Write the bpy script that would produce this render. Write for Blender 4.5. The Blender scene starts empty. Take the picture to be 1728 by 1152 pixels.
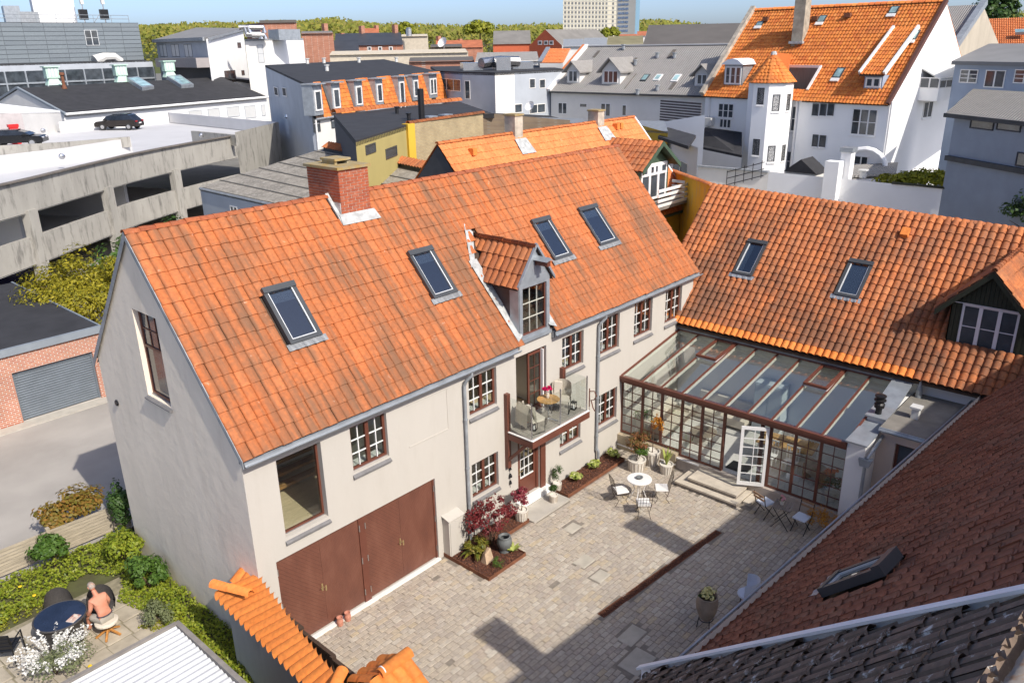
import bpy, bmesh, math, random
import numpy as np
from mathutils import Vector, Matrix
from mathutils.geometry import tessellate_polygon
SC=bpy.context.scene; COL=SC.collection
random.seed(7); RNG=np.random.default_rng(11)
rad=math.radians
# ---------------------------------------------------------------- camera
FPX=1352.0; PPX=864.0; PPY=576.0
RM=np.array([[0.6664,0.2706,-0.6947],[-0.7454,0.2205,-0.6291],[-0.0170,0.9371,0.3486]])
u,_,vt=np.linalg.svd(RM); RM=u@vt
CAM=np.array([-7.22925,-14.31,13.5])
cd=bpy.data.cameras.new('camera'); cam=bpy.data.objects.new('camera',cd); COL.objects.link(cam)
cd.sensor_width=36.0; cd.lens=36.0*FPX/1728.0; cd.clip_start=0.3; cd.clip_end=6000
m4=Matrix.Identity(4)
for i in range(3):
    for j in range(3): m4[i][j]=RM[i][j]
    m4[i][3]=CAM[i]
cam.matrix_world=m4; SC.camera=cam
# ---------------------------------------------------------------- sky, sun, exposure
SUN=np.array([.12,1.0,-.92]); SUN/=np.linalg.norm(SUN)
EL=math.asin(-SUN[2]); AZ=math.atan2(-SUN[0],-SUN[1])
wd=bpy.data.worlds.new('World'); SC.world=wd; wd.use_nodes=True
nt=wd.node_tree; nt.nodes.clear()
wo=nt.nodes.new('ShaderNodeOutputWorld'); wb=nt.nodes.new('ShaderNodeBackground'); ws=nt.nodes.new('ShaderNodeTexSky')
ws.sky_type='NISHITA'; ws.sun_disc=False; ws.sun_elevation=EL; ws.sun_rotation=AZ
ws.air_density=0.48; ws.dust_density=1.7; ws.ozone_density=2.0; ws.altitude=0
wb.inputs[1].default_value=0.15
nt.links.new(ws.outputs[0],wb.inputs[0]); nt.links.new(wb.outputs[0],wo.inputs[0])
sl=bpy.data.lights.new('sun','SUN'); so=bpy.data.objects.new('sun',sl); COL.objects.link(so)
sl.energy=3.2; sl.angle=rad(0.55); sl.color=(1.0,0.935,0.84)
so.rotation_euler=Vector(SUN).to_track_quat('-Z','Y').to_euler(); so.location=(0,-60,60)
SC.view_settings.view_transform='Standard'; SC.view_settings.look='None'; SC.view_settings.gamma=1.0
SC.view_settings.exposure=0.62; SC.view_settings.use_curve_mapping=False
SC.render.engine='CYCLES'; SC.cycles.use_denoising=True
SC.cycles.max_bounces=7; SC.cycles.diffuse_bounces=3; SC.cycles.glossy_bounces=3; SC.cycles.transparent_max_bounces=14; SC.cycles.transmission_bounces=4
SC.cycles.caustics_reflective=False; SC.cycles.caustics_refractive=False
# ---------------------------------------------------------------- pixel -> place
def ray(p):
    v=np.array([p[0]-PPX,-(p[1]-PPY),-FPX]); v=RM@v; return v/np.linalg.norm(v)
def onx(p,x): d=ray(p); return CAM+d*((x-CAM[0])/d[0])
def ony(p,y): d=ray(p); return CAM+d*((y-CAM[1])/d[1])
def onz(p,z): d=ray(p); return CAM+d*((z-CAM[2])/d[2])
def onD(p,D): d=ray(p); return CAM+d*(D/math.hypot(d[0],d[1]))
def onplane(p,q,n): d=ray(p); n=np.array(n,float); return CAM+d*(n@(np.array(q,float)-CAM)/(n@d))
def V(*a): return np.array(a,float)
def unit(v): v=np.array(v,float); return v/np.linalg.norm(v)
# ---------------------------------------------------------------- materials
MATS={}
def nodes(name):
    m=bpy.data.materials.new(name); m.use_nodes=True; t=m.node_tree; b=t.nodes['Principled BSDF']; return m,t,b
def N(t,k,**kw):
    n=t.nodes.new(k)
    for a,v in kw.items():
        if a.startswith('_'): n.inputs[int(a[1:])].default_value=v
        else: setattr(n,a,v)
    return n
def ramp(t,stops):
    r=t.nodes.new('ShaderNodeValToRGB'); e=r.color_ramp.elements
    while len(e)<len(stops): e.new(.5)
    for k,(p,c) in enumerate(stops): e[k].position=p; e[k].color=(*c,1) if len(c)==3 else c
    return r
def mixc(t,fac,a,b,mode='MIX'):
    m=t.nodes.new('ShaderNodeMix'); m.data_type='RGBA'; m.blend_type=mode
    for s,v in ((0,fac),(6,a),(7,b)):
        if hasattr(v,'is_output'): t.links.new(v,m.inputs[s])
        elif s==0: m.inputs[0].default_value=v
        else: m.inputs[s].default_value=(*v,1)
    return m.outputs[2]
def posn(t,scale=(1,1,1),rot=(0,0,0)):
    g=t.nodes.new('ShaderNodeNewGeometry'); mp=t.nodes.new('ShaderNodeMapping')
    mp.inputs[3].default_value=scale; mp.inputs[2].default_value=rot
    t.links.new(g.outputs['Position'],mp.inputs[0]); return mp.outputs[0]
def noise(t,vec,scale,detail=4,rough=.55):
    n=t.nodes.new('ShaderNodeTexNoise'); n.inputs['Scale'].default_value=scale; n.inputs['Detail'].default_value=detail; n.inputs['Roughness'].default_value=rough
    t.links.new(vec,n.inputs['Vector']); return n.outputs['Fac']
def math_(t,op,a,b=None):
    m=t.nodes.new('ShaderNodeMath'); m.operation=op
    for i,v in enumerate((a,b)):
        if v is None: continue
        if hasattr(v,'is_output'): t.links.new(v,m.inputs[i])
        else: m.inputs[i].default_value=v
    return m.outputs[0]
def bump(t,b,h,strength=.3,dist=.02):
    bp=t.nodes.new('ShaderNodeBump'); bp.inputs['Strength'].default_value=strength; bp.inputs['Distance'].default_value=dist
    t.links.new(h,bp.inputs['Height']); t.links.new(bp.outputs[0],b.inputs['Normal'])
def rnd(t):
    g=t.nodes.new('ShaderNodeNewGeometry'); o=t.nodes.new('ShaderNodeObjectInfo')
    return math_(t,'FRACT',math_(t,'ADD',g.outputs['Random Per Island'],o.outputs['Random']))
def plain(name,c,rough=.6,metal=0,var=.12,scale=2.0,bmp=0,bscale=30,spec=.5,scl=(1,1,1),c2=None):
    if name in MATS: return MATS[name]
    m,t,b=nodes(name); p=posn(t,scl)
    n1=noise(t,p,scale,5); lo=tuple(x*(1-var) for x in c) if c2 is None else c2; hi=tuple(min(1,x*(1+var)) for x in c) if c2 is None else c
    r=ramp(t,[(.3,lo),(.7,hi)]); t.links.new(n1,r.inputs[0]); t.links.new(r.outputs[0],b.inputs['Base Color'])
    b.inputs['Roughness'].default_value=rough; b.inputs['Metallic'].default_value=metal; b.inputs['Specular IOR Level'].default_value=spec
    if bmp: bump(t,b,noise(t,posn(t),bscale,4),bmp,.01)
    MATS[name]=m; return m
def tilemat(name,cols,stain=None,stain_amt=.6,stain_scale=.8,lichen=None,lich_amt=.45,rough=.75,grad=None,streak=None,streak_scl=(4.2,.35,.35),lich_at=.62):
    """clay tile: colour per tile, patchy dark growth, pale lichen"""
    if name in MATS: return MATS[name]
    m,t,b=nodes(name); r=ramp(t,[(i/max(1,len(cols)-1),c) for i,c in enumerate(cols)]); t.links.new(rnd(t),r.inputs[0]); c=r.outputs[0]
    p=posn(t)
    fine=noise(t,p,11,5); rf=ramp(t,[(.3,(.78,.78,.8)),(.7,(1.12,1.1,1.06))]); t.links.new(fine,rf.inputs[0]); c=mixc(t,1.0,c,rf.outputs[0],'MULTIPLY')
    if stain:
        n=noise(t,p,stain_scale,6,.62); n2=noise(t,p,9,4,.6)
        s=math_(t,'ADD',math_(t,'MULTIPLY',n,.72),math_(t,'MULTIPLY',n2,.28))
        if grad is not None:  # more growth towards the eaves: (z_low,z_high,amount)
            g=t.nodes.new('ShaderNodeNewGeometry'); sx=t.nodes.new('ShaderNodeSeparateXYZ'); t.links.new(g.outputs['Position'],sx.inputs[0])
            mr=t.nodes.new('ShaderNodeMapRange'); mr.inputs[1].default_value=grad[0]; mr.inputs[2].default_value=grad[1]; mr.inputs[3].default_value=grad[2]; mr.inputs[4].default_value=0
            t.links.new(sx.outputs[2],mr.inputs[0]); s=math_(t,'ADD',s,mr.outputs[0])
        rr=ramp(t,[(.5,(0,0,0)),(.68,(stain_amt,)*3)]); t.links.new(s,rr.inputs[0]); c=mixc(t,rr.outputs[0],c,stain)
    if streak:  # grey growth running down the columns
        n=noise(t,posn(t,streak_scl),1.0,5,.6); n2=noise(t,p,.45,4,.55); sm=math_(t,'ADD',math_(t,'MULTIPLY',n,.65),math_(t,'MULTIPLY',n2,.42)); rr=ramp(t,[(.5,(0,0,0)),(.66,(streak[1],)*3)]); t.links.new(sm,rr.inputs[0]); c=mixc(t,rr.outputs[0],c,streak[0])
    if lichen:
        n=noise(t,p,5.5,6,.7); rr=ramp(t,[(lich_at,(0,0,0)),(lich_at+.09,(lich_amt,)*3)]); t.links.new(n,rr.inputs[0]); c=mixc(t,rr.outputs[0],c,lichen)
    t.links.new(c,b.inputs['Base Color']); b.inputs['Roughness'].default_value=rough; b.inputs['Specular IOR Level'].default_value=.3
    bump(t,b,noise(t,p,40,3),.25,.006); MATS[name]=m; return m
def plaster(name,c,streak=.1,scale=1.2,dirt=None,dirt_amt=.3,bmp=.25,scl=(1,1,.35),bscale=6):
    if name in MATS: return MATS[name]
    m,t,b=nodes(name); p=posn(t,scl); n=noise(t,p,scale,6,.6); r=ramp(t,[(.25,tuple(x*(1-streak) for x in c)),(.75,tuple(min(1,x*(1+streak*.6)) for x in c))]); t.links.new(n,r.inputs[0]); col=r.outputs[0]
    if dirt:
        n2=noise(t,posn(t,(1,1,.22)),2.3,7,.68); rr=ramp(t,[(.52,(0,0,0)),(.72,(dirt_amt,)*3)]); t.links.new(n2,rr.inputs[0]); col=mixc(t,rr.outputs[0],col,dirt)
    t.links.new(col,b.inputs['Base Color']); b.inputs['Roughness'].default_value=.9; b.inputs['Specular IOR Level'].default_value=.2
    bump(t,b,noise(t,posn(t),bscale,6,.6),bmp,.03); MATS[name]=m; return m
def brickmat(name,c1,c2,mort,w=.23,h=.075,axis='x',ms=.012,bmp=.6):
    """courses follow world height, along world x or y"""
    if name in MATS: return MATS[name]
    m,t,b=nodes(name); g=t.nodes.new('ShaderNodeNewGeometry'); s=t.nodes.new('ShaderNodeSeparateXYZ'); cb=t.nodes.new('ShaderNodeCombineXYZ')
    t.links.new(g.outputs['Position'],s.inputs[0])
    if axis=='xy': t.links.new(math_(t,'ADD',s.outputs[0],s.outputs[1]),cb.inputs[0])
    else: t.links.new(s.outputs[0 if axis=='x' else 1],cb.inputs[0])
    t.links.new(s.outputs[2],cb.inputs[1])
    k=t.nodes.new('ShaderNodeTexBrick'); k.inputs['Scale'].default_value=1; k.inputs['Brick Width'].default_value=w; k.inputs['Row Height'].default_value=h; k.inputs['Mortar Size'].default_value=ms; k.inputs['Mortar Smooth'].default_value=.2; k.inputs['Bias'].default_value=0
    k.inputs['Color1'].default_value=(*c1,1); k.inputs['Color2'].default_value=(*c2,1); k.inputs['Mortar'].default_value=(*mort,1)
    t.links.new(cb.outputs[0],k.inputs[0]); n=noise(t,posn(t),1.2,5); rf=ramp(t,[(.3,(.8,.8,.8)),(.7,(1.1,1.1,1.1))]); t.links.new(n,rf.inputs[0])
    t.links.new(mixc(t,1.0,k.outputs[0],rf.outputs[0],'MULTIPLY'),b.inputs['Base Color']); b.inputs['Roughness'].default_value=.85
    inv=math_(t,'SUBTRACT',1.0,k.outputs[1]); bump(t,b,inv,bmp,.01); MATS[name]=m; return m
def waves(name,c1,c2,axis_scale,scale,rough=.8,bmp=.8,dist=.03,dirt=None,profile='SIN',amt=.6):
    """corrugated sheet: ribs along a direction, axis_scale picks the world axis across the ribs"""
    if name in MATS: return MATS[name]
    m,t,b=nodes(name); p=posn(t,axis_scale); w=t.nodes.new('ShaderNodeTexWave'); w.wave_type='BANDS'; w.bands_direction='DIAGONAL'; w.wave_profile=profile; w.inputs['Scale'].default_value=scale
    t.links.new(p,w.inputs[0]); r=ramp(t,[(.2,c2),(.8,c1)]); t.links.new(noise(t,posn(t),1.3,6,.65),r.inputs[0]); c=r.outputs[0]
    if dirt:
        rr=ramp(t,[(.5,(0,0,0)),(.65,(amt,)*3)]); t.links.new(noise(t,posn(t),6,6,.7),rr.inputs[0]); c=mixc(t,rr.outputs[0],c,dirt)
    t.links.new(c,b.inputs['Base Color']); b.inputs['Roughness'].default_value=rough; bump(t,b,w.outputs['Fac'],bmp,dist); MATS[name]=m; return m
def glass(name,tint=(.9,.95,.95),refl=.09,rough=.02,dark=0.0):
    """thin pane: see-through with a mirror sheen that grows at grazing angles"""
    if name in MATS: return MATS[name]
    m=bpy.data.materials.new(name); m.use_nodes=True; t=m.node_tree; t.nodes.clear()
    o=N(t,'ShaderNodeOutputMaterial'); tr=N(t,'ShaderNodeBsdfTransparent'); tr.inputs[0].default_value=(*tint,1); gl=N(t,'ShaderNodeBsdfGlossy'); gl.inputs['Roughness'].default_value=rough; gl.inputs[0].default_value=(1,1,1,1)
    fr=N(t,'ShaderNodeLayerWeight'); fr.inputs[0].default_value=.5; mx=N(t,'ShaderNodeMixShader'); mr=N(t,'ShaderNodeMapRange'); mr.inputs[3].default_value=refl; mr.inputs[4].default_value=.9
    t.links.new(math_(t,'POWER',fr.outputs['Facing'],4.0),mr.inputs[0]); t.links.new(mr.outputs[0],mx.inputs[0]); t.links.new(tr.outputs[0],mx.inputs[1]); t.links.new(gl.outputs[0],mx.inputs[2]); t.links.new(mx.outputs[0],o.inputs[0])
    MATS[name]=m; return m
def darkglass(name='window_glass_far',c=(.035,.042,.05),rough=.06):
    if name in MATS: return MATS[name]
    m,t,b=nodes(name); r=ramp(t,[(.35,c),(.7,tuple(x*2.2 for x in c))]); t.links.new(noise(t,posn(t),1.1,3),r.inputs[0]); t.links.new(r.outputs[0],b.inputs['Base Color']); b.inputs['Roughness'].default_value=rough; b.inputs['Specular IOR Level'].default_value=.7; MATS[name]=m; return m
def leafmat(name,cols,rough=.55,trans=.25):
    if name in MATS: return MATS[name]
    m,t,b=nodes(name); r=ramp(t,[(i/max(1,len(cols)-1),c) for i,c in enumerate(cols)]); t.links.new(rnd(t),r.inputs[0]); t.links.new(r.outputs[0],b.inputs['Base Color']); b.inputs['Roughness'].default_value=rough; b.inputs['Specular IOR Level'].default_value=.3
    tl=N(t,'ShaderNodeBsdfTranslucent'); t.links.new(r.outputs[0],tl.inputs[0]); mx=N(t,'ShaderNodeMixShader'); mx.inputs[0].default_value=trans
    o=[n for n in t.nodes if n.type=='OUTPUT_MATERIAL'][0]; t.links.new(b.outputs[0],mx.inputs[1]); t.links.new(tl.outputs[0],mx.inputs[2]); t.links.new(mx.outputs[0],o.inputs[0]); MATS[name]=m; return m
# ---------------------------------------------------------------- mesh builder
class MB:
    def __init__(s): s.v=[]; s.f=[]
    def add(s,vs,fs):
        k=len(s.v); s.v+= [tuple(map(float,p)) for p in vs]; s.f+= [tuple(i+k for i in f) for f in fs]; return s
    def quad(s,a,b,c,d): return s.add([a,b,c,d],[(0,1,2,3)])
    def poly(s,pts): return s.add(pts,[tuple(range(len(pts)))])
    def hexa(s,p):  # 8 pts: bottom 4 (ccw), top 4
        return s.add(p,[(3,2,1,0),(4,5,6,7),(0,1,5,4),(1,2,6,5),(2,3,7,6),(3,0,4,7)])
    def box(s,x0,x1,y0,y1,z0,z1):
        x0,x1=min(x0,x1),max(x0,x1); y0,y1=min(y0,y1),max(y0,y1); z0,z1=min(z0,z1),max(z0,z1)
        return s.hexa([(x0,y0,z0),(x1,y0,z0),(x1,y1,z0),(x0,y1,z0),(x0,y0,z1),(x1,y0,z1),(x1,y1,z1),(x0,y1,z1)])
    def obox(s,c,a,b,n,la,lb,ln):  # oriented box: centre, axes, full sizes
        c=np.array(c,float); a=unit(a)*la/2; b=unit(b)*lb/2; n=unit(n)*ln/2
        if np.dot(np.cross(a,b),n)<0: a,b=b,a
        return s.hexa([c-a-b-n,c+a-b-n,c+a+b-n,c-a+b-n,c-a-b+n,c+a-b+n,c+a+b+n,c-a+b+n])
    def bar(s,p,q,w,h=None,up=(0,0,1)):
        p=np.array(p,float);q=np.array(q,float); h=h or w; d=unit(q-p); a=np.cross(d,up)
        if np.linalg.norm(a)<1e-4: a=np.cross(d,(1,0,0))
        a=unit(a); b=np.cross(a,d); return s.obox((p+q)/2,a,b,d,w,h,np.linalg.norm(q-p))
    def tube(s,pts,r,n=8,cap=True,closed=False):
        pts=[np.array(p,float) for p in pts]; R=r if hasattr(r,'__len__') else [r]*len(pts); rings=[]; prev=None
        for i,p in enumerate(pts):
            if closed: d=unit(pts[(i+1)%len(pts)]-pts[i-1])
            else: d=unit(pts[min(i+1,len(pts)-1)]-pts[max(i-1,0)])
            if prev is None: a=np.cross(d,(0,0,1)); a=np.cross(d,(1,0,0)) if np.linalg.norm(a)<1e-3 else a
            else: a=prev-d*np.dot(prev,d)
            a=unit(a); prev=a; b=np.cross(d,a); rings.append([p+R[i]*(math.cos(2*math.pi*k/n)*a+math.sin(2*math.pi*k/n)*b) for k in range(n)])
        vs=[q for r_ in rings for q in r_]; fs=[]; L=len(pts)
        for i in range(L if closed else L-1):
            j=(i+1)%L
            for k in range(n): fs.append((i*n+k,i*n+(k+1)%n,j*n+(k+1)%n,j*n+k))
        if cap and not closed: fs.append(tuple(range(n-1,-1,-1))); fs.append(tuple((L-1)*n+k for k in range(n)))
        return s.add(vs,fs)
    def lathe(s,prof,c=(0,0,0),n=16,cap=True):  # prof: (r,z)
        vs=[];fs=[]
        for r,z in prof:
            for k in range(n): vs.append((c[0]+r*math.cos(2*math.pi*k/n),c[1]+r*math.sin(2*math.pi*k/n),c[2]+z))
        for i in range(len(prof)-1):
            for k in range(n): fs.append((i*n+k,i*n+(k+1)%n,(i+1)*n+(k+1)%n,(i+1)*n+k))
        if cap: fs.append(tuple(range(n-1,-1,-1))); fs.append(tuple((len(prof)-1)*n+k for k in range(n)))
        return s.add(vs,fs)
    def prism(s,poly,off):  # polygon pts + offset vector, closed solid
        n=len(poly); off=np.array(off,float); a=[np.array(p,float) for p in poly]; vs=a+[p+off for p in a]
        nr=sum((np.cross(a[i]-a[0],a[(i+1)%n]-a[0]) for i in range(1,n)),np.zeros(3))
        fs=[tuple(range(n)),tuple(range(2*n-1,n-1,-1))]+[((i+1)%n,i,n+i,n+(i+1)%n) for i in range(n)]
        if np.dot(nr,off)>0: fs=[tuple(reversed(f)) for f in fs]
        return s.add(vs,fs)
    def face(s,outer,holes,nrm,depth=0):
        """flat wall with window holes; reveals go back by depth"""
        nrm=unit(nrm); loops=[[Vector(p) for p in outer]]+[[Vector(p) for p in h] for h in holes]; vs=[p for l in loops for p in l]
        tri=tessellate_polygon(loops); vs=[np.array(p) for p in vs]; out=[]
        for t in tri:
            a,b,c=[vs[i] for i in t]; out.append(t if np.dot(np.cross(b-a,c-a),nrm)>0 else (t[0],t[2],t[1]))
        s.add(vs,out)
        if depth:
            for h in holes:
                h=[np.array(p,float) for p in h]; c=sum(h)/len(h)
                for i in range(len(h)):
                    a,b=h[i],h[(i+1)%len(h)]; q=[a,b,b-nrm*depth,a-nrm*depth]
                    if np.dot(np.cross(q[1]-q[0],q[2]-q[0]),c-(a+b)/2)<0: q=q[::-1]
                    s.quad(*q)
        return s
    def xf(s,M):
        M=np.array(M); s.v=[tuple((M@np.array([*p,1]))[:3]) for p in s.v]; return s
def mesh_of(mb,name='mesh',smooth=False):
    me=bpy.data.meshes.new(name)
    me.from_pydata(mb.v,[],mb.f); me.update()
    if smooth:
        me.polygons.foreach_set('use_smooth',[True]*len(me.polygons))
    return me
WORLDP=set()
def attach(o,parent):
    if parent is None: return
    o.parent=parent
    if parent.name in WORLDP: o.matrix_parent_inverse=Matrix.Translation(-parent.location)
def link(name,me,mat=None,parent=None,M=None):
    o=bpy.data.objects.new(name,me); COL.objects.link(o)
    if mat is not None:
        if isinstance(mat,str): mat=MATS[mat]
        if me is not None and len(me.materials)==0: me.materials.append(mat)
    attach(o,parent)
    if M is not None: o.matrix_basis=Matrix([list(r) for r in np.array(M)])
    return o
def ob(name,mb,mat,parent=None,smooth=False,M=None):
    return link(name,mesh_of(mb,name,smooth),mat,parent,M)
def tag(o,label,cat,group=None):
    o['label']=label; o['category']=cat
    if group: o['group']=group
    return o
def thing(name,label,cat,loc=(0,0,0),rz=0,group=None):
    o=bpy.data.objects.new(name,None); COL.objects.link(o); o.empty_display_size=.1; o.location=loc; o.rotation_euler=(0,0,rz); return tag(o,label,cat,group)
def wthing(name,label,cat,loc,group=None):  # parts are built in world coordinates
    o=thing(name,label,cat,loc,0,group); WORLDP.add(o.name); return o
def kind(o,k): o['kind']=k; return o
def struct(name,mb,mat,parent=None):
    o=ob(name,mb,mat,parent)
    if parent is None: o['kind']='structure'
    return o
def frame(o,x,y,z,n=None):  # 4x4 with columns x,y,z and origin
    M=np.eye(4); M[:3,0]=x; M[:3,1]=y; M[:3,2]=z; M[:3,3]=o; return M
def copytree(o,parent=None):
    c=o.copy(); COL.objects.link(c)
    if parent is not None: c.parent=parent
    for ch in o.children: copytree(ch,c)
    return c
# ---------------------------------------------------------------- repeated pieces: nearest ones as parts, the rest joined
def scatter(base,Ms,name,mat,parent,most=300,rest_name=None,smooth=False,extra=None):
    """base: MB of one piece, Ms: list of 4x4. The pieces nearest the camera are parts; the others one joined part."""
    Ms=np.array(Ms)
    if len(Ms)==0: return
    d=np.linalg.norm(Ms[:,:3,3]-CAM,axis=1); od=np.argsort(d); me=mesh_of(base,name,smooth); me.materials.append(MATS[mat] if isinstance(mat,str) else mat)
    for i in od[:most]:
        o=bpy.data.objects.new(name,me); COL.objects.link(o); attach(o,parent); o.matrix_basis=Matrix([list(r) for r in Ms[i]])
    if len(od)>most:
        v=np.array(base.v); vv=np.einsum('nij,kj->nki',Ms[od[most:],:3,:3],v)+Ms[od[most:],None,:3,3]; k=len(v); n=len(vv)
        fs=[]; 
        for j in range(n): fs+=[tuple(i+j*k for i in f) for f in base.f]
        m2=bpy.data.meshes.new(rest_name or name+'_field'); m2.from_pydata(vv.reshape(-1,3).tolist(),[],fs); m2.update(); m2.materials.append(MATS[mat] if isinstance(mat,str) else mat)
        if smooth: m2.polygons.foreach_set('use_smooth',[True]*len(m2.polygons))
        o=bpy.data.objects.new(rest_name or name+'_field',m2); COL.objects.link(o); attach(o,parent); o['kind']='stuff'
def pantile(amp=.03,kindp='s',n=7,lap=1.14,th=.018,tilt=.03):
    """one tile, width 1 (x), exposed length 1 (y, from lower edge up), height in metres (z)"""
    m=MB(); us=np.linspace(0,1.03,n) if kindp not in ('s','flat') else np.array([0,.15,.3,.45,.6,.68,.8,.92,1.03]) if kindp=='s' else np.array([0,.035,.09,.2,.5,.8,.91,.965,1.0]); 
    def h(u):
        if kindp=='s':
            w=u%1.0
            return amp*(.18*(1-math.cos(2*math.pi*w/.66)) *.5*0 + (math.sin(math.pi*(w-.60)/.40) if w>.60 else -.22*math.sin(math.pi*w/.60)))
        if kindp=='flat': return amp*max(0.,math.sin(math.pi*min(max(u,0),1)))**.45
        if kindp=='roll': return amp*max(0.,math.sin(math.pi*min(max(u,0),1)))**.6
        if kindp=='wave': return amp*(.5-.5*math.cos(2*math.pi*u))
        return 0.0
    top=[(u,lap,h(u)) for u in us]; bot=[(u,0,h(u)+tilt) for u in us]; und=[(u,0,h(u)-.004) for u in us]
    vs=bot+top+und+bot; k=len(us); fs=[]
    for i in range(k-1): fs.append((i,i+1,k+i+1,k+i)); fs.append((2*k+i,2*k+i+1,3*k+i+1,3*k+i))
    return m.add(vs,fs)
def roof_tiles(parent,P00,P10,P01,P11,nc,nr,base,mat,keep=None,most=300,jit=.004,lift=.0,name='roof_tile',seed=1,smooth=True):
    """tiles on the patch eave-left, eave-right, ridge-left, ridge-right"""
    P00,P10,P01,P11=[np.array(p,float) for p in (P00,P10,P01,P11)]; rg=np.random.default_rng(seed); Ms=[]
    def S(a,b): return (1-a)*(1-b)*P00+a*(1-b)*P10+(1-a)*b*P01+a*b*P11
    for r in range(nr):
        for c in range(nc):
            a=(c+.5)/nc; b=(r+.5)/nr
            if keep and not keep(a,b): continue
            o=S(c/nc,r/nr); x=S((c+1)/nc,r/nr)-o; y=S(c/nc,(r+1)/nr)-o; n=unit(np.cross(x,y))
            j=rg.normal(0,jit,3); o=o+n*(lift+abs(j[2]))+unit(x)*j[0]+unit(y)*j[1]*1.5
            z=n+unit(x)*rg.normal(0,.012)
            Ms.append(frame(o,x,y,z))
    scatter(base,Ms,name,mat,parent,most,smooth=smooth)
def halfround(r,L,n=7,th=.02):  # ridge tile along +x, length L
    m=MB(); vs=[]
    for x,k in ((0,1.0),(L,.9)):
        for i in range(n):
            a=math.pi*i/(n-1); vs.append((x,r*k*math.cos(a),r*k*math.sin(a)))
    for x,k in ((0,1.0),(L,.9)):
        for i in range(n):
            a=math.pi*i/(n-1); vs.append((x,(r*k-th)*math.cos(a),(r*k-th)*math.sin(a)-.0))
    fs=[]
    for i in range(n-1): fs.append((i,i+1,n+i+1,n+i)); fs.append((2*n+i+1,2*n+i,i,i+1)[::1]); fs.append((n+i,n+i+1,3*n+i+1,3*n+i))
    return m.add(vs,fs)
def ridge_tiles(parent,A,B,r,L,mat,most=300,up=(0,0,1),name='ridge_tile',seed=3,flat=1.0):
    A=np.array(A,float);B=np.array(B,float); d=unit(B-A); n=max(1,int(round(np.linalg.norm(B-A)/L))); s=np.linalg.norm(B-A)/n; base=halfround(r,s*1.12); rg=np.random.default_rng(seed); Ms=[]
    y=unit(np.cross(up,d)); z=np.cross(d,y)
    for i in range(n):
        k=1+rg.normal(0,.02); Ms.append(frame(A+d*s*i+z*rg.normal(0,.004),d,y*k,z*k*flat+d*.035))
    scatter(base,Ms,name,mat,parent,most,smooth=True)

# ---------------------------------------------------------------- windows
WCACHE={}
def wframe(O,n):
    y=-unit(n); x=np.cross(y,(0,0,1)); return frame(O,unit(x),y,(0,0,1))
def cached(key,f,smooth=False):
    if key not in WCACHE: WCACHE[key]=mesh_of(f(),key[0],smooth)
    return WCACHE[key]
def put(name,me,mat,parent,M=None):
    if len(me.materials)==0: me.materials.append(MATS[mat] if isinstance(mat,str) else mat)
    return link(name,me,None,parent,M)
def window(parent,O,n,W,H,sashes=2,cols=2,rows=3,fm='brown_paint',bm='white_paint',gm='clear_glass',recess=.09,fw=.07,bw=.026,sill='sill_slate',sillh=.15,name='window',panes=True,M=None):
    """frame, glazing bars, panes and sill; O lower left corner on the wall face"""
    r3=lambda *a: tuple(round(float(v),2) for v in a)
    W,H=round(float(W),2),round(float(H),2)
    def fr():
        m=MB(); y0,y1=recess,recess+.07
        m.box(0,W,y0,y1,0,fw).box(0,W,y0,y1,H-fw,H).box(0,fw,y0+.001,y1,fw,H-fw).box(W-fw,W,y0+.001,y1,fw,H-fw)
        for s in range(1,sashes):
            x=W*s/sashes; m.box(x-fw*.75,x+fw*.75,y0-.006,y1,fw,H-fw)
        return m
    o=put(name,cached(('window_frame',W,H,sashes,fw,recess,fm),fr),fm,parent,wframe(O,n) if M is None else M)
    sw=(W-2*fw-(sashes-1)*fw*1.5)/sashes; ih=H-2*fw
    def bars():
        m=MB(); y0,y1=recess+.012,recess+.05
        for s in range(sashes):
            x0=fw+s*(sw+fw*1.5)
            for c in range(1,cols): m.box(x0+sw*c/cols-bw/2,x0+sw*c/cols+bw/2,y0,y1,fw,H-fw)
            for r in range(1,rows):
                z=fw+ih*r/rows; m.box(x0,x0+sw,y0+.003,y1-.003,z-bw/2,z+bw/2)
        return m
    if cols*rows>1: put('glazing_bar',cached(('glazing_bar',W,H,sashes,cols,rows,fw,bw,recess,bm),bars),bm,o)
    def pane(): return MB().box(0,sw/cols,0,.006,0,ih/rows)
    if panes:
        me=cached(('pane',r3(sw/cols,ih/rows),gm),pane)
        for s in range(sashes):
            for c in range(cols):
                for r in range(rows): put('pane',me,gm,o,frame((fw+s*(sw+fw*1.5)+sw*c/cols,recess+.03,fw+ih*r/rows),(1,0,0),(0,1,0),(0,0,1)))
    else:
        put('pane',cached(('panes',W,H,gm,recess),lambda: MB().box(fw*.5,W-fw*.5,recess+.03,recess+.036,fw*.5,H-fw*.5)),gm,o)
    if sill:
        def sl(): return MB().prism([(-.03,recess,.012),(-.03,-.07,-sillh*.75),(-.03,-.07,-sillh),(-.03,recess,-sillh)],(W+.06,0,0))
        put('sill',cached(('sill',W,sillh,recess,sill),sl),sill,o)
    return o
def rect(O,n,W,H):
    M=wframe(O,n); return [M[:3,3],M[:3,3]+M[:3,0]*W,M[:3,3]+M[:3,0]*W+M[:3,2]*H,M[:3,3]+M[:3,2]*H]
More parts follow.
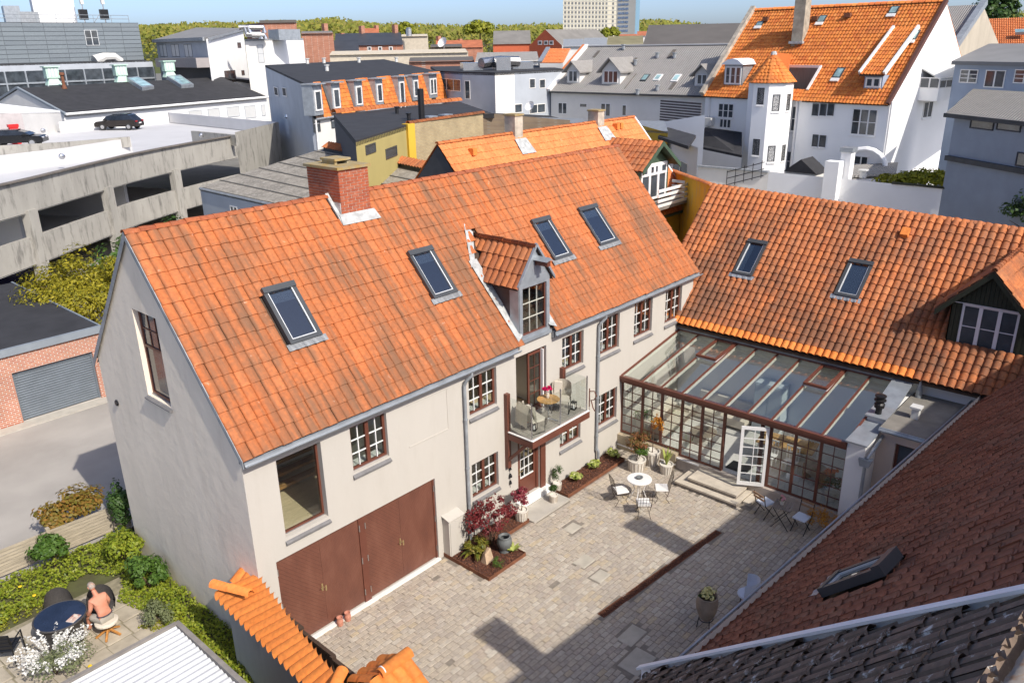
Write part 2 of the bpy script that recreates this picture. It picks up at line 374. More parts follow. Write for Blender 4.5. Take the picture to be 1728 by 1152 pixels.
def skylight(parent,A,B,C_,D,frame_mat='skylight_frame',flash='lead',blind_or_reflection=True,name='roof_window',gm='roof_glass',pale=0):
    """roof window on a slope: A top-left, B top-right, C bottom-right, D bottom-left"""
    A,B,C_,D=[np.array(p,float) for p in (A,B,C_,D)]; x=unit((B-A)+(C_-D)); dn=((D-A)+(C_-B))/2; L=np.linalg.norm(dn); y=unit(-dn); n=unit(np.cross(x,y)); W=np.linalg.norm((B-A)+(C_-D))/2; M=frame(((A+B+C_+D)/4)-x*W/2-y*L/2+n*.05,x,y,n)
    m=MB(); f=.1; h0,h1=-.05,.1
    m.box(0,W,0,f,h0,h1).box(0,W,L-f*1.5,L,h0,h1+.03).box(0,f,f,L-f*1.5,h0,h1-.01).box(W-f,W,f,L-f*1.5,h0,h1-.01)
    o=ob(name,m,frame_mat,parent,M=M)
    ob('pane',MB().box(f,W-f,f,L-f*1.5,.03,.04),gm,o)
    i=MB(); w=.03
    i.box(f,f+w,f,L-f*1.5,.041,.07).box(W-f-w,W-f,f,L-f*1.5,.041,.07).box(f+w,W-f-w,f,f+w,.041,.07)
    ob('sash',i,'skylight_sash',o)
    ob('lining',MB().box(f,W-f,f,L-f*1.5,-.02,.0),'room_dark',o)
    if pale: ob('blind_or_reflection',MB().box(f+.02,f+.02+(W-2*f-.04)*pale,f+.02,L-f*1.5-.02,.004,.012),'white_paint',o)  # pale variant: white sheet painting the sky's reflection on the glass
    elif blind_or_reflection: ob('blind_or_reflection',MB().box(f+.02,W-f-.02,L-f*1.5-.28,L-f*1.5-.01,.004,.012),'white_paint',o)
    # apron below
    a=MB(); k=14; us=np.linspace(-.1,W+.1,k)
    vs=[(u,.02,.05) for u in us]+[(u,-.15,.056+.014*math.sin(u*2*math.pi/.24)) for u in us]; a.add(vs,[(i,k+i,k+i+1,i+1) for i in range(k-1)])
    ob('apron_flashing',a,flash,o)
    return o
# ================================================================ materials in use
plaster('cream_plaster',(.51,.48,.43),.05,.9,dirt=(.42,.385,.33),dirt_amt=.3,bmp=.12)  # front plaster, darkened to offset the direct sun
plaster('gable_plaster_fill_light',(.86,.76,.63),.10,.7,dirt=(.62,.54,.45),dirt_amt=.45,bmp=.5,scl=(1,1,.5),bscale=2.6)  # lighter and warmer than the front: fill light on the shaded side painted in
plaster('white_plaster',(.80,.80,.78),.05,.8,dirt=(.6,.6,.58),dirt_amt=.12,bmp=.1)
plaster('inner_wall',(.74,.72,.68),.03,1,bmp=.02)
plain('brown_paint',(.135,.045,.028),.45,var=.12,scale=3,bmp=.05)
plain('cream_bar',(.62,.60,.52),.5,var=.05); plain('white_paint',(.78,.77,.75),.4,var=.04)
plain('sill_slate',(.17,.165,.165),.55,var=.15,scale=6)
plain('zinc',(.32,.35,.38),.42,metal=.35,var=.16,scale=3,bmp=.05)
plain('zinc_dull',(.30,.32,.34),.6,metal=.2,var=.2,scale=4,bmp=.1)
plain('lead',(.22,.23,.24),.6,metal=.15,var=.25,scale=6,bmp=.2)
plain('lead_pale',(.42,.43,.42),.6,metal=.1,var=.3,scale=5,bmp=.3)
plain('skylight_frame',(.07,.075,.08),.4,metal=.2,var=.1)
plain('skylight_sash',(.62,.64,.65),.4,var=.05)
plain('room_dark',(.03,.03,.035),.8,var=.2)
plain('steel',(.55,.55,.55),.25,metal=.9,var=.05)
plain('black_metal',(.02,.02,.022),.45,metal=.4,var=.1)
plain('wood_floor',(.42,.30,.18),.5,var=.2,scale=3,scl=(1,8,1),bmp=.05)
plain('wood_warm',(.36,.19,.07),.5,var=.25,scale=4,scl=(1,6,1))
plain('wood_dark',(.06,.035,.022),.7,var=.3,scale=4,scl=(6,6,.7),bmp=.3)
plain('brass',(.6,.48,.25),.3,metal=.8,var=.05)
glass('clear_glass',(.9,.93,.91),.07)
glass('roof_glass',(.45,.5,.55),.22)
glass('conservatory_glass',(.95,.97,.96),.09)
glass('balcony_glass',(.93,.95,.94),.04)
darkglass()
tilemat('tile_main',[(.44,.132,.042),(.49,.155,.052),(.46,.142,.046),(.52,.172,.062)],stain=(.19,.10,.055),stain_amt=.5,stain_scale=.7,lichen=(.60,.50,.40),lich_amt=.45,lich_at=.64,grad=(5.2,8.6,.09),streak=((.17,.095,.055),.82))
tilemat('tile_ridge',[(.50,.15,.06),(.56,.18,.075),(.44,.13,.06)],stain=(.16,.10,.06),stain_amt=.5,stain_scale=1.5,lichen=(.55,.46,.36))
tilemat('tile_wing',[(.46,.15,.05),(.54,.18,.06),(.40,.125,.045),(.57,.21,.08)],stain=(.13,.065,.038),stain_amt=.8,stain_scale=.7,lichen=(.42,.33,.25),lich_amt=.35,grad=(3.9,7.8,.13),streak=((.16,.08,.05),.6),streak_scl=(.35,4.2,.35))
tilemat('tile_new',[(.72,.22,.045),(.76,.25,.055),(.69,.20,.045)],stain=(.4,.14,.05),stain_amt=.25)
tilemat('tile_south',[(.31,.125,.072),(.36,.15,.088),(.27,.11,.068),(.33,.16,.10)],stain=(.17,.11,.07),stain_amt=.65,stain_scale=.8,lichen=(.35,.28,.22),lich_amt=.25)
tilemat('tile_old_dark',[(.16,.12,.095),(.20,.145,.11),(.13,.105,.088)],stain=(.085,.078,.058),stain_amt=.7,stain_scale=1.4,lichen=(.55,.56,.54),lich_amt=.95,lich_at=.585)
def garage_door_mat():
    m,t,b=nodes('garage_boards'); g=t.nodes.new('ShaderNodeNewGeometry'); s=t.nodes.new('ShaderNodeSeparateXYZ'); t.links.new(g.outputs['Position'],s.inputs[0])
    x=math_(t,'ABSOLUTE',math_(t,'SUBTRACT',math_(t,'MODULO',math_(t,'ADD',s.outputs[0],.78),1.22*2),1.22)); d=math_(t,'ADD',x,s.outputs[2])
    w=math_(t,'FRACT',math_(t,'MULTIPLY',d,1/.115)); e=ramp(t,[(.0,(0,0,0)),(.08,(1,1,1)),(.92,(1,1,1)),(1,(0,0,0))]); t.links.new(w,e.inputs[0])
    r=ramp(t,[(.25,(.115,.043,.028)),(.5,(.15,.056,.035)),(.75,(.19,.078,.05))]); t.links.new(noise(t,posn(t,(1,1,.4)),2.5,7,.65),r.inputs[0]); t.links.new(mixc(t,.35,r.outputs[0],mixc(t,1.0,r.outputs[0],e.outputs[0],'MULTIPLY')),b.inputs['Base Color'])
    b.inputs['Roughness'].default_value=.55; bump(t,b,e.outputs[0],.5,.008); MATS['garage_boards']=m
garage_door_mat()
# ================================================================ main house
EV=V(0,-.2,5.42); RD=V(0,3.62,9.75); XL=18.75   # eave edge, ridge (Y,Z), length
SLOPE=(RD[2]-EV[2])/(RD[1]-EV[1])
def roofz(y): return EV[2]+(y-EV[1])*SLOPE if y<=RD[1] else RD[2]-(y-RD[1])*SLOPE
house=wthing('town_house','long cream plastered town house with orange tiled roof, brown garage doors and balcony','house',(9.4,3.4,0))
FN=(0,-1,0)
uw=[(2.80,3.86,1.11,1.20,2,2,3),(6.78,3.86,1.11,1.16,2,2,3),(10.87,3.86,1.09,1.14,2,2,3),(12.83,3.82,1.12,1.24,2,2,3),(14.84,3.84,1.13,1.27,2,2,3),(16.83,3.84,1.13,1.25,2,2,3)]
lw=[(6.78,1.24,1.10,1.12,2,2,3),(10.77,1.22,1.09,1.14,2,2,3),(12.83,1.2,1.10,1.18,2,2,3)]
bigw=(.80,3.05,1.17,1.98); frd=(8.72,2.98,1.38,2.04); ldoor=(8.74,.30,1.02,1.98); gar=(.47,.03,4.9,2.54)
holes=[rect((x,0,z),FN,w,h) for x,z,w,h,*_ in uw+lw]+[rect((b[0],0,b[1]),FN,b[2],b[3]) for b in (bigw,frd,ldoor,gar)]
zt=roofz(0)-.06
mb=MB().face([(0,0,-.3),(XL,0,-.3),(XL,0,zt),(0,0,zt)],holes,FN,.2)
ob('front_wall',mb,'cream_plaster',house)
# niche panel (shallow closed recess) as a raised border
nb=MB(); nx0,nx1,nz0,nz1=4.58,5.95,3.84,5.0
nb.box(nx0-.012,nx1+.012,-.012,.0,nz1,nz1+.012).box(nx1,nx1+.012,-.012,.0,nz0,nz1).box(nx0,nx1,-.014,0,nz0-.03,nz0)
ob('blind_niche',nb,'cream_plaster',house)
yb=6.85; zb=roofz(yb)
gp=[(0,0,-.3),(0,yb,-.3),(0,yb,zb-.06),(0,RD[1],RD[2]-.06),(0,0,zt)]
gwin=rect((0,4.1,5.72),(-1,0,0),1.18,2.18)
ob('gable_wall',MB().face(gp,[gwin],(-1,0,0),.16),'gable_plaster_fill_light',house)
ob('far_gable_wall',MB().face([(XL,p[1],p[2]) for p in gp],[],(1,0,0)),'gable_plaster_fill_light',house)
ob('rear_wall',MB().quad((XL,yb,-.3),(0,yb,-.3),(0,yb,zb-.06),(XL,yb,zb-.06)),'gable_plaster_fill_light',house)
# inside: floors, partition, roof boarding
ob('ground_floor',MB().box(.25,XL-.2,.22,yb-.2,-.05,.12),'wood_floor',house)
ob('upper_floor',MB().box(.25,XL-.2,.22,yb-.2,2.62,2.78),plain('pale_boards',(.66,.52,.34),.5,var=.12,scale=3,scl=(1,8,1)),house)
ob('attic_floor',MB().box(.25,XL-.2,.22,yb-.2,5.28,5.36),'wood_floor',house)
ob('inner_partition',MB().box(.25,XL-.2,3.4,3.5,.12,2.6).box(.25,XL-.2,3.4,3.5,2.79,5.27).box(3.95,4.05,.22,3.4,2.79,5.27).box(6.2,6.3,.22,3.4,.12,5.27).box(10.4,10.5,.22,3.4,2.79,5.27),'inner_wall',house)
ob('roof_boarding',MB().quad((.02,EV[1]+.15,roofz(EV[1]+.15)-.07),(XL-.02,EV[1]+.15,roofz(EV[1]+.15)-.07),(XL-.02,RD[1],RD[2]-.07),(.02,RD[1],RD[2]-.07)).quad((.02,RD[1],RD[2]-.07),(XL-.02,RD[1],RD[2]-.07),(XL-.02,yb+.2,roofz(yb+.2)-.07),(.02,yb+.2,roofz(yb+.2)-.07)),'wood_dark',house)
for x,z,w,h,s,c,r in uw+lw: window(house,(x,0,z),FN,w,h,s,c,r)
# white inner sills behind the small windows
for k,(x,z,w,h,*_) in enumerate(uw+lw):
    ob('window_board',MB().box(x,x+w,.21,.5,z-.02,z+.02),'white_paint',house)
# large fixed window with open view of the loft
w=window(house,(bigw[0],0,bigw[1]),FN,bigw[2],bigw[3],1,1,1,recess=.16,fw=.05,sillh=.16,name='large_window')
st=MB()
for i in range(7): st.box(.9,3.4,2.0+i*.2,2.24+i*.2,3.0+i*.24,3.08+i*.24)
ob('loft_stair',st,'wood_warm',house)
# gable window
gw=MB().box(.12,.18,2.92,4.1,5.72,5.79).box(.12,.18,2.92,4.1,7.83,7.9).box(.12,.18,2.92,2.98,5.79,7.83).box(.12,.18,4.04,4.1,5.79,7.83).box(.12,.19,2.98,4.04,6.94,7.0)
g_=ob('gable_window',gw,'brown_paint',house)
ob('pane',MB().box(.15,.156,2.98,4.04,5.79,6.94).box(.15,.156,2.98,4.04,7.0,7.83),'window_glass_far',g_)
gb=MB()
for yy in (3.33,3.69): gb.box(.13,.15,yy-.012,yy+.012,7.0,7.83)
gb.box(.13,.15,2.98,4.04,7.4,7.425); ob('glazing_bar',gb,'brown_paint',g_)
ob('sill',MB().prism([(.12,2.88,5.735),(-.08,2.88,5.66),(-.08,2.88,5.63),(.12,2.88,5.63)],(0,1.26,0)),'sill_slate',g_)
ob('wall_vent',MB().lathe([(.07,0),(.09,.02),(.07,.05)],n=10).xf(frame((0,6.15,4.9),(0,1,0),(0,0,1),(-1,0,0))),'black_metal',house)
# garage doors: two pairs, centre post
def leaf(x0,x1):
    return MB().box(x0,x1,.07,.12,.07,2.55)
gx0,gx1=gar[0],gar[0]+gar[2]; gm_=(gx0+gx1)/2
gf=MB().box(gx0,gx0+.05,.05,.13,.03,2.57).box(gx1-.05,gx1,.05,.13,.03,2.57).box(gx0+.05,gx1-.05,.05,.13,2.51,2.57).box(gm_-.1,gm_+.1,.045,.13,.03,2.51)
gd=ob('garage_door',gf,'brown_paint',house)
for a,b in ((gx0+.055,(gx0+gm_)/2-.03),((gx0+gm_)/2-.026,gm_-.105),(gm_+.105,(gm_+gx1)/2-.002),((gm_+gx1)/2+.002,gx1-.055)):
    l=ob('door_leaf',leaf(a,b),'garage_boards',gd)
for xc in ((gx0+gm_)/2-.03,(gm_+gx1)/2): ob('handle',MB().box(xc-.07,xc-.03,.055,.07,1.1,1.3).tube([(xc-.05,.02,1.25),(xc-.05,-.02,1.24),(xc-.15,-.02,1.24)],.012,6).box(xc+.03,xc+.07,.055,.07,1.05,1.2),'brass',gd)
for xx in (gx0+.03,gm_-.09,gm_+.09,gx1-.03):
    for zz in (.35,1.3,2.25): ob('hinge',MB().box(xx-.012,xx+.012,.03,.05,zz-.09,zz+.09),'steel',gd)
ob('threshold',MB().box(gx0-.02,gx1+.02,-.07,.05,-.02,.035),'white_paint',house)
# french door on the balcony: one leaf open inwards, one glazed
x0,z0,W,H=frd
fd=ob('balcony_door',MB().box(x0,x0+.07,.1,.18,z0,z0+H).box(x0+W-.1,x0+W,.1,.18,z0,z0+H).box(x0+.07,x0+W-.1,.1,.18,z0+H-.07,z0+H).box(x0+.07,x0+W-.1,.09,.18,z0,z0+.05),'brown_paint',house)
lf=MB().box(0,.62,-.025,.025,0,.12).box(0,.62,-.025,.025,1.8,1.9).box(0,.07,-.025,.025,.12,1.8).box(.55,.62,-.025,.025,.12,1.8).box(.30,.32,-.012,.012,.12,1.8)
for zz in (.54,.96,1.38): lf.box(.07,.55,-.01,.01,zz-.012,zz+.012)
o=ob('door_leaf',lf,'brown_paint',fd,M=frame((x0+W-.72,.14,z0+.05),(1,0,0),(0,1,0),(0,0,1))); ob('pane',MB().box(.07,.55,-.003,.003,.12,1.8),'clear_glass',o)
ca,sa=math.cos(rad(78)),math.sin(rad(78))
o=ob('door_leaf',lf,'brown_paint',fd,M=frame((x0+.08,.2,z0+.05),(ca,sa,0),(-sa,ca,0),(0,0,1))); ob('pane',MB().box(.07,.55,-.003,.003,.12,1.8),'clear_glass',o)
ob('curtain_edge',MB().box(x0+W-.14,x0+W-.1,.02,.13,z0+.06,z0+H-.1),'white_paint',fd)
# lower door
x0,z0,W,H=ldoor
dr=ob('front_door',MB().box(x0,x0+.09,.06,.16,z0,z0+H).box(x0+W-.09,x0+W,.06,.16,z0,z0+H).box(x0+.09,x0+W-.09,.06,.16,z0+H-.09,z0+H).box(x0+.09,x0+W-.09,.1,.15,z0,z0+.62).box(x0+.09,x0+.2,.09,.15,z0+.62,z0+H-.09).box(x0+W-.2,x0+W-.09,.09,.15,z0+.62,z0+H-.09).box(x0+.16,x0+W-.16,.085,.1,z0+.08,z0+.55),'brown_paint',house)
gb=MB()
for c in (1,2): gb.box(x0+.2+(W-.4)*c/3-.013,x0+.2+(W-.4)*c/3+.013,.1,.14,z0+.62,z0+H-.09)
for r in (1,2,3): gb.box(x0+.2,x0+W-.2,.103,.137,z0+.62+1.27*r/4-.013,z0+.62+1.27*r/4+.013)
gb.box(x0+.2,x0+W-.2,.09,.137,z0+.62,z0+.65).box(x0+.2,x0+.225,.095,.137,z0+.65,z0+H-.09)
ob('glazing_bar',gb,'white_paint',dr); ob('pane',MB().box(x0+.2,x0+W-.2,.118,.124,z0+.62,z0+H-.09),'clear_glass',dr)
ob('door_handle',MB().tube([(x0+.15,.09,z0+.9),(x0+.15,.04,z0+.9),(x0+.27,.04,z0+.9)],.014,6).box(x0+.13,x0+.17,.08,.09,z0+.78,z0+1.0),'brass',dr)
ob('door_pilaster',MB().box(x0+W+.005,x0+W+.24,-.05,.1,.25,2.55),'brown_paint',house)
ob('door_step',MB().box(8.6,10.1,-.16,.05,.05,.29),'white_plaster',house)
# gutters, downpipes
def gutter(x0,x1,parent):
    m=MB(); n=7; r=.075; yc,zc=EV[1]-.05,EV[2]-.06; vs=[]
    for x in (x0,x1):
        for i in range(n): a=math.pi+math.pi*i/(n-1); vs.append((x,yc+r*math.cos(a),zc+r*math.sin(a)))
    m.add(vs,[(i,n+i,n+i+1,i+1) for i in range(n-1)]); m.tube([(x0,yc-r,zc+.0),(x1,yc-r,zc+.0)],.014,6)
    m.box(x0,x1,yc+r,yc+r+.02,zc-.12,zc+.05)
    return ob('gutter',m,'zinc',parent,smooth=False)
gutter(-.02,8.62,house); gutter(10.33,XL+.1,house)
ob('eave_board',MB().box(0,8.62,-.1,-.002,5.2,5.42).box(10.33,XL,-.1,-.002,5.2,5.42),'zinc_dull',house)
for x in (6.55,12.68):
    yc,zc=EV[1]-.05,EV[2]-.06
    dp=MB().tube([(x+.12,yc,zc-.06),(x+.12,yc,zc-.16),(x+.02,yc+.12,zc-.32),(x,-.08,zc-.45),(x,-.08,.05 if x<10 else .45)],.045,8)
    if x>10: dp.tube([(x,-.08,.5),(x+.05,-.12,.4),(x+.05,-.12,0)],.05,8)
    for zz in (1.0,2.4,3.9): dp.tube([(x,-.08,zz-.02),(x,-.08,zz+.02)],.06,8)
    ob('downpipe',dp,'zinc_dull',house,smooth=False)
# ---- roof tiles, ridge, verge
NC,NR=78,15
def in_main(a,b):
    x=a*XL; y=EV[1]+b*(RD[1]-EV[1])
    if 8.82<x<10.24 and y<.45: return False
    if 8.78<x<10.28:   # under the dormer
        if abs(x-9.52)<.8 and y<1.75: return False
    if 8.78<x<10.28 and y<2.35-abs(x-9.52)*1.2: return False
    for (xa,xb) in ((2.24,3.04),(6.76,7.54),(11.92,12.76),(14.36,15.34)):
        if xa<x<xb and .98<y<2.2: return False
    if 5.4<x<6.42 and y>3.05: return False
    return True
pt=pantile(.052,'flat',7,1.12,.018,.032)
rf=ob('roof',MB().box(-.04,-.005,-.0,.02,5.3,5.4),'zinc_dull',house)
WORLDP.add(rf.name) if False else None
roof_tiles(rf,(-.06,EV[1],EV[2]),(XL+.02,EV[1],EV[2]),(-.06,RD[1],RD[2]),(XL+.02,RD[1],RD[2]),NC,NR,pt,'tile_main',in_main,seed=5)
roof_tiles(house,(XL+.02,yb+.2,roofz(yb+.2)),(-.06,yb+.2,roofz(yb+.2)),(XL+.02,RD[1],RD[2]),(-.06,RD[1],RD[2]),60,10,pt,'tile_main',None,most=0,seed=6,name='rear_roof_tile')
ridge_tiles(rf,(-.08,RD[1],RD[2]-.01),(5.28,RD[1],RD[2]-.01),.115,.36,'tile_ridge',flat=.8)
ridge_tiles(rf,(6.5,RD[1],RD[2]-.01),(XL+.05,RD[1],RD[2]-.01),.115,.36,'tile_ridge',flat=.8,seed=9)
vb=MB()
for s,(ya,za,yb_,zb_) in enumerate(((EV[1],EV[2],RD[1],RD[2]),(RD[1],RD[2],yb+.2,roofz(yb+.2)))):
    vb.prism([(-.075,ya,za-.16),(-.075,yb_,zb_-.16),(-.075,yb_,zb_+.02),(-.075,ya,za+.02)],(.02,0,0))
ob('verge_board',vb,'zinc_dull',house)
# ---- roof windows
def mr(p): return onplane(p,(0,RD[1],RD[2]),(0,-SLOPE,1))
for xa,xb in ((2.19,3.07),(6.70,7.59),(11.87,12.78),(14.31,15.36)):
    y1,y0=2.2,1.19
    skylight(house,(xa,y1,roofz(y1)),(xb,y1,roofz(y1)),(xb,y0,roofz(y0)),(xa,y0,roofz(y0)),flash='lead')
# ---- chimney: each brick its own piece
ch=wthing('brick_chimney','square red brick chimney with mossy concrete cap on the long orange roof','chimney',(5.9,3.84,9.2))
MATS['brick_red']=tilemat('brick_red',[(.40,.10,.045),(.46,.125,.055),(.35,.085,.04),(.43,.14,.075)],stain=(.2,.08,.05),stain_amt=.35,rough=.85)
plain('mortar',(.62,.55,.46),.9,var=.1)
plain('mossy_concrete',(.30,.27,.18),.9,var=.3,scale=5,bmp=.5,c2=(.34,.22,.06))
cx0,cx1,cy0,cy1,cz0,cz1=5.42,6.40,3.14,4.55,8.5,10.48
ob('mortar_core',MB().box(cx0+.012,cx1-.012,cy0+.012,cy1-.012,cz0,cz1),'mortar',ch)
bk=[]; bh=.0765; L=.245
for r in range(int((cz1-9.12)/bh)):
    z=cz1-(r+1)*bh
    for face in range(2):
        tot=(cx1-cx0) if face==0 else (cy1-cy0); nb_=tot/L; off=0 if r%2==0 else -L/2; a=off
        while a<tot-1e-6:
            a0=max(a,0)+.008; a1=min(a+L,tot)-.008
            if a1-a0>.03:
                if face==0: bk.append(frame((cx0+a0,cy0,z+.006),(a1-a0,0,0),(0,.05,0),(0,0,bh-.012)))
                else: bk.append(frame((cx0,cy1-a0,z+.006),(0,-(a1-a0),0),(.05,0,0),(0,0,bh-.012)))
            a+=L
scatter(MB().box(0,1,0,1,0,1),bk,'brick','brick_red',ch,300)
cp=MB().box(cx0-.06,cx1+.06,cy0-.06,cy1+.06,cz1,cz1+.07)
ob('cap',cp,'mossy_concrete',ch)
ob('flue_cover',MB().box(cx0+.25,cx1-.2,cy0+.45,cy1-.3,cz1+.16,cz1+.22).box(cx0+.28,cx0+.36,cy0+.5,cy1-.35,cz1+.07,cz1+.16).box(cx1-.3,cx1-.24,cy0+.5,cy1-.35,cz1+.07,cz1+.16),'mossy_concrete',ch)
fl=MB(); zf=roofz(3.06)
fl.box(cx0-.03,cx1+.04,cy0-.03,cy0-.005,zf-.1,zf+.16)
fl.quad((cx0-.14,2.92,roofz(2.92)+.13),(cx1+.16,2.92,roofz(2.92)+.13),(cx1+.1,cy0-.01,roofz(cy0)+.13),(cx0-.08,cy0-.01,roofz(cy0)+.13))
fl.box(cx0-.03,cx0-.008,cy0,3.7,zf,roofz(3.4)+.12)
fl.prism([(cx0-.13,2.95,roofz(2.95)+.02),(cx0-.13,3.62,roofz(3.62)+.02),(cx0-.13,3.62,roofz(3.62)+.1),(cx0-.13,2.95,roofz(2.95)+.1)],(.1,0,0))
ob('flashing',fl,'lead_pale',ch)
# ---- dormer
dm=ob('dormer',MB().prism([(8.90,-.02,5.5),(10.16,-.02,5.5),(10.16,-.02,7.2),(9.53,-.02,8.05),(8.9,-.02,7.2),(8.9,-.02,5.5),(8.96,-.02,5.5),(8.96,-.02,7.18),(9.53,-.02,7.95),(10.1,-.02,7.18),(10.1,-.02,5.5)][4:5]+[(8.9,-.02,5.5),(8.96,-.02,5.5),(8.96,-.02,7.18),(9.53,-.02,7.95),(10.1,-.02,7.18),(10.1,-.02,5.5),(10.16,-.02,5.5),(10.16,-.02,7.2),(9.53,-.02,8.05)],(0,1.92,0)),'brown_cladding' if 'brown_cladding' in MATS else plain('brown_cladding',(.052,.03,.03),.5,var=.25,scale=3,metal=.1,bmp=.1),house)
AX,AZ_=9.53,8.12
fz=MB().face([(8.86,-.05,5.46),(10.2,-.05,5.46),(10.2,-.05,7.2),(AX,-.05,AZ_),(8.86,-.05,7.2)],[rect((9.0,-.05,5.6),FN,1.06,1.42)],FN,.06)
fz.box(8.84,8.99,-.03,.3,5.44,7.2).box(10.07,10.22,-.03,.3,5.44,7.2).box(8.84,10.22,-.12,-.05,5.42,5.52)
ob('gable_front',fz,'zinc',dm)
window(dm,(9.0,-.05,5.6),FN,1.06,1.42,1,3,3,bm='cream_bar',recess=.05,fw=.045,bw=.018,sill=None,name='dormer_window')
ob('dormer_room',MB().box(8.97,10.09,1.5,1.56,5.5,7.0),'inner_wall',dm)
ov=.26
def dside(s,nm,most):
    ex=AX+s*(.67+ov*.45); ez=7.2-ov*.55; yr=RD[1]-(RD[2]-AZ_)/SLOPE; ye=RD[1]-(RD[2]-ez)/SLOPE
    ob('roof_deck',MB().add([(ex,-.1,ez-.03),(AX,-.1,AZ_-.03),(AX,yr,AZ_-.03),(ex,ye,ez-.03)],[(0,1,2,3) if s<0 else (3,2,1,0)]),'wood_dark',dm)
    if s<0: roof_tiles(dm,(ex,yr+.0,ez),(ex,-.12,ez),(AX,yr+.1,AZ_),(AX,-.12,AZ_),10,3,pantile(.05,'roll',7,1.1,.018,.03),'tile_wing',lambda a,b:(yr-(a)*(yr+.12))<ye+(yr-ye)*b+.12,most=most,seed=21,name='dormer_tile')
    else: roof_tiles(dm,(ex,-.12,ez),(ex,yr,ez),(AX,-.12,AZ_),(AX,yr,AZ_),10,3,pantile(.05,'roll',7,1.1,.018,.03),'tile_wing',lambda a,b:a*(yr+.12)-.12<ye+(yr-ye)*b+.12,most=most,seed=22,name='dormer_tile')
    return ex,ez,yr,ye
ex,ez,yr,ye=dside(-1,'l',60); dside(1,'r',60)
ridge_tiles(dm,(AX,-.14,AZ_+.03),(AX,yr+.15,AZ_+.03),.09,.3,'tile_wing')
dz=MB()  # zinc barge strips and valley flashings
for s in (-1,1):
    e=AX+s*.80; dz.prism([(e,-.16,7.06),(AX,-.16,AZ_+.04),(AX,-.16,AZ_+.14),(e,-.16,7.16)],(0,.08,0))
ob('barge_trim',dz,'zinc',dm)
vf=MB()
vf.quad((8.66,-.18,roofz(-.18)+.125),(8.92,-.1,roofz(-.1)+.135),(8.92,1.65,roofz(1.65)+.135),(8.6,1.65,roofz(1.65)+.125))
vf.quad((8.55,1.5,roofz(1.5)+.13),(8.8,1.6,roofz(1.6)+.15),(AX-.08,yr+.1,roofz(yr)+.14),(AX-.3,yr+.25,roofz(yr+.25)+.13))
vf.quad((10.14,-.1,roofz(-.1)+.135),(10.4,-.18,roofz(-.18)+.125),(10.42,1.65,roofz(1.65)+.125),(10.14,1.65,roofz(1.65)+.135))
ob('valley_flashing',vf,'lead_pale',dm)
ob('hoist_beam',MB().box(AX+.02,AX+.16,-.5,-.05,7.62,7.76),'brown_paint',dm)
ob('hoist_cover',MB().prism([(AX-.06,-.55,7.77),(AX+.09,-.55,7.88),(AX+.24,-.55,7.77),(AX+.09,-.55,7.80)],(0,.52,0)),'zinc',dm)
# ---- balcony
bal=wthing('balcony','small timber balcony with glass panels above the front door','balcony',(9.5,-.5,2.9))
bx0,bx1,by=8.2,10.86,-1.02
MATS['deck_grey']=plain('deck_grey',(.30,.27,.235),.8,var=.2,scale=3,scl=(1,9,1),bmp=.1)
nb_=9; w_=(-.005-by)/nb_
scatter(MB().box(0,1,0,.92,0,1),[frame((bx0+.02,by+.0+i*w_,2.86),(bx1-bx0-.04,0,0),(0,w_,0),(0,0,.03)) for i in range(nb_)],'deck_board','deck_grey',bal)
ob('edge_beam',MB().box(bx0-.02,bx1+.02,by-.06,by-.003,2.66,2.88),'brown_paint',bal)
ob('edge_trim',MB().box(bx0-.02,bx1+.02,by-.065,by-.0,2.881,2.905).box(bx0-.025,bx0+.04,by,-.005,2.881,2.905),'white_paint',bal)
for x in (bx0-.015,bx1-.05): ob('side_beam',MB().box(x,x+.07,by,-.003,2.66,2.858),'brown_paint',bal)
for x in (9.2,9.9,10.3): ob('joist',MB().box(x,x+.1,by+.01,-.003,2.68,2.855),'brown_paint',bal)
for x in (bx0-.03,bx1-.12):
    ob('wall_post',MB().box(x,x+.14,-.13,-.003,1.7 if x<9 else 2.2,4.08),'brown_paint',bal)
    ob('brace',MB().bar((x+.06,-.1,1.95 if x<9 else 2.3),(x+.06,-.78,2.66),.09,.09),'brown_paint',bal)
for px_,py_ in ((bx0+.03,by+.02),(9.53,by+.02),(bx1-.04,by+.02)):
    ob('rail_post',MB().tube([(px_,py_,2.9),(px_,py_,4.05)],.022,8),'steel',bal)
for a,b in (((bx0+.07,by+.02),(9.48,by+.02)),((9.58,by+.02),(bx1-.08,by+.02)),((bx0+.03,-.16),(bx0+.03,by+.08)),((bx1-.04,-.16),(bx1-.04,by+.08))):
    ob('glass_panel',MB().bar((*a,3.48),(*b,3.48),.012,1.05),'balcony_glass',bal)
ob('floor_post',MB().box(9.0,9.12,-.12,-.003,2.2,2.66),'brown_paint',bal)
# ================================================================ wing with tiled roof behind the glass room
wing=wthing('wing_house','lower courtyard wing with weathered orange rolled tiles and two roof windows','house',(20.5,-4.5,0))
WE=V(17.66,0,3.66); WR0=V(22.2,1.3,8.03); WR1=V(22.2,-9.7,7.68)
def wingP(y,s):  # s 0 eave .. 1 ridge
    rz=8.03+(y-1.3)*(8.03-7.68)/11.0; return V(WE[0]+(22.2-WE[0])*s,y,WE[2]+(rz-WE[2])*s)
YA,YB=1.36,-13.2
ob('front_wall',MB().quad((18.05,YA,-.3),(18.05,YB,-.3),(18.05,YB,4.0),(18.05,YA,4.0)),'white_plaster',wing)
ob('fascia',MB().box(17.84,17.99,-8.2,-.01,3.36,3.62),'zinc_dull',wing)
ob('roof_deck',MB().quad(wingP(YB,.01)-V(0,0,.08),wingP(YA,.01)-V(0,0,.08),wingP(YA,1)-V(0,0,.08),wingP(YB,1)-V(0,0,.08)),'wood_dark',wing)
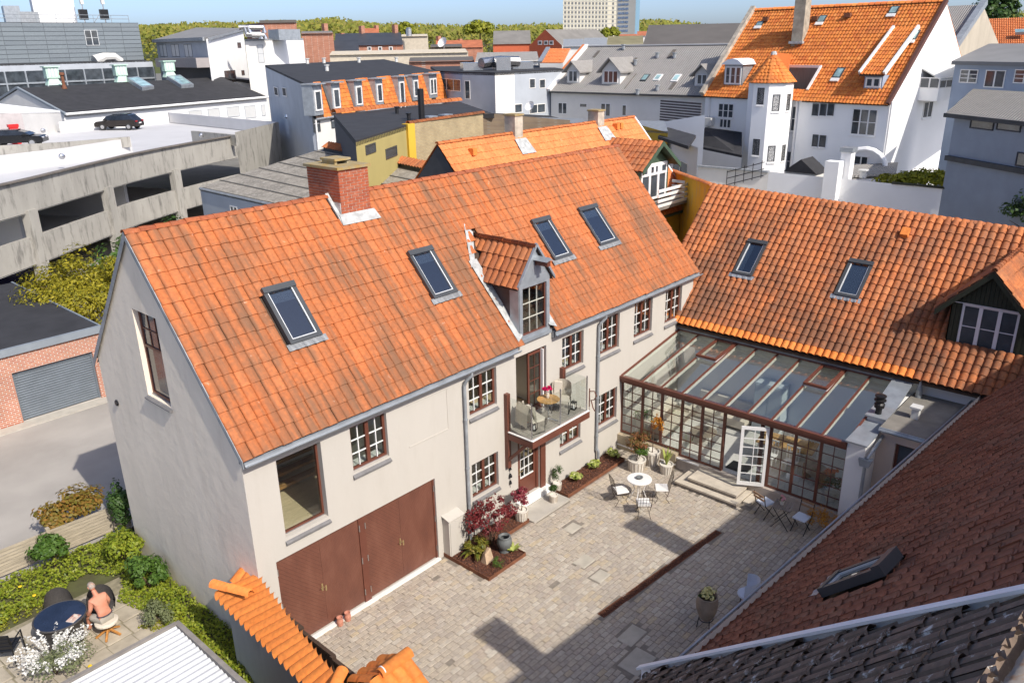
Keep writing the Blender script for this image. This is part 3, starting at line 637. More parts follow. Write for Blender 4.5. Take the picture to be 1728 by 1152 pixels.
ob('rear_slope',MB().quad((22.2,YB,wingP(YB,1)[2]),(22.2,YA,8.03),(26.8,YA,3.7),(26.8,YB,3.7)),'tile_wing',wing)
ob('end_wall',MB().poly([(17.9,YA,0),(26.6,YA,0),(26.6,YA,3.7),(22.2,YA,7.9),(17.9,YA,3.7)]),'white_plaster',wing)
wt=pantile(.085,'roll',8,1.12,.018,.03)
wr=ob('roof',MB().box(17.72,17.8,YB,YA,3.52,3.6),'wood_dark',wing)
NCW=62; NRW=20
def keepw(a,b):
    y=YA+(YB-YA)*a; x=WE[0]+(22.2-WE[0])*b
    if -1.95<y<-1.22 and 19.5<x<20.55: return False
    if -5.8<y<-5.02 and 19.45<x<20.45: return False
    if -10.75<y<-8.8 and x>18.75 and x<21.4-abs(y+9.75)*1.3: return False
    return True
def wsplit(lo):
    return lambda a,b: keepw(a,b) and ((b<1/NRW and YA+(YB-YA)*a>-8.25)==lo)
# photo-left is at larger Y, so the patch runs from YA to YB
roof_tiles(wr,wingP(YA,0),wingP(YB,0),wingP(YA,1),wingP(YB,1),NCW,NRW,wt,'tile_wing',wsplit(False),most=262,seed=31)
roof_tiles(wr,wingP(YA,0)+V(0,0,.012),wingP(YB,0)+V(0,0,.012),wingP(YA,1),wingP(YB,1),NCW,NRW,wt,'tile_new',wsplit(True),most=38,seed=32)
ridge_tiles(wing,WR0+V(0,.1,-.02),wingP(YB,1)-V(0,0,.02),.12,.33,'tile_wing',flat=.75,seed=33)
for ya,yb_,s0,s1 in ((-1.22,-1.99,.395,.643),(-5.0,-5.82,.385,.628)):
    skylight(wing,wingP(ya,s1),wingP(yb_,s1),wingP(yb_,s0),wingP(ya,s0),flash='zinc',blind_or_reflection=True,pale=(.35 if ya>-4 else .9))
ob('vent_tile',MB().prism([wingP(-6.25,.82),wingP(-6.5,.82),wingP(-6.5,.87),wingP(-6.25,.87)],(-.12,0,.2)),'tile_new',wing)
# --- timber dormer
plain('green_timber',(.022,.028,.016),.75,var=.3,scale=5,scl=(1,9,1),bmp=.4)
plain('lilac_white',(.70,.70,.74),.4,var=.04)
dx=18.81
dd=ob('dormer',MB().face([(dx,-8.72,4.5),(dx,-8.72,6.0),(dx,-9.72,7.0),(dx,-10.8,5.95),(dx,-10.8,4.42)],[rect((dx,-9.02,4.56),(-1,0,0),1.52,1.4)],(-1,0,0),.1),'green_timber',wing)
cl=[]
bd=MB()
for i in range(18):
    y=-8.76-i*.116
    top=min(7.0-abs(y+9.72)*1.0,9)-.04
    lo=5.99 if -10.6<y<-8.98 else 4.5
    cl.append(frame((dx-.018,y,lo),(.018,0,0),(0,-.1,0),(0,0,max(.1,top-lo))))
scatter(MB().box(0,1,0,1,0,1),cl,'cladding_board','green_timber',dd)
ob('cheek',MB().prism([(dx,-8.72,4.5),(dx,-8.72,6.0),(dx+1.55,-8.72,6.0)],(0,-.03,0)).prism([(dx,-10.8,4.42),(dx,-10.8,6.0),(dx+1.55,-10.8,6.0)],(0,.03,0)) if False else MB().prism([(dx,-8.72,4.5),(dx,-8.72,6.0),(dx+1.55,-8.72,6.0)],(0,-.03,0)),'green_timber',dd)
window(dd,(dx,-9.02,4.56),(-1,0,0),1.52,1.4,3,1,2,'lilac_white','lilac_white','window_glass_far',recess=.02,fw=.07,sill=None,name='dormer_window')
ob('head_strip',MB().box(dx-.05,dx-.02,-10.8,-8.72,5.97,5.99),'lilac_white',dd)
for s,(ye_,ze_) in enumerate(((-8.35,5.72),(-11.1,5.62))):
    A_=V(dx-.28,-9.72,7.12); B_=V(dx-.28,ye_,ze_)
    ob('barge_board',MB().prism([A_,B_,B_-V(0,0,.2),A_-V(0,0,.2)],(.05,0,0)),'green_timber',dd)
    xr=WE[0]+(22.2-WE[0])*((7.12-WE[2])/(7.7-WE[2])); xe=WE[0]+(22.2-WE[0])*((ze_-WE[2])/(7.7-WE[2]))
    q=[(dx-.3,-9.72,7.14),(xr+.1,-9.72,7.14),(xe+.1,ye_,ze_+.02),(dx-.3,ye_,ze_+.02)]
    ob('dormer_slope',MB().prism(q,(0,0,-.04)),'wood_dark',dd)
    if s: roof_tiles(dd,q[3],q[2],q[0],q[1],11,5,pantile(.04,'roll',7,1.1),'tile_wing',None,60,seed=40,name='dormer_tile',lift=.01)
    else: roof_tiles(dd,q[2],q[3],q[1],q[0],11,5,pantile(.04,'roll',7,1.1),'tile_wing',None,60,seed=41,name='dormer_tile',lift=.01)
ridge_tiles(dd,(dx-.32,-9.72,7.16),(xr,-9.72,7.16),.09,.28,'tile_wing')
# ================================================================ glass room (lean-to)
con=wthing('conservatory','brown framed glass lean-to conservatory with sloping glass roof beside the courtyard','conservatory',(16.1,-3.9,0))
CX=14.2; RY=[0,-.86,-1.62,-2.39,-3.13,-3.91,-4.69,-5.46,-6.23,-7.0,-7.75]; CZ0,CZ1=2.72,3.36; CXB=18.0
plain('stone_plinth',(.40,.33,.23),.85,var=.18,scale=3,bmp=.3)
plain('cream_rafter',(.70,.69,.60),.5,var=.06)
plain('grey_floor',(.60,.58,.54),.6,var=.1,scale=3,scl=(1,8,1))
ob('floor',MB().box(14.25,18.04,-7.74,-.01,.05,.42),'grey_floor',con)
ob('plinth',MB().box(14.02,14.3,-2.36,-.005,-.05,.52),'stone_plinth',con)
ob('plinth_low',MB().box(14.08,14.3,-3.9,-2.37,-.05,.4).box(14.08,14.3,-7.74,-4.71,-.05,.42),'stone_plinth',con) if False else ob('plinth_low',MB().box(14.08,14.3,-7.74,-2.37,-.05,.40),plain('pink_render',(.42,.36,.31),.85,var=.15,scale=3,bmp=.2),con)
ob('plinth_trim',MB().box(14.0,14.06,-2.37,-.005,.12,.16).box(14.05,14.1,-3.2,-2.37,.36,.405),'white_paint',con)
ob('eaves_beam',MB().box(14.1,14.3,-7.74,.0,2.5,2.69).box(14.04,14.12,-7.74,0,2.62,2.73),'brown_paint',con)
ob('wall_plate',MB().box(17.86,18.03,-7.74,-.01,3.2,3.35),'cream_rafter',con)
ob('wall_cap',MB().box(17.80,17.99,-7.74,-.01,3.361,3.40).bar((14.15,-.02,2.73),(17.9,-.02,3.38),.04,.05),'brown_paint',con)
for i,y in enumerate(RY):
    yy=min(max(y,-7.70),-.04)
    d=V(CXB-14.15,0,CZ1-CZ0); ob('rafter',MB().prism([(14.2,yy-.03,2.60),(17.95,yy-.03,3.24),(17.95,yy-.03,3.345),(14.2,yy-.03,2.705)],(0,.06,0)),'cream_rafter',con)
    ob('rafter_cap',MB().prism([(14.12,yy-.035,2.715),(17.95,yy-.035,3.37),(17.95,yy-.035,3.39),(14.12,yy-.035,2.735)],(0,.07,0)),'brown_paint',con)
for i in range(10):
    y0,y1=RY[i+1]+.03,RY[i]-.03
    ob('roof_pane',MB().prism([(14.15,y0,2.712),(17.93,y0,3.36),(17.93,y0,3.366),(14.15,y0,2.718)],(0,y1-y0,0)),'conservatory_glass',con)
for i in (2,7):   # opening roof lights
    y0,y1=RY[i+1]+.0,RY[i]-.0; xa,xb=16.35,17.75; za=2.715+(xa-14.15)*.1715; zb_=2.715+(xb-14.15)*.1715
    m=MB(); up=.12
    for p,q in (((xa,y0,za+up),(xa,y1,za+up)),((xb,y0,zb_+.04),(xb,y1,zb_+.04)),((xa,y0+.04,za+up),(xb,y0+.04,zb_+.04)),((xa,y1-.04,za+up),(xb,y1-.04,zb_+.04))): m.bar(p,q,.09,.07)
    o=ob('roof_vent',m,'brown_paint',con); ob('vent_trim',MB().bar((xa,y0+.02,za+.05),(xa,y1-.02,za+.05),.05,.04).bar((xa,y0+.03,za+.05),(xb,y0+.03,zb_+.0),.04,.04),'skylight_sash',o)
    ob('pane',MB().quad((xa,y0+.08,za+up+.01),(xb,y0+.08,zb_+.05),(xb,y1-.08,zb_+.05),(xa,y1-.08,za+up+.01)),'conservatory_glass',o)
# front glazing, bay by bay
def bay(y1,y0,z0,rows,cols=2):
    O=(CX,y1,z0); return window(con,O,(-1,0,0),y1-y0,2.5-z0,1,cols,rows,'brown_paint','brown_paint','conservatory_glass',recess=0,fw=.042,bw=.018,sill=None,name='glazed_bay')
for i in range(10):
    if i==6 or i==5: continue
    z0=.56 if i<3 else .42
    bay(RY[i]-.002,RY[i+1]+.002,z0,6 if i not in (3,4) else 7)
bay(RY[6]-.5,RY[7]+.002,.42,6,1)
for yy in (RY[5]-.05,RY[6]-.5): ob('door_post',MB().box(14.16,14.28,yy,yy+.05,.42,2.5),'brown_paint',con)
# open white door leaf
hx=V(14.14,-5.44,.42); fr_=V(13.74,-4.72,.42); u_=unit(fr_-hx); L_=np.linalg.norm(fr_-hx); nrm=np.cross(u_,(0,0,1))
lm=MB().box(0,L_,-.022,.022,0,.12).box(0,L_,-.022,.022,1.92,2.02).box(0,.09,-.022,.022,.12,1.92).box(L_-.09,L_,-.022,.022,.12,1.92).box(L_/2-.012,L_/2+.012,-.014,.014,.12,1.92)
for r in range(1,6): lm.box(.09,L_-.09,-.012,.012,.12+1.8*r/6-.012,.12+1.8*r/6+.012)
leafo=ob('open_door_leaf',lm,'white_paint',con,M=frame(hx,u_,np.cross((0,0,1),u_),(0,0,1)))
ob('pane',MB().box(.09,L_-.09,-.003,.003,.12,1.92),'conservatory_glass',leafo)
ob('handle',MB().tube([(L_-.045,-.02,1.0),(L_-.045,-.07,1.0),(L_-.16,-.07,1.0)],.012,6),'steel',leafo)
# steps: two stone treads, front faces rough
plain('step_stone',(.52,.46,.37),.85,var=.15,scale=4,bmp=.3)
plain('rock_face',(.24,.21,.18),.9,var=.4,scale=14,bmp=.8,bscale=14)
stp=wthing('stone_steps','two broad pale stone steps below the open white garden door','steps',(13.5,-4,0))
ob('tread',MB().box(13.05,14.07,-5.1,-2.92,.10,.155),'step_stone',stp); ob('tread',MB().box(13.28,14.07,-4.97,-3.26,.25,.31),'step_stone',stp)
ob('riser',MB().box(13.08,14.05,-5.07,-2.95,-.02,.10),'rock_face',stp); ob('riser',MB().box(13.31,14.05,-4.94,-3.29,.155,.25),'rock_face',stp)
ob('lower_slab',MB().box(13.45,14.07,-5.35,-5.11,-.02,.09),'step_stone',stp)
# --- fire wall between glass room and link
ob('fire_wall',MB().box(14.1,15.55,-8.25,-7.752,-.1,2.78).box(15.551,17.9,-8.25,-7.752,-.1,3.05),'white_plaster',con)
fw_=MB().prism([(14.02,-8.3,2.79),(15.52,-8.3,2.87),(15.52,-8.3,2.92),(14.02,-8.3,2.84)],(0,.6,0)).prism([(15.46,-8.3,3.06),(16.3,-8.3,3.1),(17.95,-8.3,3.52),(17.95,-8.3,3.57),(16.3,-8.3,3.15),(15.46,-8.3,3.11)],(0,.6,0))
ob('parapet_cap',fw_,'zinc',con)
ob('rain_hopper',MB().prism([(14.0,-8.42,2.2),(14.0,-8.18,2.2),(14.0,-8.12,2.42),(14.0,-8.48,2.42)],(.2,0,0)).tube([(14.1,-8.3,2.2),(14.1,-8.3,0)],.05,8).tube([(14.1,-8.33,2.42),(14.4,-8.4,2.66),(15.4,-8.36,2.8)],.05,8),'zinc',con)
ob('chimney_pipe',MB().lathe([(.09,0),(.09,.2),(.14,.22),(.15,.33),(.11,.38),(.11,.42),(.17,.44),(.17,.47),(.10,.5),(.10,.54),(.16,.56),(.16,.6),(.02,.63)],(15.75,-7.98,3.1),14),'black_metal',con,smooth=False)
# ================================================================ flat roofed link
lk=wthing('flat_roofed_link','small flat roofed link with felt roof and brown window between wing and tiled roof','building',(16.6,-9.6,0))
plain('felt_grey',(.20,.185,.16),.95,var=.2,scale=2,bmp=.2,bscale=60)
plain('felt_black',(.030,.030,.033),.85,var=.25,scale=1,bmp=.2,bscale=40)
ob('roof',MB().box(14.95,18.2,-12.5,-8.305,3.02,3.1),'felt_grey',lk)
ob('front_wall',MB().face([(15.1,-8.255,-.1),(15.1,-12.5,-.1),(15.1,-12.5,3.02),(15.1,-8.255,3.02)],[rect((15.1,-8.75,.9),(-1,0,0),1.4,1.75)],(-1,0,0),.15),plaster('pink_plaster',(.62,.50,.42),.08,2),lk)
window(lk,(15.1,-8.75,.9),(-1,0,0),1.4,1.75,2,1,2,'brown_paint','white_paint','window_glass_far',recess=.1,sill=None)
ob('gutter',MB().tube([(14.92,-8.3,3.03),(14.92,-12.4,3.03)],.07,8).tube([(14.9,-8.3,3.1),(14.9,-12.4,3.1)],.02,6),'zinc',lk)
ob('roof_vent',MB().box(16.05,16.25,-8.98,-8.78,3.1,3.42).box(16.0,16.3,-9.03,-8.73,3.42,3.48),plain('vent_white',(.6,.6,.58),.6,var=.05),lk)
ob('roof_cowl',MB().lathe([(.1,0),(.09,.25),(.02,.6)],(17.75,-8.5,3.1),10),'zinc',lk)
# ================================================================ building under the camera: two tiled roofs
EV1=V(3.285,-8.872,3.3); e1=unit(V(16.012-3.285,-9.772+8.872,0)); p1=V(e1[1],-e1[0],0); s1=unit(p1+V(0,0,1))
def S1(a,d): return EV1+e1*a+p1*d+V(0,0,d)   # along eave, horizontal distance from the eave
n1=np.cross(e1,s1); n1=n1*(1 if n1[2]>0 else -1)
def on1(p,h=0): 
    q=onplane(p,EV1+n1*h,n1)-EV1; d=q@p1; return q@e1,d
DR=5.75
vg=[on1(p,.16) for p in ((960,1150),(1344,1072),(1728,993))]; print('verge',vg)
(va0,vd0),(va1,vd1)=vg[0],vg[2]
def AV(d): return va0+(va1-va0)*(d-vd0)/(vd1-vd0)
A2=max(AV(0),AV(5.75))+.02
south=wthing('tiled_roof_house','house with brown weathered tile roof in shade along the courtyard','house',(8,-12,0))
A1=min(AV(0),AV(5.75))-.3; AE=22.0
ob('roof_deck',MB().quad(S1(A1,.0)-V(0,0,.1),S1(AE,.0)-V(0,0,.1),S1(AE,DR)-V(0,0,.1),S1(A1,DR)-V(0,0,.1)),'wood_dark',south)
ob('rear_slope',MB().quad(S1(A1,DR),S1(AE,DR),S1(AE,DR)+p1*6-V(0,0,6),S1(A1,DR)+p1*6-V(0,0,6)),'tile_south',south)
ob('front_wall',MB().quad(S1(A1,.25)-V(0,0,3.6),S1(AE,.25)-V(0,0,3.6),S1(AE,.25)+V(0,0,.1),S1(A1,.25)+V(0,0,.1)),'white_plaster',south)
t1=pantile(.05,'flat',7,1.14,.016,.022)
sk=[on1(p) for p in ((1402,1000),(1452,975),(1490,935))]; print('sky',sk)
ska,skd=sk[1]
def keeps(a,b):
    aa=A1+(AE-A1)*a; d=DR*b
    if abs(aa-ska)<.36 and abs(d-skd)<.45: return False
    return True
nct=int((AE-A1)/.225)
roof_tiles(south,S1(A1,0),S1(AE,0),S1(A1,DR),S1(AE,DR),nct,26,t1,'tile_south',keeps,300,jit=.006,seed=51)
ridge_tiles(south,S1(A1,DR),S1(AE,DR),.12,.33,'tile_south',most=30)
ob('gutter',MB().tube([S1(AV(0)+.2,-.03)+V(0,0,.0),S1(AE,-.03)+V(0,0,.0)],.028,8),'zinc',south)
skylight(south,S1(ska+.33,skd+.45),S1(ska-.33,skd+.45),S1(ska-.33,skd-.4),S1(ska+.33,skd-.4),flash='zinc',name='roof_window')
# neighbouring older, taller roof
old=wthing('old_tiled_roof','near dark lichen covered tile roof with pale verge board at the bottom edge','roof',(-3,-11,0))
h2=.16; A0=A2-12
def S2(a,d): return S1(a,d)+n1*h2
DR2=on1((1722,1062),h2+.1)[1]; print('DR2',DR2)
ob('roof_deck',MB().quad(S2(A0,-.1)-V(0,0,.1),S2(AV(-.1)-.04,-.1)-V(0,0,.1),S2(AV(DR2)-.04,DR2)-V(0,0,.1),S2(A0,DR2)-V(0,0,.1)),'wood_dark',old)
t2=pantile(.06,'s',8,1.12,.025,.03)
nc2=int(12/.235)
roof_tiles(old,S2(A0,-.1),S2(A2-.1,-.1),S2(A0,DR2),S2(A2-.1,DR2),nc2,17,t2,'tile_old_dark',lambda a,b:A0+(A2-.1-A0)*a<AV(DR2*b)-.1,300,jit=.008,seed=61)
ob('verge_board',MB().prism([S2(AV(-.4),-.4),S2(AV(DR2),DR2),S2(AV(DR2),DR2)-V(0,0,.32),S2(AV(-.4),-.4)-V(0,0,.32)],e1*.05).prism([S2(AV(-.4),-.4)+n1*.06,S2(AV(DR2),DR2)+n1*.06,S2(AV(DR2),DR2)+n1*.02,S2(AV(-.4),-.4)+n1*.02],-e1*.12),plain('pale_board',(.86,.88,.9),.5,var=.05),old)
rm_=tilemat('ridge_moss',[(.34,.29,.24),(.38,.33,.28)],stain=(.34,.14,.025),stain_amt=.95,stain_scale=7,lichen=(.62,.58,.55),lich_amt=.8)
rgm=np.random.default_rng(6); rb=MB(); na=160
for i in range(na):
    pass
vs=[];nc_=9
for i in range(na+1):
    a=A0+(AV(DR2)-A0)*i/na; c=S2(a,DR2)+p1*.3-V(0,0,.02)
    for j in range(nc_):
        t=math.pi*j/(nc_-1); r_=.13*(1+rgm.normal(0,.05)); vs.append(c+p1*(-r_*1.15*math.cos(t))+V(0,0,r_*.8*math.sin(t)))
rb.add(vs,[(i*nc_+j,i*nc_+j+1,(i+1)*nc_+j+1,(i+1)*nc_+j) for i in range(na) for j in range(nc_-1)]); ob('mossy_ridge',rb,rm_,old,smooth=True)
ob('rear_slope',MB().quad(S2(A0,DR2),S2(AV(DR2),DR2),S2(AV(DR2),DR2)+p1*6-V(0,0,6),S2(A0,DR2)+p1*6-V(0,0,6)),'tile_old_dark',old)
ob('gable_wall',MB().poly([S2(AV(.3),.3)-V(0,0,4),S2(AV(.3),.3)-V(0,0,.12),S2(AV(DR2),DR2)-V(0,0,.12),S2(AV(DR2),DR2)-V(0,0,9)]),'white_plaster',old)
ob('front_wall',MB().quad(S2(A0,.3)-V(0,0,4),S2(AV(.3),.3)-V(0,0,4),S2(AV(.3),.3)-V(0,0,.15),S2(A0,.3)-V(0,0,.15)),'white_plaster',old)
# chimneys of this house (above the picture edge, their shadows fall in the yard)
def back(px_,z): 
    g=onz(px_,0); t=z/(-SUN[2]); return g-SUN*t
for k,(pl,lab) in enumerate((((835,1066),'whitewashed chimney above the old dark roof, casting the nearer courtyard shadow'),((1082,886),'whitewashed chimney on the brown tiled roof, casting the farther courtyard shadow'))):
    top=back(pl,10.6); c=wthing('roof_chimney',lab,'chimney',(top[0],top[1],8))
    ob('stack',MB().obox((top[0],top[1],9.3),e1,p1,(0,0,1),.75,.55,2.6),'white_plaster',c)
    ob('cap',MB().obox((top[0],top[1],10.63),e1,p1,(0,0,1),.85,.65,.08),'mossy_concrete',c)
# ================================================================ ground, yard, beds
def asphalt(name,c,sc=1.0):
    return plain(name,c,.92,var=.16,scale=.35*sc,bmp=.35,bscale=90)
asphalt('town_ground',(.17,.165,.15)); asphalt('light_asphalt',(.36,.335,.30))
struct('ground',MB().quad((-3500,-3500,-.22),(3500,-3500,-.22),(3500,3500,-.22),(-3500,3500,-.22)),'town_ground')
struct('asphalt_yard',MB().quad((-14,8.3,-.02),(30,8.3,-.02),(30,60,-.02),(-14,60,-.02)),'light_asphalt')
yard=struct('courtyard',MB().box(-.6,14.6,-9.9,0.0,-.12,-.012),plain('joint_sand',(.22,.19,.155),.95,var=.2,scale=6))
MATS['sett']=tilemat('sett',[(.42,.365,.295),(.45,.395,.325),(.40,.355,.305),(.47,.41,.325),(.38,.335,.285),(.44,.375,.30),(.50,.455,.385),(.41,.35,.295),(.48,.40,.28)],stain=(.28,.235,.19),stain_amt=.4,stain_scale=.8,rough=.8)
BEDS=[(5.5,7.08,-1.78,.1),(7.0,8.42,-.78,.1),(10.18,13.4,-.82,.1),(8.4,10.2,-.92,.1),(13.05,14.4,-5.4,-2.9),(13.98,15,-9.9,.1)]
FLAGS=[(966,890,.5,.36),(986,946,.55,.4),(1013,971,.5,.36),(1066,1071,.7,.42),(1075,1115,.8,.55)]
FL=[(*onz((a,b),0)[:2],w_,h_) for a,b,w_,h_ in FLAGS]
def sett_base():
    m=MB(); c=.06; t=1.0
    m.add([(0,0,0),(1,0,0),(1,1,0),(0,1,0),(0,0,.86),(1,0,.86),(1,1,.86),(0,1,.86),(.03,c,t),(.97,c,t),(.97,1-c,t),(.03,1-c,t)],
     [(0,1,5,4),(1,2,6,5),(2,3,7,6),(3,0,4,7),(4,5,9,8),(5,6,10,9),(6,7,11,10),(7,4,8,11),(8,9,10,11)]); return m
SA,SB=onz((1014,1038),0),onz((1213,896),0)
rg=np.random.default_rng(4); Ms=[]; sd_=V(1,-.012,0); y=-.02; row=0
while y>-9.7:
    h=.136+rg.normal(0,.006); x=-.5+rg.uniform(0,.25)
    while x<14.0:
        w_=rg.choice([.20,.24,.27,.30,.22,.34]); cx,cy=x+w_/2,y-h/2-.012*x
        bad=any(a<cx<b and c<cy<d for a,b,c,d in BEDS) or any(abs(cx-fx)<fw_/2+.06 and abs(cy-fy)<fh_/2+.03 for fx,fy,fw_,fh_ in FL) or (SA[0]-.1<cx<SB[0]+.1 and abs(cy-(SA[1]+(SB[1]-SA[1])*(cx-SA[0])/(SB[0]-SA[0])))<.14)
        if not bad:
            z=rg.normal(0,.004); Ms.append(frame((x+.006,y-h+.006-.012*x,-.05+z),(w_-.012,-.012*w_,0),(0,h-.012,0),(rg.normal(0,.012)*.05,rg.normal(0,.02)*.05,.05)))
        x+=w_
    y-=h
scatter(sett_base(),Ms,'paving_sett','sett',yard,300)
for fx,fy,fw_,fh_ in FL:
    ob('flagstone',sett_base(),plain('flag_stone',(.44,.40,.33),.8,var=.15,scale=3,bmp=.2),yard,M=frame((fx-fw_/2,fy-fh_/2,-.05),(fw_,0,0),(0,fh_,0),(0,0,.052)))
ob('door_slab',MB().box(8.43,10.17,-.9,-.17,-.05,.045),plain('slab_concrete',(.42,.39,.34),.85,var=.12,scale=2,bmp=.2),yard)
# ---- leaves
def leafmesh(P,Nn,size,aspect=1.8,rg=None,fold=.15):
    """rhombic leaves at points P with normals Nn"""
    n=len(P); rg=rg or RNG; t=rg.normal(size=(n,3)); a=np.cross(Nn,t); a/=np.linalg.norm(a,axis=1,keepdims=True)+1e-9; b=np.cross(Nn,a)
    s=(size if hasattr(size,'__len__') else np.full(n,size))*rg.uniform(.65,1.3,n); s=s[:,None]
    v=np.stack([P-a*s*.5,P+b*s*.5/aspect+Nn*s*fold*.5,P+a*s*.5,P-b*s*.5/aspect+Nn*s*fold*.5],1).reshape(-1,3)
    me=bpy.data.meshes.new('foliage'); f=np.arange(n*4).reshape(n,4)
    me.vertices.add(n*4); me.vertices.foreach_set('co',v.ravel()); me.loops.add(n*4); me.loops.foreach_set('vertex_index',f.ravel().astype(np.int32)); me.polygons.add(n); me.polygons.foreach_set('loop_start',np.arange(0,n*4,4,dtype=np.int32)); me.polygons.foreach_set('loop_total',np.full(n,4,dtype=np.int32)); me.update(calc_edges=True); return me
def cloud(n,c,r,rg,clumps=12,cl=.38,shell=.55,up=.35,flatbot=0):
    """points grouped in clumps through an ellipsoid, normals outward and up"""
    c=np.array(c,float); r=np.array(r if hasattr(r,'__len__') else (r,r,r),float)
    d=rg.normal(size=(clumps,3)); d/=np.linalg.norm(d,axis=1,keepdims=True); d[:,2]=np.where(d[:,2]<-.35+flatbot*.35,-d[:,2]*.6,d[:,2]); q=d*(shell+(1-shell)*rg.uniform(0,1,(clumps,1))**.6)*(1-cl*.5)
    k=rg.integers(0,clumps,n); e=rg.normal(size=(n,3)); e/=np.linalg.norm(e,axis=1,keepdims=True); e*=rg.uniform(.25,1,(n,1))**.5*cl*rg.uniform(.6,1.25,clumps)[k][:,None]
    p=q[k]+e; nn=e/cl+q[k]*.4+V(0,0,up)+rg.normal(0,.35,(n,3)); nn/=np.linalg.norm(nn,axis=1,keepdims=True); return c+p*r,nn
def foliage(name,mat,parent,n,c,r,size,seed=1,aspect=1.8,**kw):
    rg=np.random.default_rng(seed); P,Nn=cloud(n,c,r,rg,**kw); me=leafmesh(P,Nn,size,aspect,rg); o=link(name,me,mat,parent); return o
def chips(poly,n,size,z,name,mat,parent,seed,hz=.02,aspect=2.2):
    """bark chips / low cover over boxes (x0,x1,y0,y1)"""
    rg=np.random.default_rng(seed); ar=np.array([(b-a)*(d-c) for a,b,c,d in poly]); k=rg.choice(len(poly),n,p=ar/ar.sum()); q=np.array(poly)[k]
    P=np.stack([q[:,0]+(q[:,1]-q[:,0])*rg.random(n),q[:,2]+(q[:,3]-q[:,2])*rg.random(n),z+hz*rg.random(n)],1); Nn=rg.normal(0,.5,(n,3))+V(0,0,1); Nn/=np.linalg.norm(Nn,axis=1,keepdims=True)
    o=link(name,leafmesh(P,Nn,size,aspect,rg,fold=.3),mat,parent); o['kind']='stuff'; return o
leafmat('bark_chip',[(.10,.035,.02),(.17,.065,.035),(.24,.10,.055),(.06,.022,.014)],.9,.0)
leafmat('maple_red',[(.15,.018,.022),(.22,.03,.035),(.11,.015,.016),(.26,.05,.045)],.5,.3)
leafmat('red_globe',[(.17,.012,.03),(.28,.03,.06),(.30,.09,.09),(.12,.01,.02)],.4,.2)
leafmat('fern',[(.16,.17,.018),(.22,.19,.025),(.10,.13,.02),(.28,.20,.04)],.5,.3)
leafmat('lime',[(.38,.44,.06),(.48,.50,.16),(.26,.36,.05),(.58,.56,.30)],.45,.25)
leafmat('dark_green',[(.03,.07,.015),(.05,.10,.02),(.07,.12,.03)],.5,.2)
leafmat('mid_green',[(.07,.14,.02),(.10,.18,.03),(.05,.11,.02)],.5,.25)
leafmat('orange_leaf',[(.45,.17,.02),(.55,.26,.03),(.38,.11,.02)],.5,.3)
leafmat('amber_leaf',[(.50,.22,.03),(.58,.30,.05),(.40,.16,.03)],.6,.3)
leafmat('bronze_leaf',[(.30,.10,.05),(.20,.09,.03),(.12,.13,.03),(.36,.15,.07)],.5,.25)
plain('corten',(.17,.065,.032),.8,var=.3,scale=6,bmp=.2); plain('mulch_base',(.08,.032,.02),.95,var=.4,scale=12,bmp=.6)
def bed(name,label,boxes,seed,edge):
    b=wthing(name,label,'flower bed',(boxes[0][0],boxes[0][2],0)); m=MB()
    for x0,x1,y0,y1 in boxes: m.box(x0+.02,x1-.02,y0+.02,y1,-.05,.055)
    ob('mulch',m,'mulch_base',b); ar=sum((q[1]-q[0])*(q[3]-q[2]) for q in boxes)
    chips(boxes,int(ar*900),.05,.05,'bark_chip',MATS['bark_chip'],b,seed,.03)
    for e in edge: ob('edging',MB().bar((*e[0],.04),(*e[1],.04),.012,.14),'corten',b)
bed('corner_bed','bark mulched bed with rusty edging around the red maple by the garage door',[(5.55,7.05,-1.75,-.02),(7.05,8.4,-.72,-.02)],71,[((5.55,0),(5.55,-1.75)),((5.55,-1.75),(7.05,-1.75)),((7.05,-1.75),(7.05,-.72)),((7.05,-.72),(8.4,-.72)),((8.4,-.72),(8.4,0))])
bed('wall_bed','long bark mulched bed along the house wall with three lime hostas',[(10.22,13.35,-.78,-.02)],72,[((10.22,0),(10.22,-.78)),((10.22,-.78),(13.35,-.78)),((13.35,-.78),(13.35,0))])
a_,b_=onz((1014,1038),0),onz((1213,896),0); dS=unit(b_-a_); nS=np.cross((0,0,1),dS)
strip=wthing('planting_strip','narrow rusty edged bark strip set in the paving of the courtyard','drain strip',(a_[0],a_[1],0))
ob('mulch',MB().bar(a_+V(0,0,-.035),b_+V(0,0,-.035),.17,.06),'mulch_base',strip)
for s in (-1,1): ob('edging',MB().bar(a_+nS*s*.095+V(0,0,-.03),b_+nS*s*.095+V(0,0,-.03),.012,.075),'corten',strip)
rg=np.random.default_rng(5); n=900; P=a_+np.outer(rg.random(n),b_-a_)+np.outer(rg.uniform(-.08,.08,n),nS)+V(0,0,.0); Nn=rg.normal(0,.4,(n,3))+V(0,0,1); Nn/=np.linalg.norm(Nn,axis=1,keepdims=True)
kind(link('bark_chip',leafmesh(P,Nn,.05,2.2,rg,.3),'bark_chip',strip),'stuff')
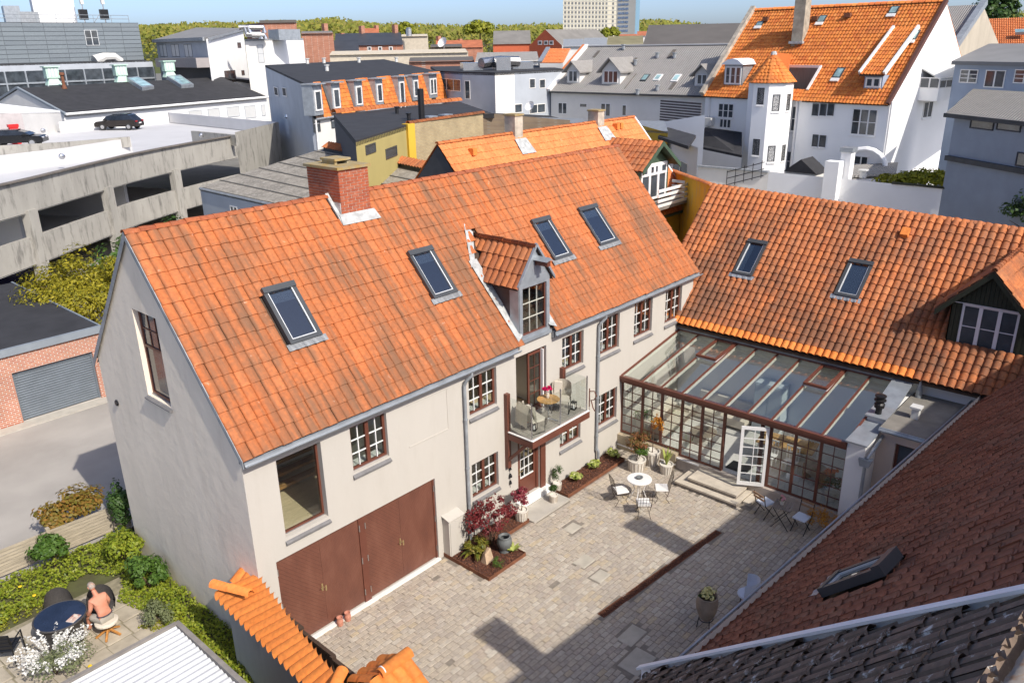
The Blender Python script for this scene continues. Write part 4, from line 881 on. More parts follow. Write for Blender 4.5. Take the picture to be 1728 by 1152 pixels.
# ---- planters and plants
plain('white_pot',(.66,.62,.55),.7,var=.12,scale=8,bmp=.2); plain('clay_pot',(.26,.21,.16),.7,var=.25,scale=5,bmp=.2); plain('grey_pot',(.13,.14,.14),.5,var=.2,scale=6); plain('terracotta',(.50,.22,.15),.8,var=.1); plain('bark_brown',(.09,.055,.035),.9,var=.3,scale=8,bmp=.5)
def pot(parent,x,y,z,r,h,ribs=True,mat='white_pot',k=.85):
    m=MB().lathe([(r*k,0),(r,h*.9),(r*1.04,h*.9),(r*1.04,h),(r*.9,h),(r*.88,h*.86)],(x,y,z),18,False); m.add([(x+r*.88*math.cos(2*math.pi*i/18),y+r*.88*math.sin(2*math.pi*i/18),z+h*.87) for i in range(18)],[tuple(range(18))])
    o=ob('pot',m,mat,parent)
    if ribs:
        rb=MB()
        for i in range(16): a=2*math.pi*i/16; rb.bar((x+r*k*1.01*math.cos(a),y+r*k*1.01*math.sin(a),z+.02),(x+r*1.01*math.cos(a),y+r*1.01*math.sin(a),z+h*.88),.022,.02)
        ob('pot_rib',rb,plain('pot_rib',(.42,.36,.29),.8,var=.2),o)
    return o
def stems(parent,x,y,z,n,h,sp,mat='bark_brown',seed=0,r=.012):
    rg=np.random.default_rng(seed); m=MB()
    for i in range(n):
        a=rg.uniform(0,6.28); q=rg.uniform(.4,1)*sp; m.tube([(x,y,z),(x+q*.35*math.cos(a),y+q*.35*math.sin(a),z+h*.5),(x+q*math.cos(a),y+q*math.sin(a),z+h)],[r,r*.7,r*.35],5)
    return ob('stem',m,mat,parent)
mp=wthing('japanese_maple','spreading dark red japanese maple in the corner bed','tree',(6.75,-.75,.05))
stems(mp,6.75,-.75,.04,6,.85,.55,seed=2,r=.028); foliage('crown','maple_red',mp,1700,(6.8,-.72,.98),(.92,.66,.6),.08,3,aspect=1.6,clumps=34,cl=.24,up=.6)
rp=wthing('red_ball_plant','red leaved ball shrub in a white ribbed pot beside the front door','potted plant',(8.3,-.5,0)); pot(rp,8.3,-.5,.045,.2,.36); stems(rp,8.3,-.5,.3,3,.3,.08); foliage('foliage','red_globe',rp,620,(8.3,-.5,.86),.32,.085,5,clumps=20,cl=.42)
fe=wthing('fern','yellow green fern clump in the corner bed next to the white cabinet','plant',(6.2,-.7,.05))
def fronds(parent,x,y,z,n,L,mat,seed,w=.06,arch=.5,lift=.7,name='frond'):
    rg=np.random.default_rng(seed); m=MB()
    for i in range(n):
        a=rg.uniform(0,6.28); l=L*rg.uniform(.65,1.15); u_=V(math.cos(a),math.sin(a),0); s=np.cross(u_,(0,0,1)); pts=[]; k=5
        for j in range(k+1):
            t=j/k; pts.append((V(x,y,z)+u_*l*t*(.45+.5*arch)+V(0,0,l*lift*(t-arch*t*t)),w*math.sin(math.pi*min(1,.12+t*.88))))
        vs=[]
        for p,ww in pts: vs+=[p-s*ww,p+s*ww+V(0,0,.01)]
        m.add(vs,[(2*j,2*j+1,2*j+3,2*j+2) for j in range(k)])
    return ob(name,m,mat,parent)
fronds(fe,6.2,-.7,.05,34,.62,'fern',7,.05,.8,1.0); foliage('foliage','fern',fe,500,(6.15,-.7,.35),(.42,.4,.25),.07,8,clumps=14)
ho=wthing('lime_plant','small lime leaved plant at the outer corner of the mulched corner bed','plant',(6.9,-1.42,.05)); fronds(ho,6.9,-1.42,.05,26,.3,'lime',9,.04,.5,1.1,name='leaf')
he=wthing('herb_tuft','low green herb tuft in front of the beige rock','plant',(6.1,-1.5,.05)); foliage('foliage','mid_green',he,420,(6.12,-1.5,.16),(.26,.22,.16),.05,10,aspect=4)
rk=MB(); rg=np.random.default_rng(3); pts=[V(*p) for p in ((-.18,-.1,0),(.2,-.12,0),(.22,.12,0),(-.2,.1,0),(-.1,-.06,.34),(.12,-.08,.42),(.1,.06,.38),(-.08,.07,.25))]
rk.hexa([p+rg.normal(0,.02,3)+V(6.1,-1.12,.04) for p in pts]); tag(ob('rock',rk,plain('beige_rock',(.50,.36,.24),.85,var=.2,scale=6,bmp=.5)),'angular beige rock standing upright in the corner bed','rock')
ur=wthing('ceramic_urn','dark grey glazed round urn standing in the corner bed','urn',(6.78,-1.2,.05)); ob('bowl',MB().lathe([(.15,0),(.17,.03),(.12,.07),(.17,.14),(.22,.28),(.2,.42),(.16,.47),(.18,.5),(.14,.5),(.13,.42)],(6.78,-1.2,.05),18,False),'grey_pot',ur,smooth=True)
hl=[('left',(968,803)),('middle',(1000,783)),('right',(1035,765))]
for k,(w_,p) in enumerate(hl):
    q=onz(p,.2); h_=wthing('hosta',{'left':'lime hosta in the wall bed, nearest the front door','middle':'lime hosta in the wall bed, in front of the downpipe','right':'lime hosta in the wall bed, nearest the conservatory'}[w_],'plant',(q[0],-.38,.05),group='hostas in the wall bed')
    fronds(h_,q[0],-.38,.05,34,.36,'lime',80+k,.055,.45,1.0,name='leaf'); foliage('foliage','lime',h_,160,(q[0],-.38,.22),(.26,.24,.14),.1,90+k,clumps=10)
for k,(p,lab,hh,rr) in enumerate((((940,828),'taller green cypress shrub in a pale pot beside the brown door',.55,.17),((934,848),'smaller green shrub in a pale pot in front of the taller potted cypress',.3,.15))):
    q=onz(p,0); c=wthing('potted_shrub',lab,'potted plant',(q[0],q[1],0)); pot(c,q[0],q[1],.045 if q[1]>-.9 else 0,rr*.85,.26); foliage('foliage','dark_green',c,700,(q[0],q[1],.3+hh*.55),(rr*1.15,rr*1.15,hh*.62),.06,95+k,aspect=3.5,clumps=18,cl=.4)
q=onz((1074,792),0); c=wthing('potted_nandina','bushy bronze and green shrub in a white ribbed pot near the conservatory','potted plant',(q[0],q[1],0)); pot(c,q[0],q[1],0,.3,.42); stems(c,q[0],q[1],.3,5,.5,.3); foliage('foliage','bronze_leaf',c,900,(q[0]+.1,q[1]+.1,.98),(.5,.5,.32),.1,101,aspect=3); foliage('foliage_low','mid_green',c,500,(q[0],q[1]-.15,.72),(.38,.36,.32),.1,102,aspect=3)
q=onz((1100,782),0); c=wthing('potted_orange_tree','thin young tree with orange leaves in a tall white pot by the conservatory','potted plant',(q[0],q[1],0)); pot(c,q[0],q[1],0,.26,.5); ob('stem',MB().tube([(q[0],q[1],.4),(q[0]+.02,q[1],1.4)],[.018,.01],6),'bark_brown',c); foliage('foliage','orange_leaf',c,300,(q[0]+.1,q[1]-.1,1.35),(.26,.26,.55),.09,103,clumps=16,cl=.35)
q=onz((1124,797),0); c=wthing('potted_snake_plant','upright pale striped leaf plant in a white pot left of the stone steps','potted plant',(q[0],q[1],0)); pot(c,q[0],q[1],0,.22,.34); fronds(c,q[0],q[1],.28,14,.5,'lime',104,.035,.1,1.4,name='leaf')
q=onz((1190,1058),0); c=wthing('flower_urn','large clay urn with pale yellow flowers on a dark iron stand','potted plant',(q[0],q[1],0))
ob('stand',MB().tube([(q[0]+.17*math.cos(a),q[1]+.17*math.sin(a),.28) for a in np.linspace(0,6.28,17)[:-1]],.012,5,closed=True).tube([(q[0]+.17,q[1],.28),(q[0]+.2,q[1],0)],.012,5).tube([(q[0]-.1,q[1]+.14,.28),(q[0]-.12,q[1]+.17,0)],.012,5).tube([(q[0]-.1,q[1]-.14,.28),(q[0]-.12,q[1]-.17,0)],.012,5),'black_metal',c)
ob('urn',MB().lathe([(.13,.28),(.18,.35),(.25,.55),(.27,.75),(.24,.9),(.25,.95),(.22,.95),(.2,.88)],(q[0],q[1],0),18,False),'clay_pot',c,smooth=True); foliage('foliage','dark_green',c,220,(q[0],q[1],.96),(.22,.22,.1),.07,105); foliage('flower_heads',leafmat('pale_yellow',[(.62,.58,.22),(.7,.66,.35)],.6,.2),c,240,(q[0],q[1],1.02),(.23,.23,.1),.06,106,aspect=1.1)
q=onz((1390,905),0); c=wthing('amber_bush','amber coloured feathery bush at the corner by the tiled roof gutter','bush',(q[0],q[1],0)); stems(c,q[0],q[1],0,6,.4,.3); foliage('foliage','amber_leaf',c,1500,(q[0]+.05,q[1],.45),(.45,.6,.5),.07,107,aspect=3,clumps=26,cl=.3)
# ---- iron garden set
plain('iron_brown',(.05,.036,.028),.6,metal=.3,var=.2); plain('cushion_white',(.74,.72,.69),.85,var=.05); plain('cushion_blue',(.60,.66,.76),.85,var=.04)
def iron_chair(name,label,x,y,rz,group=None,cush='cushion_white'):
    t=thing(name,label,'chair',(x,y,0),rz,group); r=.009
    fr_=MB()
    for sx_ in (-.2,.2):
        fr_.tube([(sx_,-.2,0),(sx_*.8,-.12,.15),(sx_*.9,-.2,.3),(sx_,-.2,.42)],r,5); fr_.tube([(sx_,.24,0),(sx_*.8,.12,.15),(sx_*.9,.18,.3),(sx_,.2,.42)],r,5)
    ob('leg_frame',fr_,'iron_brown',t)
    ob('seat_frame',MB().tube([(-.21,-.21,.42),(.21,-.21,.42),(.21,.21,.42),(-.21,.21,.42)],r,5,closed=True),'iron_brown',t)
    bk_=MB(); bk_.tube([(-.21,.2,.42),(-.22,.26,.7),(-.2,.32,.95),(0,.34,1.0),(.2,.32,.95),(.22,.26,.7),(.21,.2,.42)],r,5)
    for sx_ in (-.13,-.05,.05,.13): bk_.tube([(sx_,.2,.42),(sx_,.26,.7),(sx_,.33,.98)],.006,4)
    for zz in (.55,.68,.8,.9): bk_.tube([(-.215,.2+(zz-.42)*.23,zz),(.215,.2+(zz-.42)*.23,zz)],.006,4)
    ob('backrest',bk_,'iron_brown',t); ob('cushion',MB().hexa([(-.2,-.21,.43),(.2,-.21,.43),(.2,.19,.43),(-.2,.19,.43),(-.19,-.2,.475),(.19,-.2,.475),(.19,.18,.475),(-.19,.18,.475)]),cush,t)
    return t
tq=onz((1079,808),.72); tb=thing('garden_table','round white garden table with a grey bowl between the iron chairs','table',(tq[0],tq[1],0))
ob('tabletop',MB().lathe([(.37,.70),(.385,.71),(.385,.735),(.37,.74)],n=28),'cushion_white',tb)
for k in range(4):
    a=k*math.pi/2+.4; ob('leg',MB().tube([(.25*math.cos(a),.25*math.sin(a),.7),(.14*math.cos(a),.14*math.sin(a),.35),(.27*math.cos(a),.27*math.sin(a),0)],.014,6),'white_paint',tb)
bw=thing('table_bowl','small grey stone bowl on the round white garden table','bowl',(tq[0],tq[1],.741)); ob('bowl',MB().lathe([(.05,0),(.10,.03),(.115,.06),(.09,.06),(.03,.03)],n=14,cap=True),'grey_pot',bw)
G='iron chairs round the white table'
def chair_at(p,lab,face):
    q=onz(p,.45); d=V(*face)-q; rz=math.atan2(d[1],d[0])+math.pi/2; return iron_chair('iron_chair',lab,q[0],q[1],rz,G)
chair_at((1047,826),'brown iron lattice chair with white cushion, left of the round table',(tq[0],tq[1],0))
chair_at((1086,847),'brown iron lattice chair with white cushion, nearest the camera at the round table',(tq[0],tq[1],0))
chair_at((1117,822),'brown iron lattice chair with white cushion, between round table and stone steps',(tq[0],tq[1],0))
# ---- bistro set in the shade
def folding_chair(x,y,rz,label):
    t=thing('folding_chair',label,'chair',(x,y,0),rz,'folding chairs by the glass wall')
    m=MB()
    for s in (-.2,.2): m.bar((s,-.2,0),(s,.2,.45),.02).bar((s*.94,.22,0),(s*.94,-.16,.45),.02).bar((s,.2,.45),(s,.3,.86),.02)
    ob('leg_frame',m,'black_metal',t)
    for zz in (.66,.78): ob('back_slat',MB().box(-.21,.21,.24+(zz-.45)*.24,.26+(zz-.45)*.24,zz,zz+.06),plain('slat_wood',(.34,.20,.11),.6,var=.2),t)
    ob('cushion',MB().hexa([(-.2,-.2,.45),(.2,-.2,.45),(.2,.2,.45),(-.2,.2,.45),(-.19,-.19,.495),(.19,-.19,.495),(.19,.19,.495),(-.19,.19,.495)]),'cushion_blue',t); return t
q1,q2,qt=onz((1292,846),.47),onz((1353,872),.47),onz((1322,852),.7)
folding_chair(q1[0],q1[1],rad(70),'folding chair with pale cushion and light wood back beside the open white door')
folding_chair(q2[0],q2[1],rad(-95),'folding chair with pale cushion next to the amber bush')
t=thing('bistro_table','small slatted folding table with a flower pot in front of the glass wall','table',(qt[0],qt[1],0),.15)
for i in range(7): ob('slat',MB().box(-.28,.28,-.27+i*.08,-.21+i*.08,.69,.71),plain('slat_grey',(.22,.19,.17),.7,var=.2),t)
for s in (-.22,.22): ob('leg_frame',MB().bar((s,-.25,0),(s,.25,.69),.018).bar((s*.9,.25,0),(s*.9,-.25,.69),.018),'black_metal',t)
c=wthing('pink_flower_pot','small white pot of pink flowers on the slatted folding table','potted plant',(qt[0],qt[1]+.05,.71)); ob('pot',MB().lathe([(.05,0),(.07,.12),(.06,.12),(.05,.1)],(qt[0],qt[1]+.05,.71),12),'white_pot',c); foliage('flower_heads',leafmat('pink_flower',[(.65,.30,.34),(.72,.45,.48)],.6,.2),c,90,(qt[0],qt[1]+.05,.92),.1,.06,110,aspect=1.2,clumps=6); foliage('foliage','dark_green',c,60,(qt[0],qt[1]+.05,.86),.08,.05,111,clumps=6)
# white wicker chair half behind the gutter
q=onz((1262,1000),.45); t=thing('white_chair','white round backed garden chair half hidden behind the tiled roof gutter','chair',(q[0],q[1],0),rad(200))
vs=[];fs=[];n=13
for zz,rr in ((.42,.27),(.6,.29),(.85,.27)):
    for i in range(n): a=math.pi*1.15*i/(n-1)-.25; vs.append((rr*math.cos(a),rr*math.sin(a),zz+.05*math.sin(a)))
m=MB().add(vs,[(j*n+i,j*n+i+1,(j+1)*n+i+1,(j+1)*n+i) for j in range(2) for i in range(n-1)]); ob('backrest',m,'cushion_blue',t)
ob('seat',MB().lathe([(.25,.40),(.26,.42),(.24,.45)],n=18),'cushion_blue',t)
for k in range(4): a=k*math.pi/2+.78; ob('leg',MB().tube([(.2*math.cos(a),.2*math.sin(a),.41),(.25*math.cos(a),.25*math.sin(a),0)],.012,6),'iron_brown',t)
# ---- small things on the house wall
cab=wthing('meter_cabinet','white meter cabinet standing against the wall between garage door and downpipe','cabinet',(5.85,-.16,0))
ob('body',MB().box(5.56,6.12,-.26,-.003,.02,1.2),'cream_plaster',cab); ob('top',MB().prism([(5.53,-.3,1.2),(6.15,-.3,1.2),(6.15,0,1.28),(5.53,0,1.28)],(0,0,.03)),'cream_plaster',cab); ob('door',MB().box(5.6,6.08,-.275,-.262,.08,1.14),'cream_plaster',cab)
orn=wthing('door_charm','dark hanging metal charm on the cream wall left of the front door','wall ornament',(8.35,-.02,1.2)); ob('chain',MB().tube([(8.35,-.02,1.75),(8.35,-.03,.95)],.006,5),'black_metal',orn)
for zz,r_ in ((1.6,.045),(1.35,.06),(1.12,.045)): ob('bell',MB().lathe([(r_*.4,.07),(r_*.7,.03),(r_,-.04),(r_*.5,-.05)],(8.35,-.04,zz),10),'black_metal',orn)
lp=wthing('wall_bracket','ornate brown iron bracket on the wall beside the right downpipe','wall bracket',(12.3,-.1,2.6)); bq=ony((1000,695),-.15)
ob('scroll',MB().tube([(bq[0],-.02,2.75),(bq[0],-.2,2.8),(bq[0]+.02,-.28,2.65),(bq[0],-.2,2.5),(bq[0],-.08,2.45),(bq[0],-.16,2.2),(bq[0],-.24,2.1)],.018,6).tube([(bq[0],-.01,2.85),(bq[0],-.01,2.2)],.02,6),'brown_paint',lp)
for k,(p,lab) in enumerate((((572,1052),'left one of two small pink clay pots on the garage threshold'),((585,1044),'right one of two small pink clay pots on the garage threshold'))):
    q=onz(p,0); c=thing('clay_pot',lab,'pot',(q[0],min(q[1],-.12),0)); ob('body',MB().lathe([(.07,0),(.085,.12),(.07,.2),(.08,.24),(.06,.24),(.05,.2)],n=12),'terracotta',c)
# ---- on the balcony
def balcony_chair(x,y,rz,label,blanket):
    t=thing('balcony_chair',label,'chair',(x,y,2.9),rz,'balcony chairs'); m=MB(); r=.011
    for s in (-.26,.26): m.tube([(s,-.22,0),(s,-.24,.42)],r,5).tube([(s,.25,0),(s,.22,.42)],r,5).tube([(s,-.24,0.01),(s,.25,.01)],r,5)
    ob('leg_frame',m,'black_metal',t)
    vs=[];n=11
    for zz,rr in ((.36,.26),(.6,.31),(.86,.29)):
        for i in range(n): a=math.pi*(.1+.8*i/(n-1)); vs.append((rr*math.cos(a)*1.05,rr*math.sin(a)-.02+(zz-.36)*.12,zz+ (zz-.36)*.15*math.sin(a)))
    ob('rope_back',MB().add(vs,[(j*n+i,j*n+i+1,(j+1)*n+i+1,(j+1)*n+i) for j in range(2) for i in range(n-1)]),plain('rope_grey',(.42,.38,.31),.85,var=.2,scale=30,bmp=.4),t)
    ob('seat_cushion',MB().hexa([(-.25,-.26,.36),(.25,-.26,.36),(.25,.2,.36),(-.25,.2,.36),(-.24,-.25,.45),(.24,-.25,.45),(.24,.19,.45),(-.24,.19,.45)]),plain('linen',(.60,.54,.45),.9,var=.06),t)
    ob('back_cushion',MB().hexa([(-.24,.1,.42),(0.0,.08,.42),(0.0,.2,.42),(-.24,.2,.42),(-.24,.18,.88),(0,.16,.88),(0,.27,.88),(-.24,.27,.88)]),'linen',t)
    if blanket:
        b=MB(); vs=[]
        for i in range(9):
            u_=-.3+.075*i; vs+= [(u_,.14,.5),(u_,.24,.78),(u_,.33,.92+.015*math.sin(i*2.1)),(u_,.41,.7),(u_,.42+.02*math.sin(i*1.7),.28)]
        b.add(vs,[(i*5+j,i*5+j+1,(i+1)*5+j+1,(i+1)*5+j) for i in range(8) for j in range(4)]); ob('blanket',b,plain('wool_cream',(.66,.58,.44),.95,var=.12,scale=25,bmp=.5),t)
    return t
balcony_chair(8.75,-.62,rad(75),'balcony chair draped with a cream fringed blanket, on the left',True)
balcony_chair(10.3,-.42,rad(-60),'balcony chair with grey linen cushions, right of the round table',False)
q=onz((928,672),3.62); t=thing('balcony_table','round honey wood table on a star base on the balcony','table',(9.52,-.55,2.905)); ob('tabletop',MB().lathe([(.33,.68),(.34,.69),(.34,.71),(.33,.715)],n=28),plain('honey_wood',(.48,.27,.09),.5,var=.25,scale=5,scl=(1,6,1)),t); ob('column',MB().tube([(0,0,.06),(0,0,.68)],.022,8),'steel',t)
for k in range(4): a=k*math.pi/2+.5; ob('foot',MB().tube([(0,0,.08),(.3*math.cos(a),.3*math.sin(a),.015)],[.02,.012],6),'steel',t)
c=wthing('flower_vase','bright pink flowers in a cream vase on the round balcony table','flowers',(9.55,-.5,3.62)); ob('vase',MB().lathe([(.04,0),(.055,.06),(.05,.16),(.055,.18),(.045,.18)],(9.55,-.5,3.62),12),'linen',c); foliage('flower_heads',leafmat('hot_pink',[(.62,.01,.10),(.75,.03,.18),(.5,.005,.06)],.5,.25),c,170,(9.55,-.5,3.9),(.16,.15,.11),.075,120,aspect=1.2,clumps=9)
for k,(p,lab) in enumerate((((901,725),'black candle lantern at the left front corner of the balcony'),((982,682),'black candle lantern at the right end of the balcony'))):
    q=onz(p,2.9); x_=min(max(q[0],8.4),10.65); y_=max(q[1],-.85); t=thing('lantern',lab,'lantern',(x_,y_,2.9),.3,'balcony lanterns'); h=.24 if k else .34
    m=MB().box(-.08,.08,-.08,.08,0,.02).box(-.08,.08,-.08,.08,h-.03,h)
    for sx_ in (-.075,.075):
        for sy_ in (-.075,.075): m.box(sx_-.008,sx_+.008,sy_-.008,sy_+.008,.02,h-.03)
    ob('cage',m,'black_metal',t); ob('candle',MB().lathe([(.03,.02),(.03,h*.5)],n=10),'white_paint',t); ob('handle',MB().tube([(-.05,0,h),(-.05,0,h+.07),(.05,0,h+.07),(.05,0,h)],.006,5),'black_metal',t)
c=thing('clay_jug','pink clay jug on the balcony by the open door','jug',(9.05,-.13,2.905)); ob('body',MB().lathe([(.08,0),(.11,.1),(.1,.26),(.06,.34),(.075,.38),(.05,.38)],n=12),'terracotta',c)
# ---- inside the glass room
def boxes_thing(name,label,cat,loc,rz,parts,group=None):
    t=thing(name,label,cat,loc,rz,group)
    for nm,mat,bx in parts:
        m=MB()
        for b in bx: m.box(*b)
        ob(nm,m,mat,t)
    return t
FZ=.425
boxes_thing('sofa','white sofa by the left windows of the conservatory','sofa',(15.6,-1.0,FZ),0,[('seat','linen',[(-.9,.9,-.4,.35,.12,.42)]),('backrest','linen',[(-.9,.9,.352,.55,.12,.8)]),('armrest','linen',[(-1.08,-.902,-.4,.55,.12,.6)]),('armrest','linen',[(.902,1.08,-.4,.55,.12,.6)])])
boxes_thing('long_sofa','long pale sofa along the back wall of the conservatory','sofa',(17.45,-2.2,FZ),rad(-90),[('seat','linen',[(-1.1,1.1,-.4,.35,.12,.42)]),('backrest','linen',[(-1.1,1.1,.352,.55,.12,.8)])])
t=thing('round_coffee_table','round dark low table inside the conservatory','table',(15.6,-2.5,FZ)); ob('tabletop',MB().lathe([(.45,.36),(.46,.38),(.45,.4)],n=24),'clay_pot',t)
for k in range(3): a=k*2.09; ob('leg',MB().tube([(.3*math.cos(a),.3*math.sin(a),.36),(.36*math.cos(a),.36*math.sin(a),0)],.015,6),'black_metal',t)
boxes_thing('dining_table','honey wood dining table inside the conservatory behind the open door','table',(16.0,-5.3,FZ),rad(8),[('tabletop','honey_wood',[(-.45,.45,-.9,.9,.7,.75)])]+[('leg','white_paint',[(sx_-.03,sx_+.03,sy_-.03,sy_+.03,0,.7)]) for sx_ in (-.38,.38) for sy_ in (-.8,.8)])
for k,(x_,y_,r_) in enumerate(((15.35,-5.0,90),(15.35,-5.7,90),(16.7,-5.1,-90),(16.7,-5.8,-90))):
    boxes_thing('dining_chair',['white slatted chair at the dining table, nearest the open door','white slatted chair at the dining table, front row away from the door','white slatted chair behind the dining table, nearer the door','white slatted chair behind the dining table, farther from the door'][k],'chair',(x_,y_,FZ),rad(r_+180),[('seat','white_paint',[(-.21,.21,-.2,.2,.42,.45)]),('backrest','white_paint',[(-.2+i*.1-.012,-.2+i*.1+.012,.19,.21,.45,.88) for i in range(5)]+[(-.22,.22,.185,.215,.88,.93)])]+[('leg','white_paint',[(sx_-.015,sx_+.015,sy_-.015,sy_+.015,0,.42)]) for sx_ in (-.18,.18) for sy_ in (-.17,.17)],'dining chairs in the conservatory')
boxes_thing('armchair','dark wooden armchair in the right part of the conservatory','chair',(15.5,-6.6,FZ),rad(60),[('seat','clay_pot',[(-.3,.3,-.3,.25,.3,.42)]),('backrest','clay_pot',[(-.3,.3,.252,.34,.3,.85)]),('frame','wood_warm',[(-.36,-.302,-.3,.34,0,.55),(.302,.36,-.3,.34,0,.55)])])
boxes_thing('door_mat','black door mat just inside the open conservatory door','mat',(14.75,-4.3,FZ),0,[('mat','black_metal',[(-.3,.3,-.35,.35,0,.012)])])
c=wthing('indoor_flower','orange flowering plant in the right corner of the conservatory','potted plant',(14.7,-7.3,FZ)); pot(c,14.7,-7.3,FZ,.18,.3,False); foliage('foliage','dark_green',c,200,(14.7,-7.3,1.0),(.28,.28,.3),.1,130); foliage('flower_heads',leafmat('orange_flower',[(.6,.12,.02),(.65,.2,.04)],.5,.2),c,110,(14.7,-7.3,1.35),(.25,.25,.15),.09,131,clumps=8)
c=wthing('indoor_palm','green leafy plant beside the sofa in the conservatory','potted plant',(14.8,-.6,FZ)); pot(c,14.8,-.6,FZ,.2,.3,False); foliage('foliage','mid_green',c,260,(14.8,-.6,1.1),(.35,.35,.4),.12,132,aspect=3)
boxes_thing('white_cabinet','pale blue grey tall cabinet against the conservatory back wall','cabinet',(17.7,-3.9,FZ),0,[('body',plain('pale_blue',(.50,.55,.57),.6,var=.04),[(-.3,.3,-.5,.5,0,1.9)]),('door','pale_blue',[(-.32,-.302,-.48,-.01,.05,1.85)]),('door','pale_blue',[(-.32,-.302,.01,.48,.05,1.85)])])
# ================================================================ left: garden, walls, garage
struct('garden_soil',MB().quad((-14,-6,-.03),(.0,-6,-.03),(.0,8.8,-.03),(-14,8.8,-.03)),plain('soil_green',(.10,.11,.035),.95,var=.4,scale=1.5,bmp=.6,bscale=12,c2=(.06,.05,.025)))
# patio slabs
pat=struct('patio',MB().quad((-7,1.6,-.012),(-.9,1.6,-.012),(-.9,6.1,-.012),(-7,6.1,-.012)),plain('patio_joint',(.24,.21,.14),.95,var=.3,scale=5))
plain('patio_slab',(.40,.35,.27),.9,var=.22,scale=2.2,bmp=.3)
rg=np.random.default_rng(8); ca,sa=math.cos(rad(4)),math.sin(rad(4))
for i in range(9):
    for j in range(7):
        x=-6.6+i*.62; y=1.75+j*.6
        if x>-1.7 and y>4.9+ (x+1.7)*-.6: continue
        ob('patio_slab',sett_base(),'patio_slab',pat,M=frame((x+rg.normal(0,.01),y,-.05+rg.normal(0,.004)),(.60*ca,.6*sa,0),(-.58*sa,.58*ca,0),(0,0,.052)))
Z3_=V(0,0,1)
# ---- garden wall with new tile coping
plaster('wall_grey',(.60,.57,.52),.14,1.0,dirt=(.36,.34,.31),dirt_amt=.5,bmp=.4)
gwal=wthing('garden_wall','grey plastered garden wall capped with bright orange tiles beside the garage','wall',(-.45,-2,0))
c00,c10,c01,c11=onz((366,997),1.92),onz((519,1150),1.92),onz((415,1004),2.28),onz((554,1132),2.28)
k_=1.45; c10=c00+(c10-c00)*k_; c11=c01+(c11-c01)*k_
wa,wb_,wc_,wd_=[p*V(1,1,0) for p in (c00+(c01-c00)*.3,c10+(c11-c10)*.3,c11+(c11-c10)*.1,c01+(c01-c00)*.1)]
ob('wall',MB().hexa([wa-Z3_*.2,wd_-Z3_*.2,wc_-Z3_*.2,wb_-Z3_*.2][::-1]+[wa+Z3_*1.9,wd_+Z3_*2.12,wc_+Z3_*2.12,wb_+Z3_*1.9][::-1]),'wall_grey',gwal)
roof_tiles(gwal,c00,c10,c01,c11,24,1,pantile(.055,'roll',8,1.02,.02,.02),'tile_new',None,40,seed=71,name='coping_tile')
ridge_tiles(gwal,onz((360,985),2.0),onz((420,1000),2.32),.12,.9,'tile_new',most=3)
roof_tiles(gwal,onz((388,980),2.1),onz((434,990),2.12),onz((424,956),2.32),onz((446,968),2.36),3,1,pantile(.05,'roll',8,1.02,.02,.02),'tile_new',None,10,seed=72,name='coping_tile')
ridge_tiles(gwal,onz((578,1130),2.3),onz((560,1165),2.3),.12,.6,'tile_new',most=3)
# gate pillar with small tiled gable cap
pil=wthing('gate_pillar','white gate pillar with a little gabled cap of bright orange tiles','gate pillar',(.1,-4.35,0))
ob('shaft',MB().box(-.25,.42,-4.9,-4.0,-.1,2.1).prism([(-.25,-4.9,2.1),(-.25,-4.0,2.1),(-.25,-4.45,2.45)],(.67,0,0)),'white_plaster',pil)
roof_tiles(pil,(.52,-3.72,2.06),(-.42,-3.72,2.06),(.52,-4.45,2.52),(-.42,-4.45,2.52),4,2,pantile(.06,'roll',8,1.05,.02,.025),'tile_new',None,20,seed=73,name='cap_tile')
roof_tiles(pil,(-.42,-5.2,2.04),(.52,-5.2,2.04),(-.42,-4.45,2.52),(.52,-4.45,2.52),4,2,pantile(.06,'roll',8,1.05,.02,.025),'tile_new',None,20,seed=74,name='cap_tile')
ridge_tiles(pil,(.56,-4.45,2.55),(-.1,-4.45,2.55),.13,.62,'tile_new',most=3); ob('mortar_end',MB().lathe([(.11,0),(.11,.02)],n=14).xf(frame((-.12,-4.45,2.56),(0,1,0),(0,0,1),(1,0,0))),'white_plaster',pil)
# dark timber gate fence
fen=wthing('timber_fence','dark brown board fence in panels between the garage corner and the tiled gate pillar','fence',(.05,-2,0))
for k in range(3):
    y0=-.25-k*1.22; y1=y0-1.18; x_=.1-.06*k
    ob('post',MB().box(x_-.05,x_+.05,y0-.03,y0+.06,-.1,1.82),'wood_dark',fen); ob('rail',MB().box(x_-.05,x_+.03,y1,y0-.03,1.72,1.78),'wood_dark',fen)
    for i in range(11): ob('board',MB().box(x_-.02,x_+.0,y0-.04-i*.104-.098,y0-.04-i*.104,.05,1.72),plain('board_brown',(.11,.075,.045),.8,var=.3,scale=5,scl=(4,4,.6),bmp=.2),fen)
